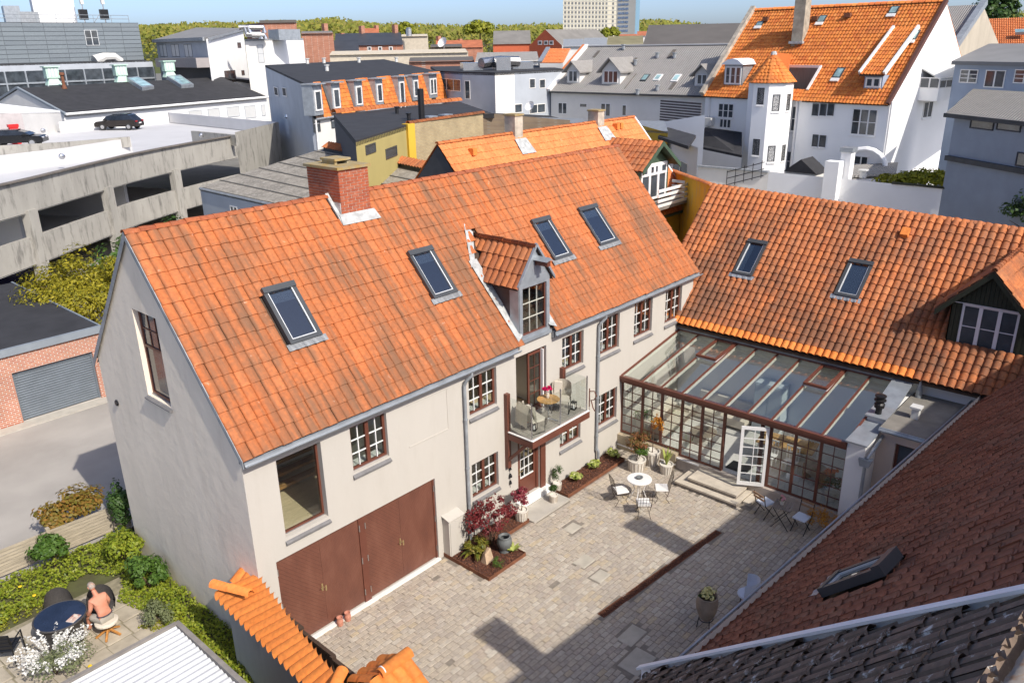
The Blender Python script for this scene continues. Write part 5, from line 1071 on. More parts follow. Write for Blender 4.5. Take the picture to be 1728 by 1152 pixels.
# ---- shed roof
plain('white_sheet',(.56,.57,.58),.45,var=.04,metal=.0)
shed=wthing('shed','garden shed with white corrugated sheet roof, seen from above','shed',(-4,-2.2,0))
m=MB(); ys=np.arange(.02,-4.6,-.0255); vs=[]
for y in ys: z=2.3+.02*math.sin(2*math.pi*y/.153)+ (y)*.02; vs+=[(-7.5,y,z),(-1.93,y,z)]
m.add(vs,[(2*i,2*i+1,2*i+3,2*i+2) for i in range(len(ys)-1)]); ob('sheet_roof',m,'white_sheet',shed,smooth=True)
ob('edge_board',MB().box(-7.5,-1.9,.03,.12,2.2,2.36),plain('grey_board',(.22,.20,.18),.85,var=.2,scale=4),shed); ob('edge_board',MB().box(-1.92,-1.82,-4.6,.12,2.2,2.345),'grey_board',shed)
ob('wall',MB().box(-7.3,-2.05,-4.5,-.1,-.1,2.2),'wood_dark',shed)
# ---- low slat fence
sf=wthing('slat_fence','weathered low fence of horizontal slats behind the green border','fence',(-1.4,8.4,0))
plain('grey_wood',(.36,.31,.23),.85,var=.25,scale=4,scl=(.7,4,6),bmp=.3)
for (xa,xb,ya,yb_) in ((-3.6,-1.75,8.5,8.45),(-1.7,.42,8.45,8.35)):
    for i in range(8): ob('slat',MB().bar((xa,ya+rg.normal(0,.01),.12+i*.1),(xb,yb_,.12+i*.1),.03,.085),'grey_wood',sf)
for x_ in (-3.6,-1.72,.42): ob('post',MB().box(x_-.05,x_+.05,8.36,8.48,-.1,.98),'grey_wood',sf)
# ---- planting
leafmat('border_green',[(.20,.26,.02),(.28,.33,.025),(.14,.20,.018),(.34,.36,.04),(.10,.15,.018)],.5,.3)
leafmat('yellow_green',[(.24,.25,.012),(.30,.29,.02),(.17,.19,.012)],.5,.3)
leafmat('maple_orange',[(.26,.15,.025),(.20,.17,.03),(.32,.16,.035),(.14,.14,.02)],.5,.3)
leafmat('grey_green',[(.16,.19,.09),(.20,.22,.11),(.12,.15,.06)],.6,.2)
rg=np.random.default_rng(12)
def cover(poly,n,size,hmax,mat,seed,name='ground_cover',label=None):
    """leafy ground cover over a polygon, height varying in soft mounds"""
    rg=np.random.default_rng(seed); P=np.array(poly); lo,hi=P.min(0),P.max(0); out=[]
    def inside(x,y):
        c=np.zeros(len(x),bool); j=len(P)-1
        for i in range(len(P)):
            xi,yi=P[i]; xj,yj=P[j]; k=((yi>y)!=(yj>y))&(x<(xj-xi)*(y-yi)/(yj-yi+1e-9)+xi); c^=k; j=i
        return c
    X=rg.uniform(lo[0],hi[0],n*3); Y=rg.uniform(lo[1],hi[1],n*3); k=inside(X,Y); X,Y=X[k][:n],Y[k][:n]
    hh=hmax*(.35+.65*(.5+.25*np.sin(X*3.1+1)+.25*np.sin(Y*3.7+X)))*(.6+.4*np.sin(X*7.3)*np.sin(Y*6.1)); Z=hh*rg.random(len(X))**.5
    Nn=rg.normal(0,.55,(len(X),3))+V(0,-.2,1); Nn/=np.linalg.norm(Nn,axis=1,keepdims=True)
    o=link(name,leafmesh(np.stack([X,Y,Z],1),Nn,size,1.5,rg),mat); o['kind']='stuff'; return o
cover([(-14,6.2),(-4.2,6.2),(-2.2,6.5),(-1.5,6.9),(-.9,6.1),(-.05,6.4),(-.05,8.2),(-14,8.3)],15000,.085,.45,'border_green',141)
cover([(-14,5.7),(-4.5,5.9),(-2.2,6.3),(-1.9,7.1),(-14,7.4)],5200,.06,.2,'yellow_green',142,'low_cover')
cover([(-1.4,5.0),(-.9,3.4),(-1.6,2.0),(-.95,.6),(-1.5,-.4),(-.68,-.4),(-.05,1.2),(-.05,6.4),(-.7,6.2)],6500,.075,.38,'border_green',143,'wall_border')
cover([(-1.5,3.6),(-1.0,2.6),(-1.7,.4),(-1.1,-1.6),(-.7,-1.6),(-.6,1.5),(-.5,3.4)],2600,.06,.25,'yellow_green',144,'grass_border')
def shrub(name,label,mat,c,r,n,size,seed,cat='shrub',group=None,**kw):
    s=wthing(name,label,cat,(c[0],c[1],0),group); stems(s,c[0],c[1],0,5,c[2],min(r[0],r[1])*.6,seed=seed,r=.02); foliage('foliage',mat,s,n,c,r,size,seed,**kw); return s
shrub('maple_bush','orange and green maple bush behind the low slat fence','maple_orange',(-.75,9.5,.65),(1.05,.75,.62),2600,.13,151,clumps=26,cl=.34,up=.7)
shrub('wall_climber','dark green leafy shrub against the rear corner of the grey gable','dark_green',(.15,8.0,.9),(.38,.5,.85),1300,.12,152,clumps=18)
shrub('round_shrub','bright green leafy shrub at the foot of the grey gable','mid_green',(-.55,5.0,.5),(.5,.6,.55),1700,.11,153,clumps=20)
shrub('lower_shrub','green bush beside the patio near the grey gable, closer to the house','border_green',(-.45,6.6,.5),(.6,.7,.5),1700,.11,154,clumps=20)
shrub('silver_shrub','grey green low shrub at the patio edge beside the garden wall','grey_green',(-1.05,3.5,.3),(.4,.5,.35),1100,.07,155,clumps=16)
shrub('border_shrub','dark green clump in the border beside the slat fence post','mid_green',(-1.9,7.9,.6),(.55,.4,.45),1200,.12,156,clumps=16)
# white flowering shrub
ws_=wthing('white_flowering_shrub','spirea shrub covered in white blossom sprays beside the oval table','shrub',(-3.45,3.5,0)); stems(ws_,-3.45,3.5,0,10,.7,.5,seed=157); foliage('foliage','grey_green',ws_,1500,(-3.3,3.3,.45),(.75,.6,.45),.06,158,clumps=24)
rg=np.random.default_rng(159); pts=[];nn=[]
for i in range(95):
    a=rg.uniform(0,6.28); u_=V(math.cos(a),math.sin(a),0); L_=rg.uniform(.4,.85)
    for j in range(30):
        t=.35+.65*j/29; p=V(-3.4,3.55,.15)+u_*L_*t*1.05+V(0,0,.85*L_*(2.0*t-1.15*t*t)); pts.append(p+rg.normal(0,.022,3)); nn.append(unit(rg.normal(size=3)+V(0,0,.8)))
link('blossom',leafmesh(np.array(pts),np.array(nn),.05,1.1,rg),leafmat('white_blossom',[(.72,.72,.70),(.80,.79,.77),(.62,.63,.58)],.6,.15),ws_)
for k,p in enumerate(((152,1124),(34,990),(58,1005))):
    q=onz(p,.15); c=wthing('dandelion',['single yellow dandelion flower at the shed edge of the patio','yellow dandelion in the border at the left, farther one','yellow dandelion in the border at the left, nearer the wicker chair'][k],'flower',(q[0],q[1],0)); ob('stem',MB().tube([(q[0],q[1],0),(q[0],q[1],.15)],.006,5),'mid_green',c); ob('flower_head',MB().lathe([(.01,0),(.05,.02),(.04,.035),(.01,.04)],(q[0],q[1],.15),10),plain('dandelion_yellow',(.75,.50,.01),.6,var=.05),c)
# ---- patio furniture
plain('wicker_dark',(.055,.05,.047),.7,var=.3,scale=40,bmp=.6,bscale=60); plain('teak',(.45,.20,.05),.5,var=.2,scale=6,scl=(1,5,1))
darkglass('table_glass',(.012,.018,.035),.12)
t=thing('oval_table','round dark glass topped wicker table on the patio','table',(-2.85,4.55,0)); ob('glass_top',MB().lathe([(.56,.725),(.57,.73),(.56,.74)],n=36),'table_glass',t); ob('rim',MB().tube([(.58*math.cos(a),.58*math.sin(a),.725) for a in np.linspace(0,6.283,37)[:-1]],.022,6,closed=True),'wicker_dark',t); ob('base',MB().lathe([(.42,0),(.4,.3),(.5,.6),(.56,.71)],n=28,cap=False),'wicker_dark',t)
bq=onz((124,1042),.76); b=thing('magazine','glossy picture magazine lying on the dark patio table','magazine',(bq[0],bq[1],.745),.5)
def magmat():
    m,t_,bb=nodes('magazine_print'); v=t_.nodes.new('ShaderNodeTexVoronoi'); v.inputs['Scale'].default_value=14; t_.links.new(posn(t_),v.inputs['Vector']); r=ramp(t_,[(0,(.45,.10,.07)),(.35,(.70,.62,.52)),(.6,(.35,.12,.08)),(1,(.62,.45,.36))]); sp=t_.nodes.new('ShaderNodeSeparateColor'); t_.links.new(v.outputs['Color'],sp.inputs[0]); t_.links.new(sp.outputs[0],r.inputs[0]); t_.links.new(r.outputs[0],bb.inputs['Base Color']); bb.inputs['Roughness'].default_value=.3; MATS['magazine_print']=m
magmat(); ob('pages',MB().box(-.14,.14,-.1,.1,0,.012),'white_paint',b); ob('cover',MB().box(-.138,.138,-.098,.098,.012,.014),'magazine_print',b)
def wicker_chair(x,y,rz,label):
    t=thing('wicker_chair',label,'chair',(x,y,0),rz,'dark wicker patio chairs'); n=15
    vs=[]
    for zz,rr,k in ((.22,.27,1),(.42,.31,1),(.62,.33,.92),(.84,.31,.72)):
        for i in range(n): a=math.pi*(-.08+1.16*i/(n-1)); hgt=zz if zz<.5 else .42+(zz-.42)*(.35+.65*max(0,math.sin(a))**.6); vs.append((rr*math.cos(a),rr*math.sin(a)*1.0-.02,hgt))
    ob('backrest',MB().add(vs,[(j*n+i,j*n+i+1,(j+1)*n+i+1,(j+1)*n+i) for j in range(3) for i in range(n-1)]),'wicker_dark',t,smooth=True)
    ob('seat',MB().lathe([(.25,.36),(.29,.38),(.27,.42)],n=20),'wicker_dark',t)
    for k in range(4): a=k*math.pi/2+.78; ob('leg',MB().tube([(.2*math.cos(a),.2*math.sin(a),.37),(.24*math.cos(a),.24*math.sin(a),0)],.018,6),'wicker_dark',t)
    return t
wicker_chair(-2.62,5.35,rad(-5),'empty dark wicker tub chair behind the round patio table')
wicker_chair(-1.88,4.65,rad(-15),'dark wicker tub chair right in front of the seated man')
t=thing('patio_armchair','dark slatted metal garden armchair cut by the left picture edge','chair',(-4.0,4.9,0),rad(140)); m=MB()
for s in (-.27,.27): m.tube([(s,-.25,0),(s,-.25,.62),(s,.25,.62),(s,.3,.9)],.018,6).tube([(s,.28,0),(s,.25,.62)],.018,6)
ob('arm_frame',m,'black_metal',t)
for i in range(6): ob('slat',MB().box(-.25,.25,-.24+i*.085,-.17+i*.085,.41,.43),'black_metal',t)
for i in range(4): ob('back_slat',MB().box(-.26,.26,.25+i*.015,.27+i*.015,.5+i*.11,.58+i*.11),'black_metal',t)
# teak stool with star base
sq=V(-2.06,3.95,0); t=thing('teak_stool','teak star base stool under the seated man','stool',(sq[0],sq[1],0))
for k in range(5):
    a=k*2*math.pi/5+.3; ob('leg',MB().bar((0,0,.2),(.3*math.cos(a),.3*math.sin(a),.02),.045,.04),'teak',t)
ob('column',MB().tube([(0,0,.1),(0,0,.36)],.035,8),'teak',t); ob('seat',MB().lathe([(.2,.36),(.27,.38),(.27,.42),(.22,.44)],n=20),'linen',t)
# ---- seated man, seen from behind
def skin_body(name,verts,edges,radii,mat,parent,M,sub=2,root=0):
    me=bpy.data.meshes.new(name); me.from_pydata(verts,edges,[]); me.update(); o=bpy.data.objects.new(name,me); COL.objects.link(o); attach(o,parent); o.matrix_basis=Matrix([list(r) for r in M])
    o.modifiers.new('skin','SKIN'); 
    sv=me.skin_vertices[0].data
    for i,r in enumerate(radii): sv[i].radius=(r if hasattr(r,'__len__') else (r,r)); sv[i].use_root=(i==root)
    s=o.modifiers.new('sub','SUBSURF'); s.levels=sub; s.render_levels=sub
    me.materials.append(MATS[mat]); return o
plain('skin',(.58,.27,.18),.55,var=.12,scale=5,spec=.35,c2=(.50,.20,.12)); plain('shorts_grey',(.36,.33,.28),.9,var=.1,scale=8,bmp=.2); plain('grey_hair',(.36,.33,.29),.9,var=.3,scale=40,bmp=.6); plain('belt_dark',(.03,.03,.05),.6)
man=thing('person','person with bare sunburnt back and grey shorts sitting bent forward on a stool','person',(sq[0],sq[1],0),rad(8))
I4=np.eye(4)
v=[(0,-.02,.54),(0,.03,.68),(0,.10,.84),(0,.17,.98),(0,.22,1.07),(0,.27,1.14),(0,.32,1.21),   # pelvis..neck..head base
   (-.17,.19,1.0),(-.23,.16,.82),(-.25,.30,.62),(-.20,.46,.60),   # left arm: shoulder, elbow.., wrist
   (.17,.19,1.0),(.23,.16,.82),(.25,.30,.62),(.20,.46,.60),
   (-.10,.0,.50),(-.20,.42,.50),(-.19,.50,.10),(-.19,.62,.05),
   (.10,.0,.50),(.20,.42,.50),(.19,.50,.10),(.19,.62,.05)]
e=[(0,1),(1,2),(2,3),(3,4),(4,5),(5,6),(3,7),(7,8),(8,9),(9,10),(3,11),(11,12),(12,13),(13,14),(0,15),(15,16),(16,17),(17,18),(0,19),(19,20),(20,21),(21,22)]
r=[(.17,.13),(.155,.115),(.17,.12),(.15,.10),(.065,.065),(.058,.06),(.06,.065),.075,.052,.045,.034,.075,.052,.045,.034,.1,.07,.048,.04,.1,.07,.048,.04]
body=skin_body('body',v,e,r,'skin',man,I4)
hm=bmesh.new(); bmesh.ops.create_uvsphere(hm,u_segments=20,v_segments=14,radius=1)
for q in hm.verts:
    x,y,z=q.co; q.co=Vector((x*.077*(1-.12*max(0,-z)),y*.095+(.012 if y>.8 and abs(z)<.3 else 0),z*.112))
for q in hm.verts:
    if q.co.y>.085 and -.02<q.co.z<.01 and abs(q.co.x)<.02: q.co.y+=.018
hme=bpy.data.meshes.new('head'); hm.to_mesh(hme); hm.free(); hme.polygons.foreach_set('use_smooth',[True]*len(hme.polygons)); hme.materials.append(MATS['skin'])
HM=Matrix.Translation((0,.36,1.28))@Matrix.Rotation(rad(-28),4,'X')
hd=bpy.data.objects.new('head',hme); COL.objects.link(hd); hd.parent=man; hd.matrix_local=HM
for s in (-1,1):
    ob('ear',MB().lathe([(.005,-.03),(.014,-.015),(.016,.01),(.006,.03)],(s*.078,-.005,0),8),'skin',hd); ob('eye',MB().lathe([(.004,-.008),(.01,0),(.004,.008)],(s*.03,.088,.012),8),'white_paint',hd)
ob('mouth',MB().box(-.022,.022,.085,.092,-.052,-.045),'terracotta',hd)
rg=np.random.default_rng(5); n=900; d=rg.normal(size=(n,3)); d/=np.linalg.norm(d,axis=1,keepdims=True); d=d[(d[:,1]<.35)|(d[:,2]>.6)]; d=d[d[:,2]>-.45]; link('hair',leafmesh(d*V(.08,.098,.116),d,.03,2.5,rg),'grey_hair',hd)
sv=[(0,-.02,.53),(-.10,.0,.50),(-.19,.36,.50),(.10,.0,.50),(.19,.36,.50),(0,.0,.62)]
skin_body('shorts',sv,[(0,1),(1,2),(0,3),(3,4),(0,5)],[(.185,.145),.125,.095,.125,.095,(.17,.13)],'shorts_grey',man,I4)
ob('belt',MB().tube([(.172*math.cos(a),.005+.128*math.sin(a),.635) for a in np.linspace(0,6.283,25)[:-1]],.016,6,closed=True),'belt_dark',man)
for s in (-1,1):   # hands: palm and five fingers resting on the knees
    px_,py_,pz_=s*.20,.47,.595; hv=[(px_,py_,pz_),(px_,py_+.06,pz_-.005)]; he_=[(0,1)]; hr=[(.03,.018),(.036,.016)]
    for k,(dx_,L1) in enumerate(((-.027,.055),(-.009,.065),(.009,.062),(.027,.05))):
        i=len(hv); hv+=[(px_+dx_*.9,py_+.075,pz_-.006),(px_+dx_*1.1,py_+.075+L1*.6,pz_-.012),(px_+dx_*1.15,py_+.075+L1,pz_-.035)]; he_+=[(1,i),(i,i+1),(i+1,i+2)]; hr+=[.009,.008,.007]
    i=len(hv); hv+=[(px_-s*.035,py_+.03,pz_-.005),(px_-s*.055,py_+.06,pz_-.015)]; he_+=[(0,i),(i,i+1)]; hr+=[.011,.009]
    skin_body('hand',hv,he_,hr,'skin',man,I4,1)
# ================================================================ brick garage
grg=wthing('brick_garage','low red brick garage with grey roller door and black flat roof','garage',(0,24,0))
brickmat('garage_brick',(.42,.13,.07),(.50,.19,.10),(.55,.50,.44),.24,.08,'x')
gh=2.78; gxr=4.33
ob('front_wall',MB().face([(-12,18.8,-.1),(gxr,18.8,-.1),(gxr,18.8,gh),(-12,18.8,gh)],[rect((.93,18.8,0),FN,2.98,2.05)],FN,.16),'garage_brick',grg)
ob('side_wall',MB().quad((gxr,18.8,-.1),(gxr,29,-.1),(gxr,29,gh),(gxr,18.8,gh)),brickmat('garage_brick_side',(.42,.13,.07),(.50,.19,.10),(.55,.50,.44),.24,.08,'y'),grg)
ob('roof',MB().box(-12,gxr+.05,18.85,29,gh+.02,gh+.22),'felt_black',grg); ob('fascia',MB().box(-12,gxr+.1,18.68,18.84,gh+.0,gh+.28),plain('fascia_grey',(.22,.25,.28),.6,var=.08),grg); ob('side_fascia',MB().box(gxr+.052,gxr+.12,18.845,29,gh,gh+.27),'fascia_grey',grg)
plain('roller_grey',(.13,.155,.18),.5,var=.12,scale=2)
rdoor=ob('roller_door',MB().box(.93,1.0,18.9,18.97,0,2.05).box(3.84,3.91,18.9,18.97,0,2.05).box(1.0,3.84,18.9,18.97,1.95,2.05),'roller_grey',grg)
for i in range(19): ob('slat',MB().prism([(1.0,18.95,.02+i*.1015),(1.0,18.93,.05+i*.1015),(1.0,18.93,.09+i*.1015),(1.0,18.95,.115+i*.1015),(1.0,18.97,.06+i*.1015)],(2.84,0,0)),'roller_grey',rdoor)
struct('garage_apron',MB().box(-12,4.4,18.2,18.79,-.1,.01),plain('apron_concrete',(.45,.42,.36),.9,var=.12,scale=3))
# ================================================================ conifer and hedge behind the garage
leafmat('gold_conifer',[(.30,.26,.014),(.22,.20,.014),(.38,.32,.02),(.13,.14,.014),(.44,.36,.03)],.6,.25)
def tree(name,label,mat,base,c,r,n,size,seed,cat='tree',group=None,trunk=.12,**kw):
    t=wthing(name,label,cat,base,group); b=V(*base); c=V(*c); m=MB(); rg=np.random.default_rng(seed)
    m.tube([b-V(0,0,.2),(b+c)/2+V(rg.normal(0,.1),rg.normal(0,.1),0),c],[trunk,trunk*.7,trunk*.35],7)
    for i in range(6):
        a=rg.uniform(0,6.28); k=rg.uniform(.3,.9); s=b+(c-b)*rg.uniform(.45,.95); m.tube([s,s+V(math.cos(a)*r[0]*k*.5,math.sin(a)*r[1]*k*.5,r[2]*.25),s+V(math.cos(a)*r[0]*k,math.sin(a)*r[1]*k,r[2]*.45)],[trunk*.4,trunk*.25,trunk*.1],5)
    ob('trunk',m,'bark_brown',t); o=foliage('crown',mat,t,n,c,r,size,seed,**kw); return t
tree('golden_conifer','spreading golden green conifer beside the brick garage','gold_conifer',(6.3,25.5,0),(6.5,25.3,2.5),(3.0,3.6,2.2),15000,.19,161,aspect=2.6,clumps=70,cl=.26,up=.5,trunk=.15)
tree('hedge_shrub','darker green shrub between conifer and gable roof','mid_green',(10.5,29.5,0),(10.5,29.5,2.2),(2.6,2.3,1.8),4200,.22,162,cat='shrub',clumps=40,cl=.3)
tree('low_hedge','dark green hedge in front of the parking ramp openings','dark_green',(13,33,0),(14,33.5,2.3),(2.8,2.0,1.9),3200,.24,163,cat='hedge',clumps=36,cl=.3)
# ================================================================ neighbours: helpers
Z3=V(0,0,1)
def qwall(parent,name,A,B_,zt,zb,mat,zt2=None):
    """vertical wall from A to B (seen with A left, B right)"""
    zt2=zt if zt2 is None else zt2; return ob(name,MB().quad((A[0],A[1],zb),(B_[0],B_[1],zb),(B_[0],B_[1],zt2),(A[0],A[1],zt)),mat,parent)
def wn(A,B_): d=unit(V(B_[0]-A[0],B_[1]-A[1],0)); return V(d[1],-d[0],0)   # outward normal when A is left, B right
def winpx(parent,P,n,r,sashes=1,cols=1,rows=1,fm='white_paint',bm='white_paint',sill=None,fw=.07,gm='window_glass_far',name='window',recess=-.04):
    TL=onplane((r[0],r[1]),P,n); BR=onplane((r[2],r[3]),P,n); x=np.cross(-unit(n),Z3); W=float((BR-TL)@x); H=float(TL[2]-BR[2]); O=V(TL[0],TL[1],BR[2])
    if W<.15 or H<.15: return None
    return window(parent,O,n,W,H,sashes,cols,rows,fm,bm,gm,recess,min(fw,W*.2),min(.05,W*.08),sill,.1,name,panes=False)
def slab(parent,name,pts,mat,th=.15): return ob(name,MB().prism(pts,(0,0,-th)),mat,parent)
def vent(parent,p,z,r=.15,h=.5,mat='vent_white',cap=True):
    m=MB().lathe([(r,0),(r,h)],(p[0],p[1],z),8)
    if cap: m.lathe([(r*1.5,h),(r*1.5,h+.08)],(p[0],p[1],z),8)
    return ob('roof_vent',m,mat,parent)
plain('white_wall',(.87,.87,.86),.85,var=.03,scale=.5,bmp=.05); plain('grey_render',(.40,.43,.47),.85,var=.08,scale=.6,bmp=.1); plain('light_render',(.72,.70,.66),.85,var=.06,scale=.6); plain('blue_grey_render',(.30,.36,.46),.85,var=.08,scale=.8,bmp=.1)
plaster('yellow_plaster',(.62,.40,.05),.08,1.0,dirt=(.30,.25,.17),dirt_amt=.0,bmp=.1); plaster('yellow_stained',(.60,.39,.05),.1,.6,dirt=(.33,.29,.22),dirt_amt=.85,bmp=.2,scl=(1,1,1)); plaster('ochre_wall',(.42,.35,.14),.1,1.0,bmp=.1)
plaster('concrete',(.37,.355,.32),.2,.8,dirt=(.12,.115,.105),dirt_amt=.9,bmp=.25); plain('concrete_light',(.58,.57,.56),.85,var=.06,scale=.5); plain('deck_surface',(.52,.52,.53),.9,var=.06,scale=.3)
waves('fibre_sheet',(.42,.38,.32),(.13,.12,.10),(0,1,0),3.4,bmp=.9,dist=.05,dirt=(.50,.46,.40),amt=.7)
waves('corrugated_grey',(.38,.36,.33),(.28,.27,.25),(0,1,0),3.2,bmp=1.0,dist=.06,dirt=(.22,.20,.18),amt=.35)
waves('corrugated_x',(.36,.34,.32),(.26,.25,.23),(1,0,0),3.2,bmp=1.0,dist=.06,dirt=(.22,.20,.18),amt=.35)
brickmat('yellow_brick',(.46,.36,.20),(.40,.30,.16),(.34,.29,.2),.25,.09,'xy'); brickmat('dark_brick',(.22,.16,.10),(.17,.12,.08),(.2,.17,.13),.25,.09,'xy'); brickmat('red_brick_far',(.36,.14,.08),(.42,.18,.11),(.45,.36,.3),.5,.16,'xy')
tilemat('tile_neighbour',[(.66,.21,.07),(.72,.25,.085),(.62,.19,.06)],stain=(.32,.15,.07),stain_amt=.35,stain_scale=.5,lichen=(.6,.48,.36),lich_amt=.3)
tilemat('tile_white_house',[(.62,.19,.04),(.68,.23,.05),(.52,.14,.035),(.72,.27,.07)],stain=(.25,.08,.03),stain_amt=.45,stain_scale=.5)
MATS['slate_panel']=tilemat('slate_panel',[(.17,.20,.225),(.20,.235,.26),(.185,.215,.24)],rough=.5)
# ================================================================ neighbour with orange roof behind the long house
h2=wthing('neighbour_house','yellow house with plain orange roof and two grey chimneys behind the long house','house',(24,11.5,0))
HX0,HX1,HYr,HZr,HYe,HZe=16.9,32.0,11.7,9.5,7.5,4.95
roof_tiles(h2,(HX0,HYe,HZe),(HX1,HYe,HZe),(HX0,HYr,HZr),(HX1,HYr,HZr),62,16,pantile(.03,'s',6,1.12,.018,.03),'tile_neighbour',lambda a,b: not(27.2<HX0+(HX1-HX0)*a<30.3 and .15<b<.62) ,300,seed=81)
ob('rear_slope',MB().quad((HX0,HYr,HZr),(HX1,HYr,HZr),(HX1,16,5),(HX0,16,5)),'tile_neighbour',h2)
ob('front_wall',MB().quad((HX0,HYe+.3,-.1),(HX1,HYe+.3,-.1),(HX1,HYe+.3,HZe+.2),(HX0,HYe+.3,HZe+.2)),'yellow_plaster',h2)
ob('gable_wall',MB().poly([(HX1-.06,HYe+.3,-.1),(HX1-.06,16,-.1),(HX1-.06,16,4.9),(HX1-.06,HYr,HZr-.1),(HX1-.06,HYe+.3,HZe)]),'yellow_plaster',h2)
ob('left_gable',MB().poly([(HX0+.05,16,-.1),(HX0+.05,HYe+.3,-.1),(HX0+.05,HYe+.3,HZe),(HX0+.05,HYr,HZr-.1),(HX0+.05,16,4.9)]),plain('dark_cladding',(.05,.052,.055),.7,var=.2),h2)
ridge_tiles(h2,(HX0,HYr,HZr),(HX1,HYr,HZr),.12,.36,'tile_neighbour',most=0 or 40,flat=.8); ob('eave_gutter',MB().tube([(HX0,HYe-.08,HZe-.05),(HX1,HYe-.08,HZe-.05)],.08,7),plain('green_paint',(.05,.085,.05),.6,var=.1),h2)
ob('verge_mortar',MB().bar((HX1+.02,HYe,HZe+.06),(HX1+.02,HYr,HZr+.06),.1,.08),'white_plaster',h2)
for lab,xc,yc,zt in (('chimney',22.0,11.8,10.3),('chimney',28.6,11.8,10.05)):
    c=ob('chimney',MB().box(xc-.28,xc+.28,yc-.33,yc+.33,8.4,zt),plain('chimney_render',(.42,.37,.30),.9,var=.3,scale=3,bmp=.3),h2); ob('cap',MB().box(xc-.33,xc+.33,yc-.38,yc+.38,zt,zt+.08),'mossy_concrete',c); ob('flashing',MB().box(xc-.4,xc+.4,yc-.95,yc-.42,8.35,9.3) if False else MB().quad((xc-.5,yc-1.0,HZr-(HYr-yc+1.0)*1.083+.1),(xc+.5,yc-1.0,HZr-(HYr-yc+1.0)*1.083+.1),(xc+.4,yc-.42,HZr-(HYr-yc+.42)*1.083+.12),(xc-.4,yc-.42,HZr-(HYr-yc+.42)*1.083+.12)),'lead_pale',c)
for p in ((798,262),(1040,218),(1046,217)):
    q=onplane(p,(0,HYr,HZr),(0,-1.083,1)); ob('vent_tile',MB().box(q[0]-.12,q[0]+.12,q[1]-.15,q[1]+.15,q[2],q[2]+.3),'tile_new',h2)
# green dormer with balcony
GX0,GX1,GY,GZ0=27.3,30.2,8.2,5.7
d=ob('dormer',MB().prism([(GX0,GY,GZ0),(GX1,GY,GZ0),(GX1,GY,7.55),((GX0+GX1)/2,GY,8.5),(GX0,GY,7.55)],(0,2.6,0)),'green_paint',h2)
window(d,(GX0+.25,GY,GZ0+.05),FN,GX1-GX0-.5,1.85,3,1,1,'white_paint','white_paint','window_glass_far',recess=-.06,sill=None,fw=.12,panes=False,name='dormer_window'); window(d,(GX0+.25,GY,7.0),FN,GX1-GX0-.5,.55,4,1,1,'white_paint','white_paint','window_glass_far',recess=-.08,sill=None,fw=.12,panes=False,name='dormer_window')
mx_=(GX0+GX1)/2
for s,xe in ((-1,GX0-.35),(1,GX1+.35)):
    q=[(xe,GY-.5,7.35),(mx_,GY-.5,8.62),(mx_,10.9,8.62),(xe,9.8,7.35)]
    ob('dormer_deck',MB().prism(q,(0,0,.04)),'green_paint',d)
    if s<0: roof_tiles(d,(xe,10.9,7.4),(xe,GY-.5,7.4),(mx_,10.9,8.68),(mx_,GY-.5,8.68),11,5,pantile(.05,'roll',6,1.1),'tile_wing',None,60,seed=83,name='dormer_tile')
    else: roof_tiles(d,(xe,GY-.5,7.4),(xe,10.9,7.4),(mx_,GY-.5,8.68),(mx_,10.9,8.68),11,5,pantile(.05,'roll',6,1.1),'tile_wing',None,60,seed=84,name='dormer_tile')
    ob('barge_board',MB().prism([(xe,GY-.55,7.22),(mx_,GY-.55,8.5),(mx_,GY-.55,8.72),(xe,GY-.55,7.44)],(0,.06,0)),'green_paint',d)
ob('balcony_floor',MB().box(GX0-.1,GX1+.3,GY-1.3,GY,5.5,5.62),'grey_board',d)
for i in range(4): ob('rail_board',MB().box(GX0-.1,GX1+.3,GY-1.32,GY-1.27,5.66+i*.25,5.80+i*.25),'white_paint',d)
for i in range(4): ob('side_rail',MB().box(GX1+.26,GX1+.31,GY-1.26,GY-.1,5.66+i*.25,5.80+i*.25),'white_paint',d)
# yellow walls to the right of it
yw=wthing('stained_yellow_wall','stained yellow yard wall with thin tile coping between the neighbour and the wing','wall',(30,7,0))
A,B_=onz((1129,286),6.6),onz((1207,314),7.2); m=MB().quad((A[0],A[1],-.1),(B_[0],B_[1],-.1),B_,A); ob('wall',m,'yellow_stained',yw); ridge_tiles(yw,A,B_,.16,.4,'tile_wing',most=30,flat=.6)
yt=wthing('yellow_gable_block','tall plain yellow block behind the orange neighbour roof','building',(38,18,0)); A,B_=onD((1066,221),62),onD((1127,224),55); zt=B_[2]
qwall(yt,'front_wall',A,B_,zt,0,'yellow_plaster'); back=V(6,4,0); qwall(yt,'side_wall',B_,B_+back,zt,0,'white_wall'); slab(yt,'roof',[A+Z3*.1,B_+Z3*.1,B_+back+Z3*.1,A+back+Z3*.1],'zinc_dull')
# white shed / extensions right of the yellow block
wx=wthing('white_extension','white rear extension with small black flat roof and french window','building',(42,15,0)); A,B_=onD((1125,232),56),onD((1178,249),50); qwall(wx,'front_wall',A,B_,A[2],0,'white_wall',B_[2]); n_=wn(A,B_); winpx(wx,A,n_,(1137,265,1160,300),2,1,1); slab(wx,'roof',[A+n_*.6+Z3*.1,B_+n_*.6+Z3*.1,B_+V(5,3,0.1),A+V(5,3,.1)],'felt_black',.2)
ws2=wthing('white_timber_shed','white boarded shed wall under a slatted grey screen','shed',(52,24,0)); A,B_=onD((1082,212),72),onD((1190,194),68); m=MB().quad((A[0],A[1],2),(B_[0],B_[1],2),B_,A); ob('wall',m,'white_wall',ws2)
sc=wthing('slatted_screen','dark horizontal slat screen below the grey corrugated roof','screen',(55,25,0)); A,B_=onD((1115,168),76),onD((1184,171),72)
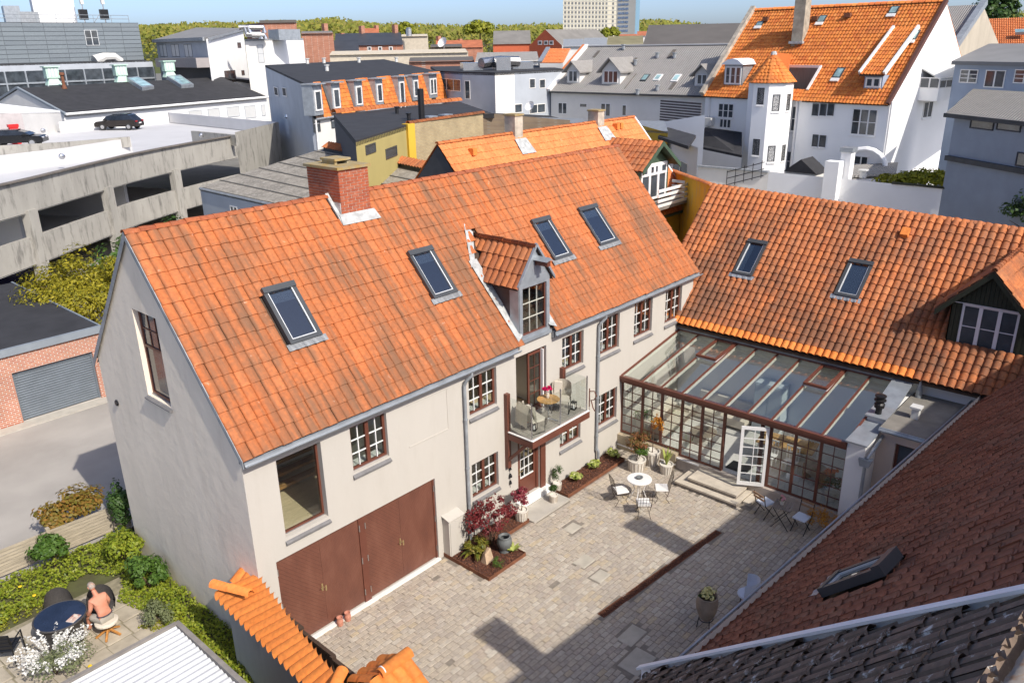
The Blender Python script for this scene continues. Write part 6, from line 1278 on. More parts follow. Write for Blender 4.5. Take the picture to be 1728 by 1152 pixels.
for i in range(8): ob('slat',MB().bar((A[0],A[1],A[2]-.12-i*.23),(B_[0],B_[1],A[2]-.12-i*.23),.06,.15),plain('slat_brown',(.10,.085,.085),.8,var=.2),sc)
# ================================================================ fibre cement roof behind
fb=wthing('fibre_cement_shed','low building with mossy grey fibre cement roof and orange tile coping behind the long house','building',(24,30,0))
A=onz((337,315),5.5); B1=onz((470,344),5.5); Cc=onz((567,246),7.2); Dd=onz((815,297),7.2)
# roof plane rises away from the eave line A-B1
nf=unit(np.cross(B1-A,Cc-A)); nf=nf if nf[2]>0 else -nf
E_=A+(B1-A)*2.3; F_=onplane((560,246),A,nf); G_=onplane((800,292),A,nf); H_=onplane((640,340),A,nf)
ob('roof',MB().poly([A,E_,H_,G_,F_]) if False else MB().poly([A,B1+(B1-A)*.6,G_+(G_-F_)*.25,F_]),'fibre_sheet',fb)
ob('eave_wall',MB().quad((A[0],A[1],0),(B1[0]+(B1-A)[0]*.6,B1[1]+(B1-A)[1]*.6,0),B1+(B1-A)*.6-Z3*.25,A-Z3*.25),'grey_render',fb)
ob('eave_gutter',MB().tube([A-Z3*.12,B1+(B1-A)*.6-Z3*.12],.09,7),'zinc_dull',fb)
ob('left_wall',MB().quad((F_[0],F_[1],0),(A[0],A[1],0),A-Z3*.1,F_-Z3*.1),'grey_render',fb)
winpx(fb,A-Z3*.1,wn(A,B1),(388,346,402,362),2,1,1)
crs=MB()
for k in range(1,7):
    t=k/7; a=A+(F_-A)*t; b=(B1+(B1-A)*.6)+((G_+(G_-F_)*.25)-(B1+(B1-A)*.6))*t; crs.bar(a+nf*.02,b+nf*.02,.1,.03,up=nf)
ob('sheet_lap',crs,plain('lap_dark',(.10,.095,.085),.9),fb)
P0=onplane((553,244),A+nf*.3,nf); P1=onplane((812,297),A+nf*.3,nf); dv=unit(P1-P0); sd=np.cross(nf,dv); sd=sd if sd@(CAM-P0)>0 else -sd
roof_tiles(fb,P0+sd*.45-Z3*.1,P1+sd*.45-Z3*.1,P0-sd*.1+Z3*.12,P1-sd*.1+Z3*.12,56,1,pantile(.10,'roll',6,1.02,.03,.03),'tile_wing',None,60,seed=85,name='coping_tile')
ob('coping_wall',MB().prism([P0+sd*.35-Z3*1.2,P1+sd*.35-Z3*1.2,P1+sd*.35-Z3*.05,P0+sd*.35-Z3*.05],-sd*.4),'dark_cladding',fb)
# ================================================================ black flat roof with yellow brick walls
bk2=wthing('black_flat_roof_block','block with black felt roof, ochre wall and pale yellow brick wall','building',(36,36,0))
zt=onD((689,210),50)[2]; F1=onz((600,237),zt); F2=onz((688,210),zt); F3=onz((815,192),zt); F4=onz((834,192),zt); F5=onz((776,172),zt); F6=onz((563,193),zt)
slab(bk2,'roof',[F1,F2,F3,F4,F5,F6],'felt_black',.3)
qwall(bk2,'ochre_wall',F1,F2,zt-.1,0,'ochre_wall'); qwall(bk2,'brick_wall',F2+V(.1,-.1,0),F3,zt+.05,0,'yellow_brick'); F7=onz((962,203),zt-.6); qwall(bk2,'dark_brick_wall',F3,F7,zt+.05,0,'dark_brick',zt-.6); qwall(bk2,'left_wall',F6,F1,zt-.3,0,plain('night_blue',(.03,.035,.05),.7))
ob('corner_pilaster',MB().box(F2[0]-.3,F2[0]+.25,F2[1]-.35,F2[1]+.2,0,zt+.05),'yellow_plaster',bk2)
ridge_tiles(bk2,F6+Z3*.1,F5+Z3*.1,.28,.42,'tile_neighbour',most=80); ridge_tiles(bk2,F2+Z3*.05,F3+Z3*.05,.16,.42,'tile_wing',most=80)
for r in ((616,246,634,256),(650,252,670,262)): winpx(bk2,F1,wn(F1,F2),r,1,1,1,'skylight_frame')
winpx(bk2,F6,wn(F6,F1),(585,232,598,247),2,1,1)
m=MB(); q=onz((712,203),zt); m.lathe([(.2,0),(.2,1.9)],(q[0],q[1],zt),10); ob('flue_pipe',m,'black_metal',bk2)
for p in ((670,192),(690,204)): q=onz(p,zt); vent(bk2,q,zt,.12,.4,'black_metal')
for p in ((726,198),(752,195)): q=onz(p,zt); ob('rooflight',MB().box(q[0]-.4,q[0]+.4,q[1]-.3,q[1]+.3,zt,zt+.08),'zinc',bk2)
# ================================================================ mansard building
ms=wthing('mansard_block','pale block with orange mansard tiles, white dormer windows and black felt roof','building',(45,50,0))
M1=onD((515,141),70); zr=M1[2]; M2=onD((742,122),92); M2[2]=zr; M0=onD((447,110),92); M0z=M0[2]
ze=zr-2.75; nM=wn(M1,M2); out=nM*.75
bk=V(*(M0-M1)); bk[2]=0
slab(ms,'roof',[M1,M2,M2+bk+Z3*(M0z-zr),M1+bk+Z3*(M0z-zr)],'felt_black',.2)
E1,E2=M1+out,M2+out; E1[2]=E2[2]=ze
mt=pantile(.035,'roll',5,1.1,.03,.04)
uD=unit(M2-M1); LM=np.linalg.norm(M2-M1)
dorms=[]
for x0,x1,t_,b_ in ((520,541,144,168),(552,572,143,166),(590,611,141,163),(626,645,138,160),(665,683,138,170),(690,705,136,154),(715,739,135,152)):
    p=onplane(((x0+x1)/2,(t_+b_)/2),M1+nM*.5,nM); dorms.append(((p-M1)@uD,x0,x1,t_,b_))
roof_tiles(ms,E1,E2,M1,M2,46,8,mt,'tile_white_house',lambda a,b: all(abs(a*LM-dd[0])>.75 for dd in dorms),300,seed=86)
ob('mansard_deck',MB().quad(E1-Z3*.02,E2-Z3*.02,M2-nM*.1-Z3*.05,M1-nM*.1-Z3*.05),'wood_dark',ms)
qwall(ms,'front_wall',E1-nM*.25,E2-nM*.25,ze,0,'light_render'); ob('left_wall',MB().poly([(M1+bk)*V(1,1,0),(E1-nM*.25)*V(1,1,0),E1-nM*.25,M1-Z3*.05,M1+bk+Z3*(M0z-zr)]),'grey_render',ms)
ob('eave_gutter',MB().tube([E1-Z3*.05,E2-Z3*.05],.1,6),'zinc_dull',ms)
for k,(s,x0,x1,t_,b_) in enumerate(dorms):
    w_=1.35 if k<6 else 1.9; c=M1+uD*s; d=ob('dormer',MB().prism([c-uD*w_/2+out*1.02-Z3*2.5,c+uD*w_/2+out*1.02-Z3*2.5,c+uD*w_/2+out*1.02-Z3*.12,c-uD*w_/2+out*1.02-Z3*.12],-nM*1.0),'zinc',ms)
    hgt=1.6 if k!=4 else 2.6; O=c-uD*(w_/2-.2)+out*1.05-Z3*(.55+hgt); window(d,O,nM,w_-.4,hgt,1 if k<6 else 2,1,1,'white_paint','white_paint','window_glass_far',recess=-.05,sill=None,fw=.12,panes=False,name='dormer_window')
    ob('dormer_cap',MB().obox(c+out*.6-Z3*.06,uD,nM,Z3,w_+.2,1.4,.1),'zinc_dull',d)
for r in ((527,195,541,222),(557,192,572,215),(476,147,484,164),(462,146,470,163)):
    if r[0]>520: winpx(ms,E1-nM*.25,nM,r,1,1,2,'skylight_frame')
    else: winpx(ms,M1,wn(M1+bk,M1),r,1,1,1)
ob('corner_downpipe',MB().tube([E1-nM*.1-Z3*.1,V(E1[0],E1[1],0)-nM*.1],.08,7),'white_paint',ms)
for p in ((519,108),(547,107),(606,106),(669,105),(552,120)): q=onplane(p,M1,np.cross(uD,unit(bk+Z3*(M0z-zr)))); vent(ms,q,q[2],.18,.5)
q=onplane((481,200),M1,wn(M1+bk,M1)); ob('wall_lamp',MB().lathe([(.05,0),(.3,.15),(.25,.4)],(q[0],q[1]-.4,q[2]),10),'steel',ms)
# ================================================================ parking house on the left
pk=wthing('parking_house','curved concrete multi storey car park with open sides','car park',(18,50,0))
ZP=6.6
cv=[onz(p,ZP) for p in ((-140,345),(-60,327),(0,313),(55,300.5),(110,287),(165,274),(215,262),(270,251),(330,240),(365,234),(397,228.5))]
def curved(name,zt,zb,mat,th=.3):
    m=MB()
    for a,b in zip(cv[:-1],cv[1:]):
        n_=wn(a,b); q=[(a[0],a[1],zb),(b[0],b[1],zb),(b[0],b[1],zt),(a[0],a[1],zt)]; m.prism(q,-n_*th)
    return ob(name,m,mat,pk)
curved('parapet',ZP,4.75,'concrete'); curved('floor_band',3.35,1.75,'concrete',.28); curved('lower_band',.35,-.2,'concrete',.26)
ob('parapet_cap',(lambda m:[m.bar(a+Z3*.03,b+Z3*.03,.42,.07) for a,b in zip(cv[:-1],cv[1:])] and m)(MB()),plain('cap_brown',(.16,.14,.12),.9,var=.2),pk)
def at_x(px_):
    xs=[-140,-60,0,55,110,165,215,270,330,365,397]; i=max(0,min(len(xs)-2,np.searchsorted(xs,px_)-1)); t=(px_-xs[i])/(xs[i+1]-xs[i]); return cv[i]+(cv[i+1]-cv[i])*t,wn(cv[i],cv[i+1])
for px_ in (-90,38,172,288):
    p,n_=at_x(px_); ob('pillar',MB().obox((p[0]-n_[0]*.05,p[1]-n_[1]*.05,2.4),np.cross(n_,Z3),n_,Z3,.75,.5,5.0),'concrete',pk)
# solid stair block to the right
S0,S1_=cv[-1],onz((470,207),ZP+.2); qwall(pk,'stair_block_wall',S0,S1_,ZP+.25,-.2,'concrete',ZP+.25)
# floors and inner walls seen through the openings
inn=[p-wn(*( (cv[i],cv[i+1]) if i<len(cv)-1 else (cv[i-1],cv[i])))*14 for i,p in enumerate(cv)]
for z_,nm in ((4.7,'upper_slab'),(1.7,'middle_slab')):
    ob(nm,MB().poly([(p[0],p[1],z_) for p in cv]+[(p[0],p[1],z_) for p in inn[::-1]]).poly([(p[0],p[1],z_+.12) for p in inn]+[(p[0],p[1],z_+.12) for p in cv[::-1]]),'concrete_light',pk)
m=MB()
for a,b in zip(inn[:-1],inn[1:]): m.quad((a[0],a[1],-.2),(b[0],b[1],-.2),(b[0],b[1],4.7),(a[0],a[1],4.7))
ob('inner_wall',m,'concrete_light',pk)
for px_ in (70,240): 
    p,n_=at_x(px_); ob('inner_partition',MB().obox((p[0]-n_[0]*6,p[1]-n_[1]*6,2.2),n_,np.cross(n_,Z3),Z3,8,.3,4.9),'concrete_light',pk)
# deck with inner white ramp wall
dk=[onz(p,5.9) for p in ((-160,262),(-60,330),(120,292),(300,250),(400,232),(470,210),(283,192),(100,210))]
ob('deck',MB().poly([(p[0],p[1],5.6) for p in cv]+[(S1_[0],S1_[1],5.6)]+[tuple(onz(p,5.6)) for p in ((455,206),(283,198),(100,214),(-150,225))]),'deck_surface',pk)
def wpx(name,pts,z,h,mat,th=.25):
    P=[onz(p,z) for p in pts]; m=MB()
    for a,b in zip(P[:-1],P[1:]): m.prism([a-Z3*h,b-Z3*h,b,a],-wn(a,b)*th)
    return ob(name,m,mat,pk)
wpx('ramp_wall',[(-120,274),(0,263),(110,250),(220,233)],6.75,1.15,'concrete_light'); wpx('ramp_wall_top',[(-120,255),(0,246),(110,240),(219,231)],6.9,.8,'concrete')
wpx('deck_parapet',[(100,206),(283,191)],6.7,1.1,'white_wall'); wpx('deck_parapet',[(283,190),(463,206)],6.75,1.1,'concrete_light'); wpx('deck_parapet',[(322,221),(397,228)],6.75,.9,'concrete')
for p,z in (((106,263),6.5),((74,220),6.6),((276,194),6.5),((340,228),6.5)):
    q=onz(p,z); ob('round_lamp',MB().lathe([(.22,0),(.2,.12),(.05,.16)],n=12).xf(frame(q+V(-.2,-.35,0),(1,0,0),(0,0,1),(0,-1,0))),'steel',pk)
st=wthing('stair_tower','low white stair house with red ticket post on the parking deck','stair house',(24,80,0)); A,B_,C3=onD((-60,188),92),onD((36,191),90),onD((102,190),100)
zt=B_[2]; qwall(st,'front_wall',A,B_,zt,4,plain('pink_grey',(.50,.46,.45),.9,var=.08)); qwall(st,'side_wall',B_,C3,zt,4,'light_render',C3[2]); slab(st,'roof',[A+Z3*.25,B_+Z3*.25,C3+Z3*.2,A+V(5,14,.2)],'white_wall',.3)
q=onD((21,210),88); rp=thing('ticket_post','red ticket machine on the parking deck','ticket machine',(q[0],q[1],5.6)); ob('body',MB().box(-.35,.35,-.2,.2,0,1.5),plain('signal_red',(.7,.02,.02),.5,var=.05),rp); ob('head',MB().box(-.42,.42,-.25,.25,1.5,1.75),'signal_red',rp)
# cars
plain('car_black',(.015,.016,.018),.22,metal=.3,var=.1); plain('car_brown',(.035,.03,.028),.22,metal=.4,var=.1); plain('car_blue',(.02,.02,.06),.22,metal=.3,var=.1); plain('tyre',(.02,.02,.02),.8); plain('tail_red',(.35,.01,.01),.3); plain('head_lamp',(.6,.6,.62),.15); darkglass('car_glass',(.012,.015,.02),.05)
def car(label,loc,rz,mat,suv=True,L=4.6):
    t=thing('parked_car',label,'car',loc,rz,'parked cars'); W=.92; h=1.62 if suv else 1.45
    prof=[(-L/2,.35),(-L/2+.02,.75),(-L/2+.1,.98),(-L/2+.55,1.05),(-L*.1-.55,1.02),(L*.1,1.0),(L/2-.25,.88),(L/2,.7),(L/2,.35)]
    m=MB(); n=len(prof); vs=[]
    for y,k in ((-W,.0),(-W*.97,.03),(W*.97,.03),(W,.0)):
        pass
    rows=[(-W,.0,.96),(-W*.92,.04,1.0),(W*.92,.04,1.0),(W,.0,.96)]
    for y,ins,s in rows:
        for x,z in prof: vs.append((x*(.985 if abs(y)==W else 1),y,.35+(z-.35)*s))
    fs=[]
    for r in range(3):
        for i in range(n-1): fs.append((r*n+i,r*n+i+1,(r+1)*n+i+1,(r+1)*n+i)[::-1])
    fs.append(tuple(range(n))); fs.append(tuple(3*n+i for i in range(n-1,-1,-1))); fs.append((0,n,2*n,3*n)[::-1]); fs.append((n-1,2*n-1,3*n-1,4*n-1)); fs.append(tuple(r*n for r in range(4))+tuple(r*n+n-1 for r in range(3,-1,-1)))
    m.add(vs,fs); ob('body',m,mat,t)
    cab=[(-L/2+.25,1.0),(-L/2+.75,h-.1),(-L/2+1.3,h),(L*.02,h-.02),(L*.2,h-.22),(L*.29,1.0)]
    g=MB(); vs=[]
    for y,s in ((-W*.93,0),(-W*.72,1),(W*.72,1),(W*.93,0)):
        for x,z in cab: vs.append((x,y if z<1.05 else (W*.76 if y>0 else -W*.76) if abs(y)>W*.8 else y,z if abs(y)<W*.8 else min(z,h-.09)))
    n=len(cab); fs=[(r*n+i,r*n+i+1,(r+1)*n+i+1,(r+1)*n+i)[::-1] for r in range(3) for i in range(n-1)]+[tuple(range(n)),tuple(3*n+i for i in range(n-1,-1,-1))]
    ob('windows',g.add(vs,fs),'car_glass',t)
    ob('roof_panel',MB().box(-L/2+1.05,L*.06,-W*.7,W*.7,h-.015,h+.012),mat,t)
    for s in (-1,1):
        for x in (-L/2+.85,L/2-.9):
            w_=ob('wheel',MB().lathe([(.2,-.11),(.33,-.11),(.34,0),(.33,.11),(.2,.11)],n=18).xf(frame((x,s*(W-.1),.34),(1,0,0),(0,0,1),(0,-1,0))),'tyre',t); ob('rim',MB().lathe([(.22,-.02),(.2,.02),(.03,.03)],n=14).xf(frame((x,s*(W+.01),.34),(1,0,0),(0,0,1),(0,-s,0) if s<0 else (0,1,0))),'steel',w_)
        ob('tail_light',MB().box(-L/2-.01,-L/2+.06,s*W*.5-.18+s*.2,s*W*.5+.18+s*.2,.82,.95),'tail_red',t); ob('headlight',MB().box(L/2-.1,L/2+.0,s*W*.55-.18,s*W*.55+.18,.66,.8),'head_lamp',t); ob('mirror',MB().box(L*.17,L*.23,s*(W+.02),s*(W+.2),.98,1.12),mat,t)
    ob('number_plate',MB().box(-L/2-.02,-L/2-.005,-.26,.26,.62,.74),'white_paint',t); return t
q=onz((203,218),5.65); car('dark grey suv parked on the upper car park deck by the white parapet',(q[0],q[1],5.62),rad(128),'car_brown')
q=onz((32,246),5.65); car('black car parked on the car park deck at the left edge beside the stair house',(q[0],q[1],5.62),rad(-35),'car_black',False)
q=onz((15,470),.5); car('dark blue car parked on the ground behind the brick garage at the left edge',(q[0],q[1],0),rad(20),'car_blue',False)
# ================================================================ behind the car park: low white hall with black roof
hl=wthing('white_low_hall','long low white hall with black felt roof and two glazed rooflights','building',(60,110,0))
K0=onD((29,149),122); zrg=K0[2]; Ka=onD((107,193),112); ze_=Ka[2]; Kb=onD((450,169),132); Kb[2]=ze_; uh=unit(Kb-Ka); nh=wn(Ka,Kb); dep=np.linalg.norm(((K0-Ka)*V(1,1,0)))
Kr0=V(K0[0],K0[1],zrg); Kr1=Kr0+uh*np.linalg.norm(Kb-Ka); Kl=Kr0*2-Ka; Kl[2]=ze_
slab(hl,'roof',[Ka+nh*.4,Kb+nh*.4,Kr1,Kr0],'felt_black',.2); slab(hl,'rear_roof',[Kr0,Kr1,Kl+uh*60,Kl],'felt_black',.2)
ob('gable',MB().poly([(Kl[0],Kl[1],0),(Ka[0],Ka[1],0),Ka,Kr0-Z3*.15,Kl]),'light_render',hl); qwall(hl,'front_wall',Ka,Kb,ze_,0,'white_wall')
ob('verge_trim',MB().bar(Ka+nh*.4+Z3*.05,Kr0+Z3*.05,.3,.25).bar(Kr0+Z3*.05,Kl+Z3*.05,.3,.25),'fascia_grey',hl); ob('gutter',MB().tube([Ka+nh*.5,Kb+nh*.5],.16,6),'white_wall',hl)
for r in ((318,187,342,200),(350,184,372,197),(382,181,405,196),(412,179,433,198),(440,177,449,195)): winpx(hl,Ka+nh*.05,nh,r,1,1,1,'grey_render',gm='pane_blind',name='blind_window') if 'pane_blind' in MATS else (plain('pane_blind',(.55,.56,.56),.6,var=.04),winpx(hl,Ka+nh*.05,nh,r,1,1,1,'grey_render',gm='pane_blind',name='blind_window'))
nr=unit(np.cross(uh,Kr0-Ka)); nr=nr if nr[2]>0 else -nr
def onroof(p): return onplane(p,Ka,nr)
glass_roof=darkglass('rooflight_glass',(.20,.30,.31),.1)
for a,b,c,d_ in (((213,137),(233,135),(260,151),(240,154)),((281,134),(304,132),(327,148),(306,150))):
    q=[onroof(x)+nr*.5 for x in (d_,c,b,a)]; o=ob('rooflight',MB().prism(q,-nr*.6),'zinc',hl); k=sum(q)/4; ob('pane',MB().poly([k+(x-k)*.82+nr*.02 for x in q]),'rooflight_glass',o)
plain('mint_green',(.45,.62,.52),.5,var=.08)
for p,lab in (((90,141),'left'),((205,136),'middle'),((286,128),'right')):
    q=onroof(p); c=wthing('roof_ventilator','mint green roof ventilator on the black hall roof, %s one of three'%lab,'ventilator',(q[0],q[1],q[2]),group='mint green roof ventilators'); ob('base',MB().prism([q+V(-.9,-.6,-.2),q+V(.9,-.6,-.2),q+V(.55,-.4,.6),q+V(-.55,-.4,.6)],(0,1.0,0)),'mint_green',c)
    ob('louvre_box',MB().box(q[0]-.8,q[0]+.8,q[1]-.5,q[1]+.5,q[2]+.65,q[2]+2.0),'mint_green',c); ob('cap',MB().box(q[0]-1.0,q[0]+1.0,q[1]-.7,q[1]+.7,q[2]+2.0,q[2]+2.15),'mint_green',c)
    for s in (-.4,0,.4): ob('louvre',MB().box(q[0]+s-.12,q[0]+s+.12,q[1]-.53,q[1]-.5,q[2]+.8,q[2]+1.9),'skylight_sash',c)
q=onroof((109,150)); ob('flue',MB().lathe([(.35,0),(.2,.5),(.2,1.6),(.35,1.7),(.3,2.0)],(q[0],q[1],q[2]),8),'corten',hl)
# ================================================================ big slate clad building
sb=wthing('slate_clad_building','large grey panel clad building with ribbon windows and roof railing','building',(60,150,0))
T0=onD((-120,33),150); T1=onD((233,39),160); zt=T1[2]; T0[2]=zt; zb=onD((243,101),160)[2]; nS_=wn(T0,T1); uS=unit(T1-T0); LS=np.linalg.norm(T1-T0)
qwall(sb,'clad_wall',T0,T1,zt,zb,plain('slate_joint',(.12,.14,.16),.7)); 
ps=[]; ph=(zt-zb)/9; 
for r in range(9):
    for c in range(10):
        ps.append(frame(T0+nS_*.02+uS*(LS*c/10)+Z3*(zb-zt+ph*r),uS*(LS/10-.06),nS_*.06,Z3*(ph-.07)))
scatter(MB().box(0,1,0,1,0,1),ps,'cladding_panel','slate_panel',sb,90)
slab(sb,'roof',[T0,T1,T1+V(8,25,0),T0+V(8,25,0)],'felt_black',.3); qwall(sb,'side_wall',T1,T1+V(8,25,0),zt,0,'slate_panel')
lo=nS_*2.5; L0,L1=T0+lo,onD((257,104),156); L1[2]=zb; zb2=onD((255,113),156)[2]
L0=L1-uS*(LS+4); L0[2]=zb; qwall(sb,'parapet_band',L0,L1,zb-.2,zb2,'grey_render'); slab(sb,'terrace',[L0-Z3*.2,L1-Z3*.2,L1-lo*2,L0-lo*2],'felt_black',.1)
zw=onD((255,150),156)[2]; qwall(sb,'ribbon_glass',L0,L1,zb2,zw,'window_glass_far'); qwall(sb,'base_wall',L0,L1,zw,0,'light_render')
for i in range(12): p=L1-uS*(LS+4)*i/12.0+nS_*.1; ob('mullion',MB().bar(V(p[0],p[1],zw),V(p[0],p[1],zb2),.25,.2),'fascia_grey' if False else 'zinc',sb)
ob('transom',MB().bar(V(L0[0],L0[1],(zw+zb2)/2)+nS_*.1,V(L1[0],L1[1],(zw+zb2)/2)+nS_*.1,.15,.25),'zinc',sb)
winpx(sb,T0+nS_*.1,nS_,(141,51,168,77),2,1,2,'skylight_sash','skylight_sash',recess=-.1)
q=onplane((160,100),T0+nS_*1,nS_); ob('duct_horn',MB().tube([q-uS*0+V(0,0,-.3),q+uS*1.6+V(0,0,.3),q+uS*3.2+V(0,0,.3),q+uS*4.2+V(0,0,-.5)],[.95,.7,.65,.6],10),'vent_white',sb)
rl=MB(); 
for z_ in (.6,1.15): rl.tube([T0+Z3*z_,T1+Z3*z_-uS*1.5],.045,5)
for i in range(11): p=T0+uS*(LS-1.5)*i/10; rl.tube([p,p+Z3*1.15],.045,5)
ob('roof_railing',rl,'zinc',sb)
eq=wthing('rooftop_plant','cluster of grey ventilation boxes and a white plant room on the slate clad building','roof plant',(40,165,zt)); 
for (x0,x1,y0,y1,mat) in ((9,32,10,31,'zinc'),(34,78,20,32,'zinc_dull'),(60,112,-60,33,'white_wall'),(100,114,5,33,'zinc')):
    a,b=onD((x0,y1),166),onD((x1,y0),166); ob('plant_box',MB().prism([(a[0],a[1],zt),(b[0],b[1],zt),(b[0],b[1],b[2]),(a[0],a[1],b[2])],(1,4,0)),mat,eq)
for p in ((143,35),(178,35)):
    q=onD(p,162); an=wthing('antenna_mast','radio antenna mast with panels on the slate building roof, %s one'%('left' if p[0]<160 else 'right'),'antenna',(q[0],q[1],zt),group='antenna masts'); ob('mast',MB().tube([V(q[0],q[1],zt),V(q[0],q[1],zt+9)],.1,6),'steel',an); ob('panel',MB().box(q[0]-.25,q[0]+.25,q[1]-.3,q[1]+.1,zt+3,zt+6.5),'vent_white',an); ob('equipment_box',MB().box(q[0]-.7,q[0]+.6,q[1]-.3,q[1]+.3,zt+.6,zt+2.2),'black_metal',an); ob('stay',MB().tube([V(q[0],q[1],zt+2.4),V(q[0]-2,q[1],zt)],.05,5),'steel',an)
# ================================================================ white building with balcony and ducts
wb2=wthing('white_office_block','white office block with balcony, grey roof and shiny ventilation ducts','building',(80,120,0))
W1=onD((349,66),138); zt=W1[2]; W0=onD((262,65),160); W0[2]=zt; W2=onD((410,50),152); 
n0=wn(W0,W1); n2=wn(W1,W2)
qwall(wb2,'left_wall',W0,W1,zt,0,'grey_render'); qwall(wb2,'front_wall',W1,W2,zt,0,'white_wall',W2[2]); slab(wb2,'roof',[W0+n0*.5+Z3*.2,W1+n0*.5+n2*.2+Z3*.2,W2+Z3*.2+n2*.2,W2+(W0-W1)*.9+Z3*.8],plain('roof_grey',(.20,.20,.20),.9,var=.1,scale=.4),.5)
ob('edge_trim',MB().bar(W0+n0*.5+Z3*.0,W1+n0*.5,.3,.5).bar(W1+n2*.3,W2+n2*.3,.2,.35),'zinc_dull',wb2)
for r in ((268,75,283,96),(288,75,304,96),(310,75,326,97)): winpx(wb2,W0,n0,r,2,1,1,'skylight_frame','skylight_frame',gm='pane_blind')
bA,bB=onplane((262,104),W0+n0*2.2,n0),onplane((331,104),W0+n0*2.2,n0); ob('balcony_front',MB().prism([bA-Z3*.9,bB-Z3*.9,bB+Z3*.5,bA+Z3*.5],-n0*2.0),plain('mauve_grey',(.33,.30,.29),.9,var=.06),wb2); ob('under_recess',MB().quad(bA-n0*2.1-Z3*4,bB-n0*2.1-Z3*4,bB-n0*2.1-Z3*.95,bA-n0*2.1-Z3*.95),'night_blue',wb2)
for r in ((378,120,399,138),(407,119,413,127),(400,72,407,81)): winpx(wb2,W1,n2,r,1 if r[2]-r[0]<12 else 2,1,1,'skylight_frame','skylight_frame')
ob('downpipe',MB().tube([W1+n0*.3+n2*.3,V(W1[0],W1[1],0)+n0*.3+n2*.3],.15,6),'white_paint',wb2)
X1=onD((413,69),140); X2=onD((452,68),140); X3=onD((512,67),152); zx=X1[2]
n3=wn(X1,X2); n4=wn(X2,X3); qwall(wb2,'shaft_wall',X1,X2,zx,0,'light_render'); qwall(wb2,'shaft_side',X2,X3,zx,0,'white_wall'); slab(wb2,'shaft_roof',[X1+Z3*.2,X2+Z3*.2,X3+Z3*.2,X3+(X1-X2)*1.2+Z3*.2],'zinc_dull',.3); winpx(wb2,X1,n3,(433,76,447,106),1,1,2,'zinc_dull','zinc_dull',gm='pane_blind')
dt=wthing('ventilation_ducts','bent shiny metal ventilation ducts on the white office block','ducts',(85,125,zx))
for i,(pts) in enumerate((((403,47),(412,46),(416,58),(440,58),(441,66)),((412,47),(418,46),(422,57)),((420,47),(444,47),(446,56)),((425,60),(446,60),(448,66)))): ob('duct',MB().tube([onD(p,139) for p in pts],.42,8),'steel',dt)
q=onD((480,60),142); ob('air_handler',MB().box(q[0]-2,q[0]+2,q[1]-1.5,q[1]+1.5,zx,zx+1.6),'zinc',dt)
# ================================================================ big white house with turret
wh=wthing('white_turret_house','tall white house with steep orange roof, octagonal stair turret and roof cutouts','house',(62,14,0))
WC=onD((1504,164),68); WL=onD((1191,157),77.5); WZ=8.95; uW=unit((WL-WC)*V(1,1,0)); nW=wn(WL,WC); gW=-nW   # along facade to the left, outward, depth
WC=V(WC[0],WC[1],0); LW=np.linalg.norm((WL-V(WC[0],WC[1],WL[2]))*V(1,1,0)); WL=WC+uW*LW; DEP=12.4
rid=onplane((1572,17),WC+gW*DEP/2,nW); WRZ=15.9
RL,RR=WL+gW*DEP/2+Z3*WRZ,WC+gW*DEP/2+Z3*WRZ; EL_,ER=WL+nW*.35+Z3*(WZ-.25),WC+nW*.35+Z3*(WZ-.25)
ROUGH=(ER,EL_)
def WP(p,d=0): return onplane(p,WC+nW*d,nW)
qwall(wh,'front_wall',WL,WC,WZ,0,'white_wall')
ob('gable_wall',MB().poly([WC,WC+gW*DEP,WC+gW*DEP+Z3*(WZ+.6),RR-Z3*.05,WC+Z3*WZ]),'white_wall',wh)
ob('left_gable',MB().poly([WL+gW*DEP,WL,WL+Z3*WZ,RL+Z3*.4,WL+gW*DEP+Z3*WZ]),'white_wall',wh)
nRf=unit(np.cross(ER-EL_,RR-ER)); nRf=nRf if nRf[2]>0 else -nRf
def RP(p,h=0): return onplane(p,ER+nRf*h,nRf)
def st_(q): q=q-EL_; e=unit(ER-EL_); up=unit(RL-EL_-e*((RL-EL_)@e)); return q@e,q@up
LE=np.linalg.norm(ER-EL_); HE=np.linalg.norm((RL-EL_)-unit(ER-EL_)*((RL-EL_)@unit(ER-EL_)))
cut=[st_(RP(p)) for p in ((1326,114),(1386,114),(1326,153))]
cx0_,cx1_=cut[0][0],cut[1][0]; cy0_,cy1_=cut[2][1]+.2,cut[0][1]
dml=[st_(RP(p)) for p in ((1222,145),(1250,145),(1250,108))]; dmr=[st_(RP(p)) for p in ((1456,150),(1490,150),(1480,85))]
def keepW(a,b):
    x,y=a*LE,b*HE
    return not (cx0_-.1<x<cx1_+.1 and cy0_<y<cy1_)
roof_tiles(wh,EL_,ER,RL,RR,60,26,pantile(.06,'roll',5,1.1,.03,.045),'tile_white_house',keepW,300,seed=91)
ob('roof_deck',MB().poly([EL_-nRf*.08,EL_+unit(ER-EL_)*cx0_-nRf*.08,RL+unit(ER-EL_)*cx0_-nRf*.08,RL-nRf*.08]).poly([EL_+unit(ER-EL_)*cx1_-nRf*.08,ER-nRf*.08,RR-nRf*.08,RL+unit(ER-EL_)*cx1_-nRf*.08]),'wood_dark',wh)
slab(wh,'rear_slope',[RL,RR,WC+gW*(DEP+.3)+Z3*(WZ+.4),WL+gW*(DEP+.3)+Z3*(WZ+.4)],'tile_white_house',.1)
ridge_tiles(wh,RL,RR,.22,.5,'tile_white_house',most=60)
ob('left_verge',MB().bar(EL_+Z3*.2-unit(ER-EL_)*.1,RL+Z3*.25-unit(ER-EL_)*.1,.45,.5),'chimney_render',wh)
vt=MB(); 
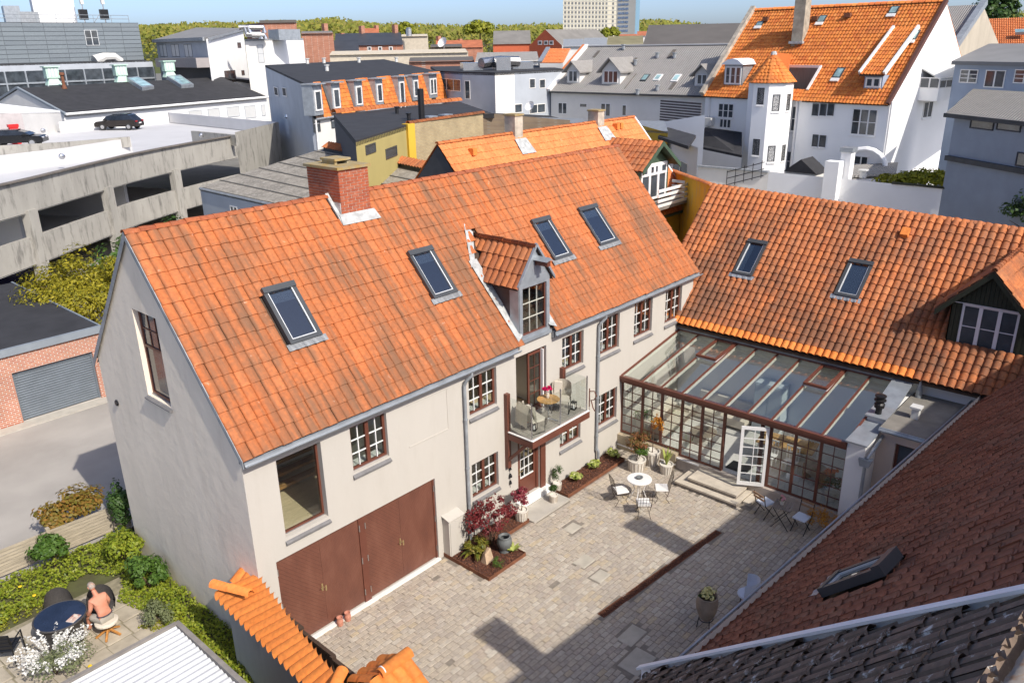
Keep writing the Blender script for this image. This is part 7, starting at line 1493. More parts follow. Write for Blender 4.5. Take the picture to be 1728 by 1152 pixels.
ob('verge_trim',MB().bar(ER+Z3*.1,RR+Z3*.1,.25,.3),plain('verge_dark',(.10,.04,.03),.8),wh)
eR=unit(ER-EL_); upR=unit(RL-EL_-eR*((RL-EL_)@eR))
def RQ(x,y,h=0): return EL_+eR*x+upR*y+nRf*h
# roof cutout with timber screen
cq=[RQ(cx0_,cy0_-.2),RQ(cx1_,cy0_-.2),RQ(cx1_,cy1_),RQ(cx0_,cy1_)]; fl=[V(p[0],p[1],cq[0][2]-.1) for p in cq]
ob('terrace_floor',MB().poly(fl),'grey_board',wh); ob('terrace_back',MB().quad(fl[3]-gW*.1,fl[2]-gW*.1,cq[2]-gW*.1,cq[3]-gW*.1),plain('terrace_wood',(.14,.135,.13),.85,var=.25,scale=4,scl=(1,6,.3)),wh); ob('terrace_side',MB().poly([fl[1],fl[2],cq[2]]).poly([fl[0],cq[3],fl[3]]),'white_wall',wh)
ob('terrace_trim',MB().bar(cq[3]+Z3*.1,cq[2]+Z3*.1,.2,.2).bar(cq[2]+Z3*.1,cq[1]+Z3*.1,.2,.2),'white_paint',wh)
# left dormer (arched, white) and right dormer (tiled shed)
def dormer(px0,px1,pyt,pyb,depth,roofmat,cols,nm,cheek='zinc'):
    a,b=st_(RP((px0,pyb))),st_(RP((px1,pyb))); A=RQ(a[0],a[1]); B_=RQ(b[0],a[1]); T=onplane((px0,pyt),A,nW); h=T[2]-A[2]
    d=ob('dormer',MB().prism([A,B_,B_+Z3*h,A+Z3*h],gW*depth),cheek,wh); window(d,A+nW*.02+eR*.12+Z3*.15,nW,np.linalg.norm(B_-A)-.24,h-.3,cols,1,2 if cols>2 else 1,'white_paint','white_paint','window_glass_far',recess=-.05,sill=None,fw=.12,panes=False,name='dormer_window'); return d,A,B_,h
d,A,B_,h=dormer(1221,1252,109,145,3.2,'zinc',3,'l')
pr=[A+Z3*h-eR*.2+nW*.3,B_+Z3*h+eR*.2+nW*.3]; mid=(pr[0]+pr[1])/2; ob('dormer_roof',MB().prism([pr[0],pr[1],(pr[1]+mid)/2+Z3*.4,mid+Z3*.5,(pr[0]+mid)/2+Z3*.4],gW*4.2),'white_wall',d)
d,A,B_,h=dormer(1457,1488,127,151,3.6,'tile',2,'r','blue_grey_render')
q=[A+Z3*(h+.05)-eR*.25+nW*.4,B_+Z3*(h+.05)+eR*.25+nW*.4]; s0,s1=st_(q[0]),st_(q[1]); t0=RQ(s0[0],s0[1]+5.2,.15); t1_=RQ(s1[0],s1[1]+5.2,.15)
ob('dormer_deck',MB().prism([q[0],q[1],t1_,t0],(0,0,-.1)),'wood_dark',d); roof_tiles(d,q[0],q[1],t0,t1_,8,12,pantile(.06,'roll',5,1.1,.03,.04),'tile_white_house',None,100,seed=92,name='dormer_tile')
for aa,bb in ((q[0],t0),(q[1],t1_)): ob('dormer_verge',MB().bar(aa+Z3*.1,bb+Z3*.1,.18,.3),'white_paint',d)
# roof windows, vents and chimney
for x0,y0,x1,y1 in ((1404,116,1415,134),(1530,53,1546,70),(1378,28,1390,40),(1275,38,1286,46),(1498,13,1506,26)):
    a,b=st_(RP((x0,y1))),st_(RP((x1,y0))); q=[RQ(a[0],b[1],.15),RQ(max(b[0],a[0]+.7),b[1],.15),RQ(max(b[0],a[0]+.7),a[1],.15),RQ(a[0],a[1],.15)]; o=ob('roof_window',MB().prism(q,-nRf*.2),'skylight_frame',wh); k=sum(q)/4; ob('pane',MB().poly([k+(z_-k)*.75+nRf*.02 for z_ in q[::-1]]),'rooflight_glass',o); ob('flashing',MB().bar(q[2]-upR*.15,q[3]-upR*.15,.3,.08,up=nRf),'white_paint',o)
for p in ((1293,36),(1376,35),(1431,30)): q=RP(p); ob('roof_vent',MB().box(q[0]-.3,q[0]+.1,q[1]-.25,q[1]+.25,q[2],q[2]+.35),'corten',wh)
q=RP((1346,74)); c=ob('chimney',MB().box(q[0]-.2,q[0]+.9,q[1]-.45,q[1]+.5,q[2]-.4,q[2]+4.1),plain('chimney_grey',(.36,.32,.25),.9,var=.3,scale=2,bmp=.3),wh)
ob('flashing',MB().bar(q+V(-.3,-.6,.1),q+V(-.3,.6,.1),.4,.2),'lead_pale',c)
# turret: eight sided
tc=WP((1287,300),1.5)*V(1,1,0); tr=1.75; tz=10.15; ang0=math.atan2(nW[1],nW[0])+rad(8); N8=8
oc=[tc+tr*V(math.cos(ang0+rad(22.5)+k*rad(45)),math.sin(ang0+rad(22.5)+k*rad(45)),0) for k in range(8)]
tq=[V(p[0],p[1],tz) for p in oc]
tu=ob('turret',MB().prism([V(*p) for p in oc],(0,0,tz)),'white_wall',wh); apx=tc+Z3*(tz+2.3)
oc2=[tc+(p-tc)*1.12+Z3*tz for p in oc]
for k in range(8):
    a,b=oc2[(k)%8],oc2[(k+1)%8]; n_=unit((a+b)/2-apx*1.0)
    if ((a+b)/2-tc)@nW>-1.2:
        ob('turret_slope',MB().add([a,b,apx],[(0,1,2)]),'wood_dark',tu)
        Ms=[]; rows=9
        for r in range(rows):
            t=r/rows; p=a+(apx-a)*t; q_=b+(apx-b)*t; w=np.linalg.norm(q_-p); nn_=max(1,int(round(w/.3))); up_=((apx-a)+(apx-b))/2/rows; zz=unit(np.cross(q_-p,up_))
            if zz[2]<0: p,q_=q_,p; zz=-zz
            for i in range(nn_): Ms.append(frame(p+(q_-p)*i/nn_+zz*.02,(q_-p)/nn_,up_,zz))
        scatter(pantile(.05,'roll',5,1.05,.03,.04),Ms,'turret_tile','tile_white_house',tu,34,smooth=True)
ob('turret_finial',MB().lathe([(.28,-.2),(.22,.0),(.15,.08)],apx,8),'lead_pale',tu)
qq=[apx,apx+gW*4+eR*1.2]
sq1,sq2=RP((1336,92),.1),RP((1329,134),.1); ob('turret_saddle',MB().poly([apx,oc2[0] if False else tc-uW*1.9+Z3*tz,sq2,sq1]),'tile_white_house',tu)
for k in range(8):
    a,b=oc[k],oc[(k+1)%8]; n_=unit(((a+b)/2-tc)*V(1,1,0))
    if n_@unit((CAM-tc)*V(1,1,0))>.35:
        md=(a+b)/2
        for zc in (3.6,7.6):
            O=md-np.cross(-n_,Z3)*.3+Z3*(zc+ (0.4 if n_@nW<.9 else .9))
            window(tu,O,n_,.6,1.3,1,1,1,'skylight_frame','skylight_frame','window_glass_far',recess=-.03,sill='white_paint',fw=.06,panes=False,name='turret_window')
# facade windows
for r,s,c_,ro in (((1213,174,1237,200),3,1,2),((1215,200,1233,217),3,1,1),((1321,178,1342,222),3,1,2),((1314,253,1333,290),3,1,2),((1440,183,1476,230),3,1,2),((1431,261,1462,293),3,1,2),((1372,175,1380,196),1,1,1),((1385,175,1393,196),1,1,1),((1398,175,1406,196),1,1,1),((1372,227,1379,248),1,1,1),((1384,228,1392,249),1,1,1),((1374,273,1381,293),1,1,1)):
    winpx(wh,WC+nW*.02,nW,r,s,1,ro,'white_paint' if s>1 else 'skylight_frame','white_paint','white_paint',recess=-.04)
for x in (1346,1506,1197): q=WP((x,170),.1); ob('downpipe',MB().tube([V(q[0],q[1],WZ),V(q[0],q[1],0)],.09,6),'white_paint',wh)
q=WP((1196,205),.3); ob('air_conditioner',MB().box(q[0]-.6,q[0]+.1,q[1]-.5,q[1]+.5,q[2]-.35,q[2]+.35),'vent_white',wh)
# oriel on the gable
gn=-uW   # outward of the gable
def GP(p,d=0): return onplane(p,WC+gn*d,gn)
a,b=GP((1556,115),0),GP((1590,165),0); ox0=(a-WC)@gW; ox1=min((b-WC)@gW,DEP-1.5)
if ox1-ox0<2: ox1=ox0+3
zb_=b[2]; zt_=a[2]
O0=WC+gW*ox0; O1=WC+gW*ox1; orl=ob('oriel',MB().prism([O0+Z3*(zb_),O1+Z3*zb_,O1+Z3*(zb_+.9),O0+Z3*(zb_+.9)],gn*1.5),'white_wall',wh); ob('oriel_roof',MB().prism([O0+Z3*zt_,O0+gn*1.6+Z3*(zt_-.8),O0+gn*1.6+Z3*(zt_-.9),O0+Z3*(zt_-.1)],O1-O0),'vent_white',orl)
hz=zt_-1.0-zb_-.9
window(orl,O0+gn*1.5+Z3*(zb_+.9),gn,np.linalg.norm(O1-O0),max(.8,hz),4,1,1,'white_paint','white_paint','window_glass_far',recess=-.02,sill=None,panes=False,name='oriel_window'); window(orl,O0+gn*0+Z3*(zb_+.9),nW,1.5,max(.8,hz),2,1,1,'white_paint','white_paint','window_glass_far',recess=-.02,sill=None,panes=False,name='oriel_window',M=frame(O0+Z3*(zb_+.9),gn,gW,Z3))
winpx(wh,WC+gn*.02,gn,(1560,172,1571,198),2,1,1,sill='white_paint')
# ---- yard walls in front
yw2=wthing('long_white_yard_wall','long white yard wall running across in front of the turret house','wall',(51,8,0)); Wa,Wb,Wc=onz((1178,281),4.0),onz((1297,291),4.0),onz((1712,331),4.0)
qwall(yw2,'wall',Wa,Wb,4,0,'light_render'); qwall(yw2,'wall',Wb,Wc,4.05,0,'white_wall'); ob('coping',MB().bar(Wa+Z3*.05,Wb+Z3*.05,.4,.12),'zinc_dull',yw2); ridge_tiles(yw2,Wb+(Wc-Wb)*.55+Z3*.05,Wc+Z3*.05,.16,.35,plain('moss_cap',(.06,.06,.035),.9,var=.3),most=60)
rlm=MB()
for z_ in (4.0,4.5,5.0): rlm.tube([V(Wb[0]-.4,Wb[1]+3.2,z_-1.2),V(Wb[0]-.4,Wb[1]+.2,z_-.2)],.03,5)
for i in range(5): rlm.tube([V(Wb[0]-.4,Wb[1]+3.2-i*.7,2.6+i*.25),V(Wb[0]-.4,Wb[1]+3.2-i*.7,3.9+i*.25)],.03,5)
ob('stair_rail',rlm,'black_metal',yw2)
ov=wthing('yard_shed','low shed with dark corrugated roof between white wall and turret house','shed',(54,8,0)); q0,q1=onz((1412,298),4.0),onz((1512,292),4.2); slab(ov,'roof',[q0,q1,q1+V(3.5,1,.3),q0+V(3.5,1,.3)],'corrugated_grey',.15); ob('wall',MB().box(q0[0]+.3,q0[0]+3,q1[1],q0[1],0,3.8),'light_render',ov); vent(ov,onz((1456,300),4.05),4.05,.25,.5)
pill=wthing('white_chimney_pier','stepped white chimney pier behind the yard wall','chimney',(52,9,0)); q=onD((1408,272),62); ob('stack',MB().box(q[0]-.4,q[0]+.5,q[1]-.5,q[1]+.5,0,q[2]),'white_wall',pill); ob('upper_stack',MB().box(q[0]+.6,q[0]+1.4,q[1]-.9,q[1]-.2,0,q[2]+.6),'white_wall',pill); ob('hood',MB().box(q[0]+.5,q[0]+1.5,q[1]-1.0,q[1]-.1,q[2]+.6,q[2]+.9),'zinc',pill)
gh_=wthing('little_gabled_hut','little dark gabled roof hut beside the turret','hut',(54,12,0)); q=onz((1350,285),4.2); ob('roof',MB().prism([q+V(0,-1.3,-.3),q+V(0,1.3,-.3),q+V(0,0,.7)],(2.2,0,0)),'felt_black',gh_); ob('wall',MB().box(q[0]+.2,q[0]+2,q[1]-1.1,q[1]+1.1,0,3.9),'light_render',gh_)
ar=wthing('arched_pipe','white arched pipe frame in front of the turret house','arch',(53,6,0)); q=onz((1458,285),4.0); ob('arch',MB().tube([V(q[0],q[1]+1.6,q[2]-.4)]+[V(q[0],q[1]+1.6*math.cos(a),q[2]+1.5*math.sin(a)) for a in np.linspace(.1,3.04,9)]+[V(q[0],q[1]-1.6,q[2]-.2)],.2,7),'white_wall',ar)
tree('ivy_bush','green ivy bush spilling over the white yard wall','yellow_green',(52.5,2.5,0),(52.4,1.7,4.1),(1.5,3.2,1.0),2600,.28,171,cat='bush',clumps=36,cl=.3)
tree('dark_hedge','dark hedge at the right picture edge behind the wing roof','dark_green',(47,-5,0),(47,-6.2,3.6),(1.6,2.2,1.6),1500,.25,172,cat='hedge',clumps=24)
pf=wthing('plank_fence','dark plank fence at the right edge above the wing roof','fence',(45,-6,0)); 
for i in range(8): q=onz((1696+i*5,350),3.2); ob('plank',MB().box(q[0]-.03,q[0]+.03,q[1]-.17,q[1]+.17,0,3.6),'wood_dark',pf)
# low dark roofs left of the turret
dl=wthing('dark_lean_to','dark felt lean-to roof left of the turret below the white wall','building',(57,22,0)); q=[onz(p,z_) for p,z_ in (((1171,245),5.0),((1252,262),4.6),((1252,223),6.0),((1190,215),6.4))]; ob('roof',MB().prism(q,(0,0,-.2)),'felt_black',dl); ob('wall',MB().quad((q[0][0],q[0][1],0),(q[1][0],q[1][1],0),q[1]-Z3*.2,q[0]-Z3*.2),'light_render',dl)
# ================================================================ grey corrugated roof row left of it
gr=wthing('grey_roof_row','long white house with grey corrugated roof, three dormers and roof windows','house',(66,33,0))
Gc=onD((1196,166),80); Gl=onD((930,159),90); gz=8.6; Gc=V(Gc[0],Gc[1],0); Gl=V(Gl[0],Gl[1],0); uG=unit(Gc-Gl); nG=wn(Gl,Gc); LG=np.linalg.norm(Gc-Gl)
gdep=6.5; gzr=onD((1100,77),92)[2]; e0,e1_=Gl+Z3*gz+nG*.4,Gc+Z3*gz+nG*.4+uG*2; r0,r1=Gl-nG*gdep+Z3*gzr,Gc-nG*gdep+Z3*gzr+uG*2
wz=waves('corrugated_row',(.36,.34,.315),(.29,.275,.255),tuple(np.abs(uG)*V(1,1,0)*V(1 if uG[0]*uG[1]>0 else 1,-1 if uG[0]*uG[1]<0 else 1,0)),2.6,bmp=1.0,dist=.08,dirt=(.20,.185,.165),amt=.3)
ob('roof',MB().quad(e0,e1_,r1,r0),'corrugated_row',gr); ob('rear_slope',MB().quad(r0,r1,r1-nG*6-Z3*5,r0-nG*6-Z3*5),'corrugated_row',gr); qwall(gr,'front_wall',Gl,Gc+uG*2,gz,0,'light_render'); ob('gable',MB().poly([Gl-nG*12,Gl,Gl+Z3*gz,r0]),'white_wall',gr)
ob('left_verge',MB().bar(e0+Z3*.1,r0+Z3*.1,.4,.35),'white_paint',gr); ob('verge_tile',MB().bar(e0+Z3*.1-uG*.4,r0+Z3*.1-uG*.4,.3,.3),'tile_neighbour',gr); ob('ridge_cap',MB().bar(r0+Z3*.05,r1+Z3*.05,.35,.12),'concrete_light',gr); ob('gutter',MB().tube([e0-Z3*.05,e1_-Z3*.05],.1,6),'dark_cladding',gr)
nGr=unit(np.cross(e1_-e0,r0-e0)); nGr=nGr if nGr[2]>0 else -nGr
def GR(p,h=0): return onplane(p,e0+nGr*h,nGr)
for px0,px1,pt_,pb_,s in ((960,975,121,140,2),(1019,1043,121,142,3),(1176,1193,127,145,2)):
    A,B_=GR((px0,pb_)),GR((px1,pb_)); B_=A+uG*max(.9,(B_-A)@uG); T=onplane((px0,pt_-2),A,nG); h=max(1.0,T[2]-A[2]); A=A-uG*.25; B_=B_+uG*.25; mid=(A+B_)/2; W_=np.linalg.norm(B_-A)
    d=ob('dormer',MB().prism([A,B_,B_+Z3*h,mid+Z3*(h+W_*.5),A+Z3*h],-nG*4),'light_render',gr); window(d,A+nG*.02+uG*.25+Z3*.12,nG,W_-.5,h-.15,s,1,1,'white_paint','white_paint','window_glass_far',recess=-.05,sill=None,panes=False,name='dormer_window')
    for sgn,P_ in ((-1,A),(1,B_)): ob('dormer_roof',MB().prism([P_+uG*sgn*.35+Z3*(h-.25)+nG*.5,mid+Z3*(h+W_*.5+.05)+nG*.5,mid+Z3*(h+W_*.5+.15)+nG*.5,P_+uG*sgn*.35+Z3*(h-.12)+nG*.5],-nG*4.6),'corrugated_x',d)
for x0,y0,x1,y1,f_ in ((1079,125,1090,136,'skylight_frame'),(1101,125,1113,135,'white_paint'),(1131,125,1145,137,'white_paint')):
    a=GR((x0,y1),.1); b=GR((x1,y0),.1); wv=max(.7,(b-a)@uG); upv=unit(r0-e0-uG*((r0-e0)@uG)); hv=max(.8,(b-a)@upv); q=[a+upv*hv,a+upv*hv+uG*wv,a+uG*wv,a]; o=ob('roof_window',MB().prism(q,-nGr*.2),f_,gr); k=sum(q)/4; ob('pane',MB().poly([k+(z_-k)*.7+nGr*.02 for z_ in q[::-1]]),'rooflight_glass',o)
for x0,y0,x1,y1 in ((1000,86,1013,97),(1125,84,1142,98),(1128,139,1143,151),(1063,98,1076,110),(1055,125,1073,150)):
    a=GR((x0,y1),.03); b=GR((x1,y0),.03); upv=unit(r0-e0-uG*((r0-e0)@uG)); wv=(b-a)@uG; hv=(b-a)@upv; ob('patched_sheet',MB().prism([a,a+uG*wv,a+uG*wv+upv*hv,a+upv*hv],nGr*.04),plain('patch_brown',(.13,.115,.10),.9,var=.2,scale=2),gr)
for p in ((1109,98),(1138,98),(1052,84),(1072,110),(1109,153),(1076,160)): q=GR(p); vent(gr,q,q[2],.18,.45,'zinc_dull')
for r,s in (((942,173,957,193),2),((1014,174,1030,197),2),((978,174,991,182),1),((1050,177,1057,196),1)): winpx(gr,Gl,nG,r,s,1,1)
# orange roof piece left of it, grey flat roofed block
of=wthing('small_orange_roof','short bright orange tiled roof slope between grey roofs','roof',(62,50,0)); q=[onD(p,D_) for p,D_ in (((911,107),98),((950,107),97),((962,83),103),((925,83),104))]
roof_tiles(of,q[0],q[1],q[3],q[2],16,10,pantile(.06,'roll',5,1.1,.03,.05),'tile_neighbour',None,160,seed=93); ob('wall',MB().quad((q[0][0],q[0][1],0),(q[1][0],q[1][1],0),q[1],q[0]),'light_render',of); ob('verge',MB().bar(q[0],q[3],.5,.5),'zinc',of)
fg=wthing('grey_flat_block','grey rendered block with black flat roof and metal ducts','building',(58,52,0))
f0,f1,f2,f3=onD((737,126),94),onD((780,124),88),onD((803,133),84),onD((951,121),92); zt=f1[2]
for P_ in (f0,f2,f3): P_[2]=zt
f2=onD((835,124),84); f2[2]=zt; f25=onD((868,122),86); f25[2]=zt
for nm,a,b,mat in (('left_wall',f0,f1,'blue_grey_render'),('front_wall',f1,f2,'grey_render'),('white_shaft',f2,f25,'light_render'),('right_wall',f25,f3,'grey_render')): qwall(fg,nm,a,b,zt,0,mat)
slab(fg,'roof',[f0+Z3*.15,f1+Z3*.15,f2+Z3*.15,f25+Z3*.15,f3+Z3*.15,f3+V(12,14,.15),f0+V(12,14,.15)],'felt_black',.3)
for P_,n_,r,s in ((f0,wn(f0,f1),(742,132,778,155),3),(f1,wn(f1,f2),(784,136,794,168),1),(f25,wn(f25,f3),(893,133,903,149),1),(f25,wn(f25,f3),(910,134,920,149),1),(f25,wn(f25,f3),(868,176,881,190),1),(f25,wn(f25,f3),(893,177,920,190),2)): winpx(fg,P_,n_,r,s,1,1,'light_render')
du=wthing('rooftop_ducts','silver air handling boxes and ducts on the grey flat block','ducts',(62,58,zt))
for x0,y0,x1,y1,D_ in ((838,101,862,121,90),(782,107,815,118,92),(866,104,900,114,94)): a,b=onD((x0,y1),D_),onD((x1,y0),D_); ob('air_box',MB().prism([V(a[0],a[1],zt),V(b[0],b[1],zt),V(b[0],b[1],zt+.3+(b[2]-a[2])),V(a[0],a[1],zt+.3+(b[2]-a[2]))],(1.5,2.0,0)),'steel',du)
ob('duct',MB().tube([onD((812,107),91),onD((845,103),93),onD((875,104),94)],.55,8),'steel',du)
fy=wthing('roof_terrace_yard','cluttered grey yard terrace with low walls left of the grey roof','terrace',(52,38,0)); a,b=onD((836,196),76),onD((985,203),72); qwall(fy,'parapet',a,b,a[2],0,'grey_render'); slab(fy,'floor',[a-Z3*.3,b-Z3*.3,b+V(5,8,-.3),a+V(5,8,-.3)],'felt_black',.2)
q=onD((896,195),78); dsh=thing('satellite_dish','small white satellite dish on the terrace','satellite dish',(q[0],q[1],a[2])); ob('dish',MB().lathe([(.05,0),(.35,.08),(.5,.25)],n=14,cap=False).xf(frame((0,0,.6),(0,1,0),(.5,0,.8),(-.8,0,.5))),'white_paint',dsh); ob('mast',MB().tube([(0,0,0),(0,0,.6)],.04,6),'steel',dsh)
# ================================================================ behind and right of the turret house
bh=wthing('brick_house_grey_roof','tall brick house with grey corrugated roof and bare rendered gable','house',(85,5,0))
b0,b1=onD((1386,20),92),onD((1650,2),84); zr=b0[2]; b1[2]=zr; p_=onplane((1600,80),onD((1600,80),78),(1,0,0)); e0b=onD((1605,84),78); e1b=onD((1378,100),86)
e1b[2]=e0b[2]
ob('roof',MB().quad(e1b,e0b,V(e0b[0]+7,e0b[1],zr),V(e1b[0]+7,e1b[1],zr)),'corrugated_grey',bh); g0=onD((1611,88),78); g1=onD((1668,95),90); ga=V(e0b[0]+7,e0b[1],zr); gb_=V(e0b[0]+14,e0b[1]-.5,e0b[2])
ob('gable',MB().poly([V(e0b[0],e0b[1]-.1,0),V(gb_[0],gb_[1],0),gb_,ga+V(0,-.1,0),e0b-V(0,.1,0)]),plaster('raw_gable',(.46,.41,.33),.2,.6,dirt=(.3,.27,.22),dirt_amt=.5),bh); ob('verge',MB().bar(e0b+V(0,-.2,.2),ga+V(0,-.2,.2),.5,.5),'zinc',bh)
qwall(bh,'front_wall',e1b,e0b,e0b[2],0,'red_brick_far'); ob('downpipe',MB().tube([e0b+V(-.2,0,0),V(e0b[0]-.2,e0b[1],0)],.14,6),'white_paint',bh)
# blue grey house, small grey annex, far orange roof
bl=wthing('blue_grey_house','blue grey rendered house with white windows and low grey roof','house',(72,-8,0)); c0,c1=onD((1612,108),71),onD((1790,100),66); zt=c0[2]; c1[2]=zt; qwall(bl,'front_wall',c0,c1,zt,0,'blue_grey_render'); n_=wn(c0,c1); slab(bl,'roof',[c0+n_*.4+Z3*.2,c1+n_*.4+Z3*.2,c1+V(9,0,1.3),c0+V(9,0,1.3)],'roof_grey',.25)
for r,s,ro in (((1622,117,1648,141),2,3),((1665,118,1693,149),2,1),((1714,117,1745,142),2,3)): winpx(bl,c0,n_,r,s,1,ro,'white_paint','white_paint',recess=-.05)
an=wthing('grey_annex','small blue grey annex with corrugated roof and two dark framed windows','building',(52,-9,0)); d0,d1=onD((1612,192),60),onD((1800,202),54); zt=d0[2]; d1[2]=zt; n_=wn(d0,d1); qwall(an,'front_wall',d0,d1,zt,0,plain('annex_render',(.27,.31,.37),.9,var=.08,scale=.8)); t0,t1_=onD((1642,150),68),onD((1800,152),63)
ob('roof',MB().quad(d0+n_*.4-unit(d1-d0)*.4,d1+n_*.4,V(t1_[0],t1_[1],t0[2]),t0),waves('corrugated_annex',(.27,.255,.235),(.20,.19,.175),(0,1,0),3.6,bmp=1.0,dist=.07,dirt=(.40,.36,.3),amt=.4),an); ob('eave',MB().bar(d0+n_*.45-Z3*.1-unit(d1-d0)*.4,d1+n_*.45-Z3*.1,.15,.25),'dark_cladding',an); ob('ledge',MB().bar(d0+n_*.1-Z3*2.75,d1+n_*.1-Z3*2.75,.3,.3),'dark_cladding',an)
for r in ((1640,197,1676,221),(1685,199,1722,224),(1718,256,1745,285)): winpx(an,d0,n_,r,1,1,1,'night_blue','night_blue',recess=-.06)
fo=wthing('far_orange_roof','bright orange tiled roof at the far right edge','roof',(95,-10,0)); q=[onD(p,D_) for p,D_ in (((1668,81),96),((1800,80),92),((1800,28),104),((1668,33),108))]; roof_tiles(fo,q[0],q[1],q[3],q[2],34,16,pantile(.06,'roll',5,1.1,.03,.05),'tile_neighbour',None,0,seed=94); ob('wall',MB().quad((q[0][0],q[0][1],0),(q[1][0],q[1][1],0),q[1],q[0]),'red_brick_far',fo); o=ob('roof_window',MB().obox(onD((1722,54),98),q[1]-q[0],q[3]-q[0],np.cross(q[1]-q[0],q[3]-q[0]),1.1,1.3,.25),'rooflight_glass',fo)
# ================================================================ far town
plain('slate_dark',(.045,.05,.06),.55,var=.15,scale=.5); plain('far_roof_red',(.40,.13,.06),.85,var=.2,scale=.6); plain('far_cream',(.52,.46,.36),.9,var=.1); plain('far_grey_roof',(.19,.18,.165),.9,var=.15,scale=.4); plain('far_red_paint',(.52,.12,.05),.8,var=.08); plain('brown_roof',(.11,.10,.09),.85,var=.1,scale=.4)
def far_house(name,label,x0,x1,yr,ye,D,wallm,roofm,yb=None,gable=None,wins=(),chim=(),cat='house',dd=8,group=None):
    """house across the view: ridge at yr, eave at ye (px), between px columns x0..x1 at distance D"""
    a,b=onD((x0,ye),D),onD((x1,ye),D); ze=(a[2]+b[2])/2; a[2]=b[2]=ze; n_=wn(a,b); zr=max(onD(((x0+x1)/2,yr),D+dd)[2],ze+.5)
    t=wthing(name,label,cat,((a[0]+b[0])/2,(a[1]+b[1])/2,0),group); r0,r1=a-n_*dd+Z3*(zr-ze),b-n_*dd+Z3*(zr-ze)
    ob('roof',MB().quad(a+n_*.4-Z3*.1,b+n_*.4-Z3*.1,r1,r0).quad(r0,r1,b-n_*2*dd,a-n_*2*dd),roofm,t); qwall(t,'wall',a,b,ze,0,wallm)
    for s,(p,r_) in enumerate(((a,r0),(b,r1))): ob('gable',MB().poly([V(p[0],p[1],0),p,r_,p-n_*2*dd,V(*(p-n_*2*dd)[:2],0)][::(1 if s else -1)]),gable or wallm,t)
    for r in wins: winpx(t,a,n_,r,1,1,1,'white_paint',recess=-.1,fw=.15)
    for cx_,ct in chim: q=onD((cx_,yr),D+dd); w_=.5; ob('chimney',MB().box(q[0]-w_,q[0]+w_,q[1]-w_,q[1]+w_,zr-1.5,onD((cx_,ct),D+dd)[2]),'red_brick_far',t)
    return t
far_house('brick_works','long red brick building with pale parapet behind the white office block',508,562,53,56,165,'red_brick_far','far_grey_roof',dd=10)
a=wthing('brick_stair_tower','dark red brick tower block behind the ducts of the white office','building',(100,140,0)); p,q=onD((438,39),170),onD((500,38),170); ob('tower',MB().prism([V(p[0],p[1],0),V(q[0],q[1],0),V(q[0],q[1],p[2]),p],(3,10,0)),'red_brick_far',a); ob('roof_edge',MB().bar(p+Z3*.2,q+Z3*.2,.6,.5),'brown_roof',a)
far_house('slate_roof_house','brick house with long black slate roof and brick chimneys',565,680,56,76,190,'red_brick_far','slate_dark',wins=((620,79,627,86),(638,79,645,86),(656,79,663,86)),chim=((611,44),(667,42),(549,40),(577,56)),dd=9)
far_house('small_slate_house','low house with dark grey slate roof beside the brick works',560,606,68,86,170,'red_brick_far','slate_dark',dd=6)
far_house('red_villa','little red tiled villa roof rising above the black slate roof',615,640,48,58,240,'far_roof_red','far_roof_red',dd=5,chim=((635,43),))
far_house('cream_block','cream flat block behind the slate roofed house',677,722,60,61,215,'far_cream','far_cream',dd=8)
far_house('brown_box_block','brown block with flat roof and water tank left of the big tree',726,780,78,79,180,'dark_brick','brown_roof',dd=8)
far_house('orange_row','row of red tiled roofs below the big tree',735,815,68,80,230,'red_brick_far','far_roof_red',dd=7,chim=((740,61),(776,66)))
far_house('concrete_roof_strip','long pale concrete roof edge in front of the slate house',556,790,86,90,150,'far_cream','far_cream',dd=6)
far_house('brick_parapet','low red brick parapet with white edge behind the mansard roof',690,800,98,103,130,'red_brick_far','brown_roof',dd=5)
far_house('grey_sheet_roof','old grey sheet roof behind the rooftop ducts',802,910,88,103,120,'light_render','corrugated_grey',dd=9)
rg_=far_house('red_gable_house','house with grey roof and bright red painted gable',832,896,52,74,225,'far_red_paint','far_grey_roof',dd=9)
p0,p1,pt_=onD((893,78),222),onD((948,77),214),onD((920,50),218); nn_=wn(p0,p1); tt=ob('red_gable',MB().poly([V(p0[0],p0[1],0),V(p1[0],p1[1],0),p1,pt_,p0]),'far_red_paint',rg_)
for r in ((908,69,915,76),(918,69,925,76),(927,69,934,76)): winpx(rg_,p0+nn_*.1,nn_,r,1,1,1,'white_paint',recess=-.1,fw=.2)
ob('red_gable_roof',MB().quad(p1,p1-nn_*20,pt_-nn_*20,pt_).quad(pt_,pt_-nn_*20,p0-nn_*20,p0),'far_grey_roof',rg_)
far_house('dark_roof_hall','large hall with plain dark brown roof left of the turret house',1085,1260,41,74,125,'light_render','brown_roof',dd=14)
far_house('mossy_roof_house','low house with mossy grey roof right of the high-rise',1024,1086,61,75,150,'light_render',plain('mossy_roof',(.20,.18,.10),.9,var=.2,scale=.5),dd=8)
for k,(x0,x1,yr,ye,D) in enumerate(((950,985,66,78,160),(985,1025,64,76,170),(1045,1075,58,63,260),(1075,1100,53,60,280))): far_house('distant_house',['distant pale house behind the grey corrugated roof, left one','distant pale house behind the grey corrugated roof, under the high-rise','distant orange roofed house at the foot of the high-rise','distant orange roofed house right of the high-rise'][k],x0,x1,yr,ye,D,'light_render','far_roof_red' if k>1 else 'zinc_dull',dd=6,group='distant houses')
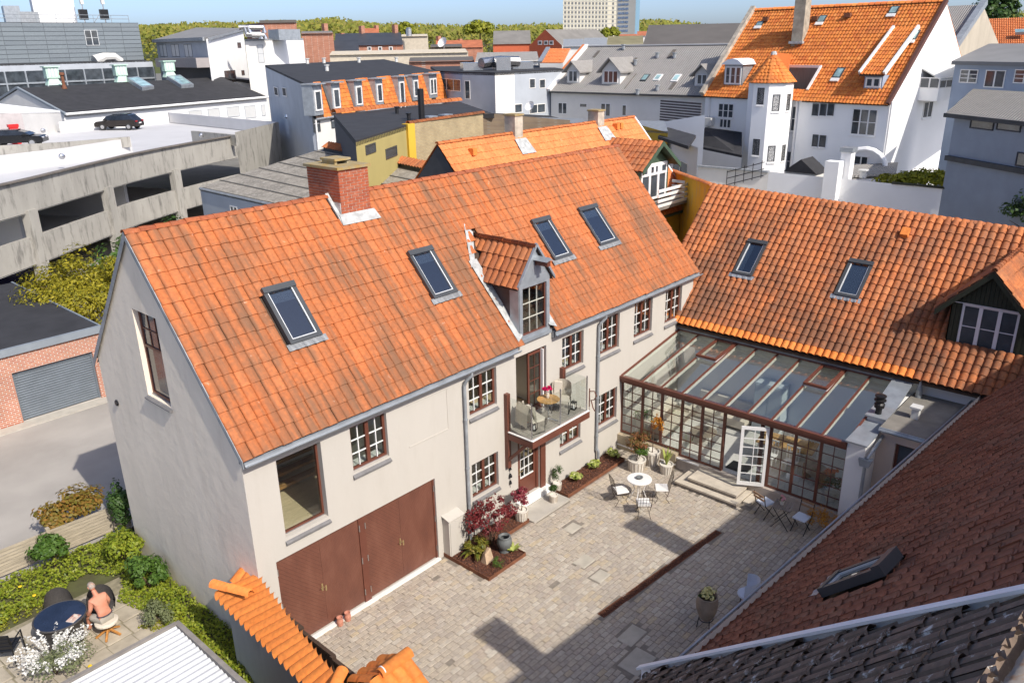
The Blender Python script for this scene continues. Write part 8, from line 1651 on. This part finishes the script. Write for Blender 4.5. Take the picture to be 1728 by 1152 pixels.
dq=onD((749,72),178); sd_=thing('roof_satellite_dish','white satellite dish on the brown block far away','satellite dish',(dq[0],dq[1],dq[2]-1.2)); ob('dish',MB().lathe([(.1,0),(.8,.2),(1.2,.6)],n=16,cap=False).xf(frame((0,0,1.0),(0,1,0),(.5,0,.8),(-.8,0,.5))),'white_paint',sd_); ob('mast',MB().tube([(0,0,0),(0,0,1.0)],.08,6),'steel',sd_)
tk=onD((690,57),212); t=thing('water_tank','small steel tank on the cream block roof','tank',(tk[0],tk[1],tk[2]-.6)); ob('tank',MB().lathe([(.7,0),(.7,1.6),(.4,2.0)],n=12),'steel',t)
# ---- high-rise
hr=wthing('high_rise','tall pale high-rise block with a regular grid of windows and glazed stair strip','high-rise',(330,330,0)); DH=560
h0,h1=onD((950,62),DH),onD((1039,62),DH+25); h2_=onD((1071,62),DH+20); zt=onD((950,-40),DH)[2]; zb=0
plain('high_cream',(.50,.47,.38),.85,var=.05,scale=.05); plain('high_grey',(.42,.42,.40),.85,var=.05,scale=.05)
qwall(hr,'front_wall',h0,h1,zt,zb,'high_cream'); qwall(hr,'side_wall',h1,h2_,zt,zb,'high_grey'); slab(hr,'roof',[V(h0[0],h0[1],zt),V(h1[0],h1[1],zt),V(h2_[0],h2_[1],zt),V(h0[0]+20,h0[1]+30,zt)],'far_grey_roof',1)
nH=wn(h0,h1); uH=unit((h1-h0)*V(1,1,0)); LH=np.linalg.norm((h1-h0)*V(1,1,0)); zs=onD((950,57),DH)[2]
wm=MB().box(.0,1,-.12,.0,0,1); Ms=[]; Mp=[]
for r in range(12):
    z=zs+1.2+r*2.72
    for c in range(15):
        if c==13: continue
        x=LH*(.02+.064*c); P=V(h0[0],h0[1],0)+uH*x+nH*.05+Z3*z; Ms.append(frame(P,uH*1.5,-nH*1.0,Z3*1.45))
scatter(MB().box(0,1,-.12,.0,0,1),Ms,'window',darkglass('high_rise_glass',(.07,.075,.08),.15),hr,200)
Ms=[frame(V(h0[0],h0[1],0)+nH*.08+Z3*(zs+.4+r*2.72),uH*LH,-nH,Z3*.35) for r in range(13)]; scatter(MB().box(0,1,-.1,0,0,1),Ms,'floor_band','high_grey',hr,20)
n2_=wn(h1,h2_); u2=unit((h2_-h1)*V(1,1,0)); Ms=[]
for r in range(13):
    for c in range(3): Ms.append(frame(V(h1[0],h1[1],0)+u2*(1.2+c*2.6)+n2_*.05+Z3*(zs+.6+r*2.72),u2*2.2,-n2_,Z3*1.3))
scatter(MB().box(0,1,-.12,0,0,1),Ms,'stair_window',darkglass('stair_glass',(.10,.14,.22),.15),hr,60)
st0,st1=onD((1071,62),DH+22),onD((1078,62),DH+22); ob('blue_strip',MB().prism([V(st0[0],st0[1],0),V(st1[0],st1[1],0),V(st1[0],st1[1],zt+3),V(st0[0],st0[1],zt+3)],(2,3,0)),plain('sky_blue_panel',(.25,.42,.55),.5,var=.05),hr)
ob('base_block',MB().prism([V(h0[0],h0[1],0)-uH*6+nH*8,V(h1[0],h1[1],0)+uH*2+nH*8,V(h1[0],h1[1],zs-3)+uH*2+nH*8,V(h0[0],h0[1],zs-3)-uH*6+nH*8],-nH*9),'high_grey',hr)
# ---- trees standing in the town
leafmat('spring_green',[(.26,.29,.025),(.34,.35,.035),(.18,.22,.02),(.40,.38,.05)],.6,.35); leafmat('forest_leaf',[(.17,.19,.03),(.25,.25,.035),(.11,.14,.025),(.31,.28,.05),(.20,.17,.05)],.7,.3)
TR=[((806,50),260,(810,32),17,13,'tall bright green tree standing above the red roofs'),((684,50),300,(684,36),9,8,'round green tree left of the big bright tree'),((1355,45),0,None,0,0,None),((1030,60),400,(1030,45),11,9,'bushy green tree in front of the high-rise'),((1015,52),300,None,0,0,None),((998,64),380,(998,54),7,7,'small dark tree at the foot of the high-rise')]
for (pb,D,pt_,rh,rv,lab),seed in zip(TR,range(201,220)):
    if not lab: continue
    b=onD(pb,D); c=onD(((pt_[0]),(pt_[1]+pb[1])/2+2),D); top=onD(pt_,D)[2]; r=rh*D/1352*1.6; rv_=max(3,top-c[2]+1); c[2]=top-rv_
    tree('town_tree',lab,'spring_green',(b[0],b[1],0),tuple(c),(r,r,rv_),2600,1.0,seed,group='town trees',trunk=.5,clumps=60,cl=.26)
tree('edge_tree','dark green conifer tops behind the bare gable at the far right','dark_green',(150,-5,0),tuple(onD((1684,30),140)),(3.5,3.5,4.5),1500,.7,221,trunk=.4,clumps=40,cl=.25)
# ---- wooded ridge on the skyline, one mass
rg=np.random.default_rng(33); n=52000; px_=rg.uniform(-260,2000,n); D=rg.uniform(620,1000,n)
def ridge(x): 
    y=np.interp(x,[-260,0,230,300,420,500,560,600,680,760,830,900,960,1060,1090,1130,1200,1300,1500,1640,1690,1728,2000],[48,50,44,40,37,36,29,36,40,42,44,41,42,42,33,34,42,46,40,28,24,20,15]); return y
def rays(x,y):
    v=np.stack([x-PPX,-(y-PPY),np.full(len(x),-FPX)],1)@RM.T; return v
crown=np.floor(px_/9+D/37); cr=np.abs(np.sin(crown*12.9898)*43758.5)%1
top=ridge(px_)-2.5+5.5*np.abs(((px_/9+D/37)%1)-.5)*2+4*(cr-.3)+ (1000-D)/380*9
d=rays(px_,top); d/=np.hypot(d[:,0],d[:,1])[:,None]; P=CAM+d*D[:,None]; zt_=P[:,2].copy(); P[:,2]=zt_-rg.random(n)**2.2*np.minimum(24,zt_+2)
Nn=rg.normal(0,.7,(n,3))+V(-.3,-1,.8); Nn/=np.linalg.norm(Nn,axis=1,keepdims=True)
kind(link('wooded_ridge',leafmesh(P,Nn,3.4,1.5,rg),'forest_leaf'),'stuff')
hm=MB(); pxs=np.linspace(-400,2100,60); yy=ridge(pxs)+9; da=rays(pxs,yy); da/=np.hypot(da[:,0],da[:,1])[:,None]; A=CAM+da*1020
fr=CAM+da*560; fr[:,2]=-.2
vs=[tuple(p) for p in fr]+[tuple(p) for p in A]+[tuple(p+V(0,0,0)+da[i]*1500-V(0,0,A[i][2]*.9)) for i,p in enumerate(A)]; k=len(pxs)
hm.add(vs,[(i,i+1,k+i+1,k+i) for i in range(k-1)]+[(k+i,k+i+1,2*k+i+1,2*k+i) for i in range(k-1)])
struct('hills',hm,plain('hill_green',(.07,.085,.02),.95,var=.3,scale=.02))
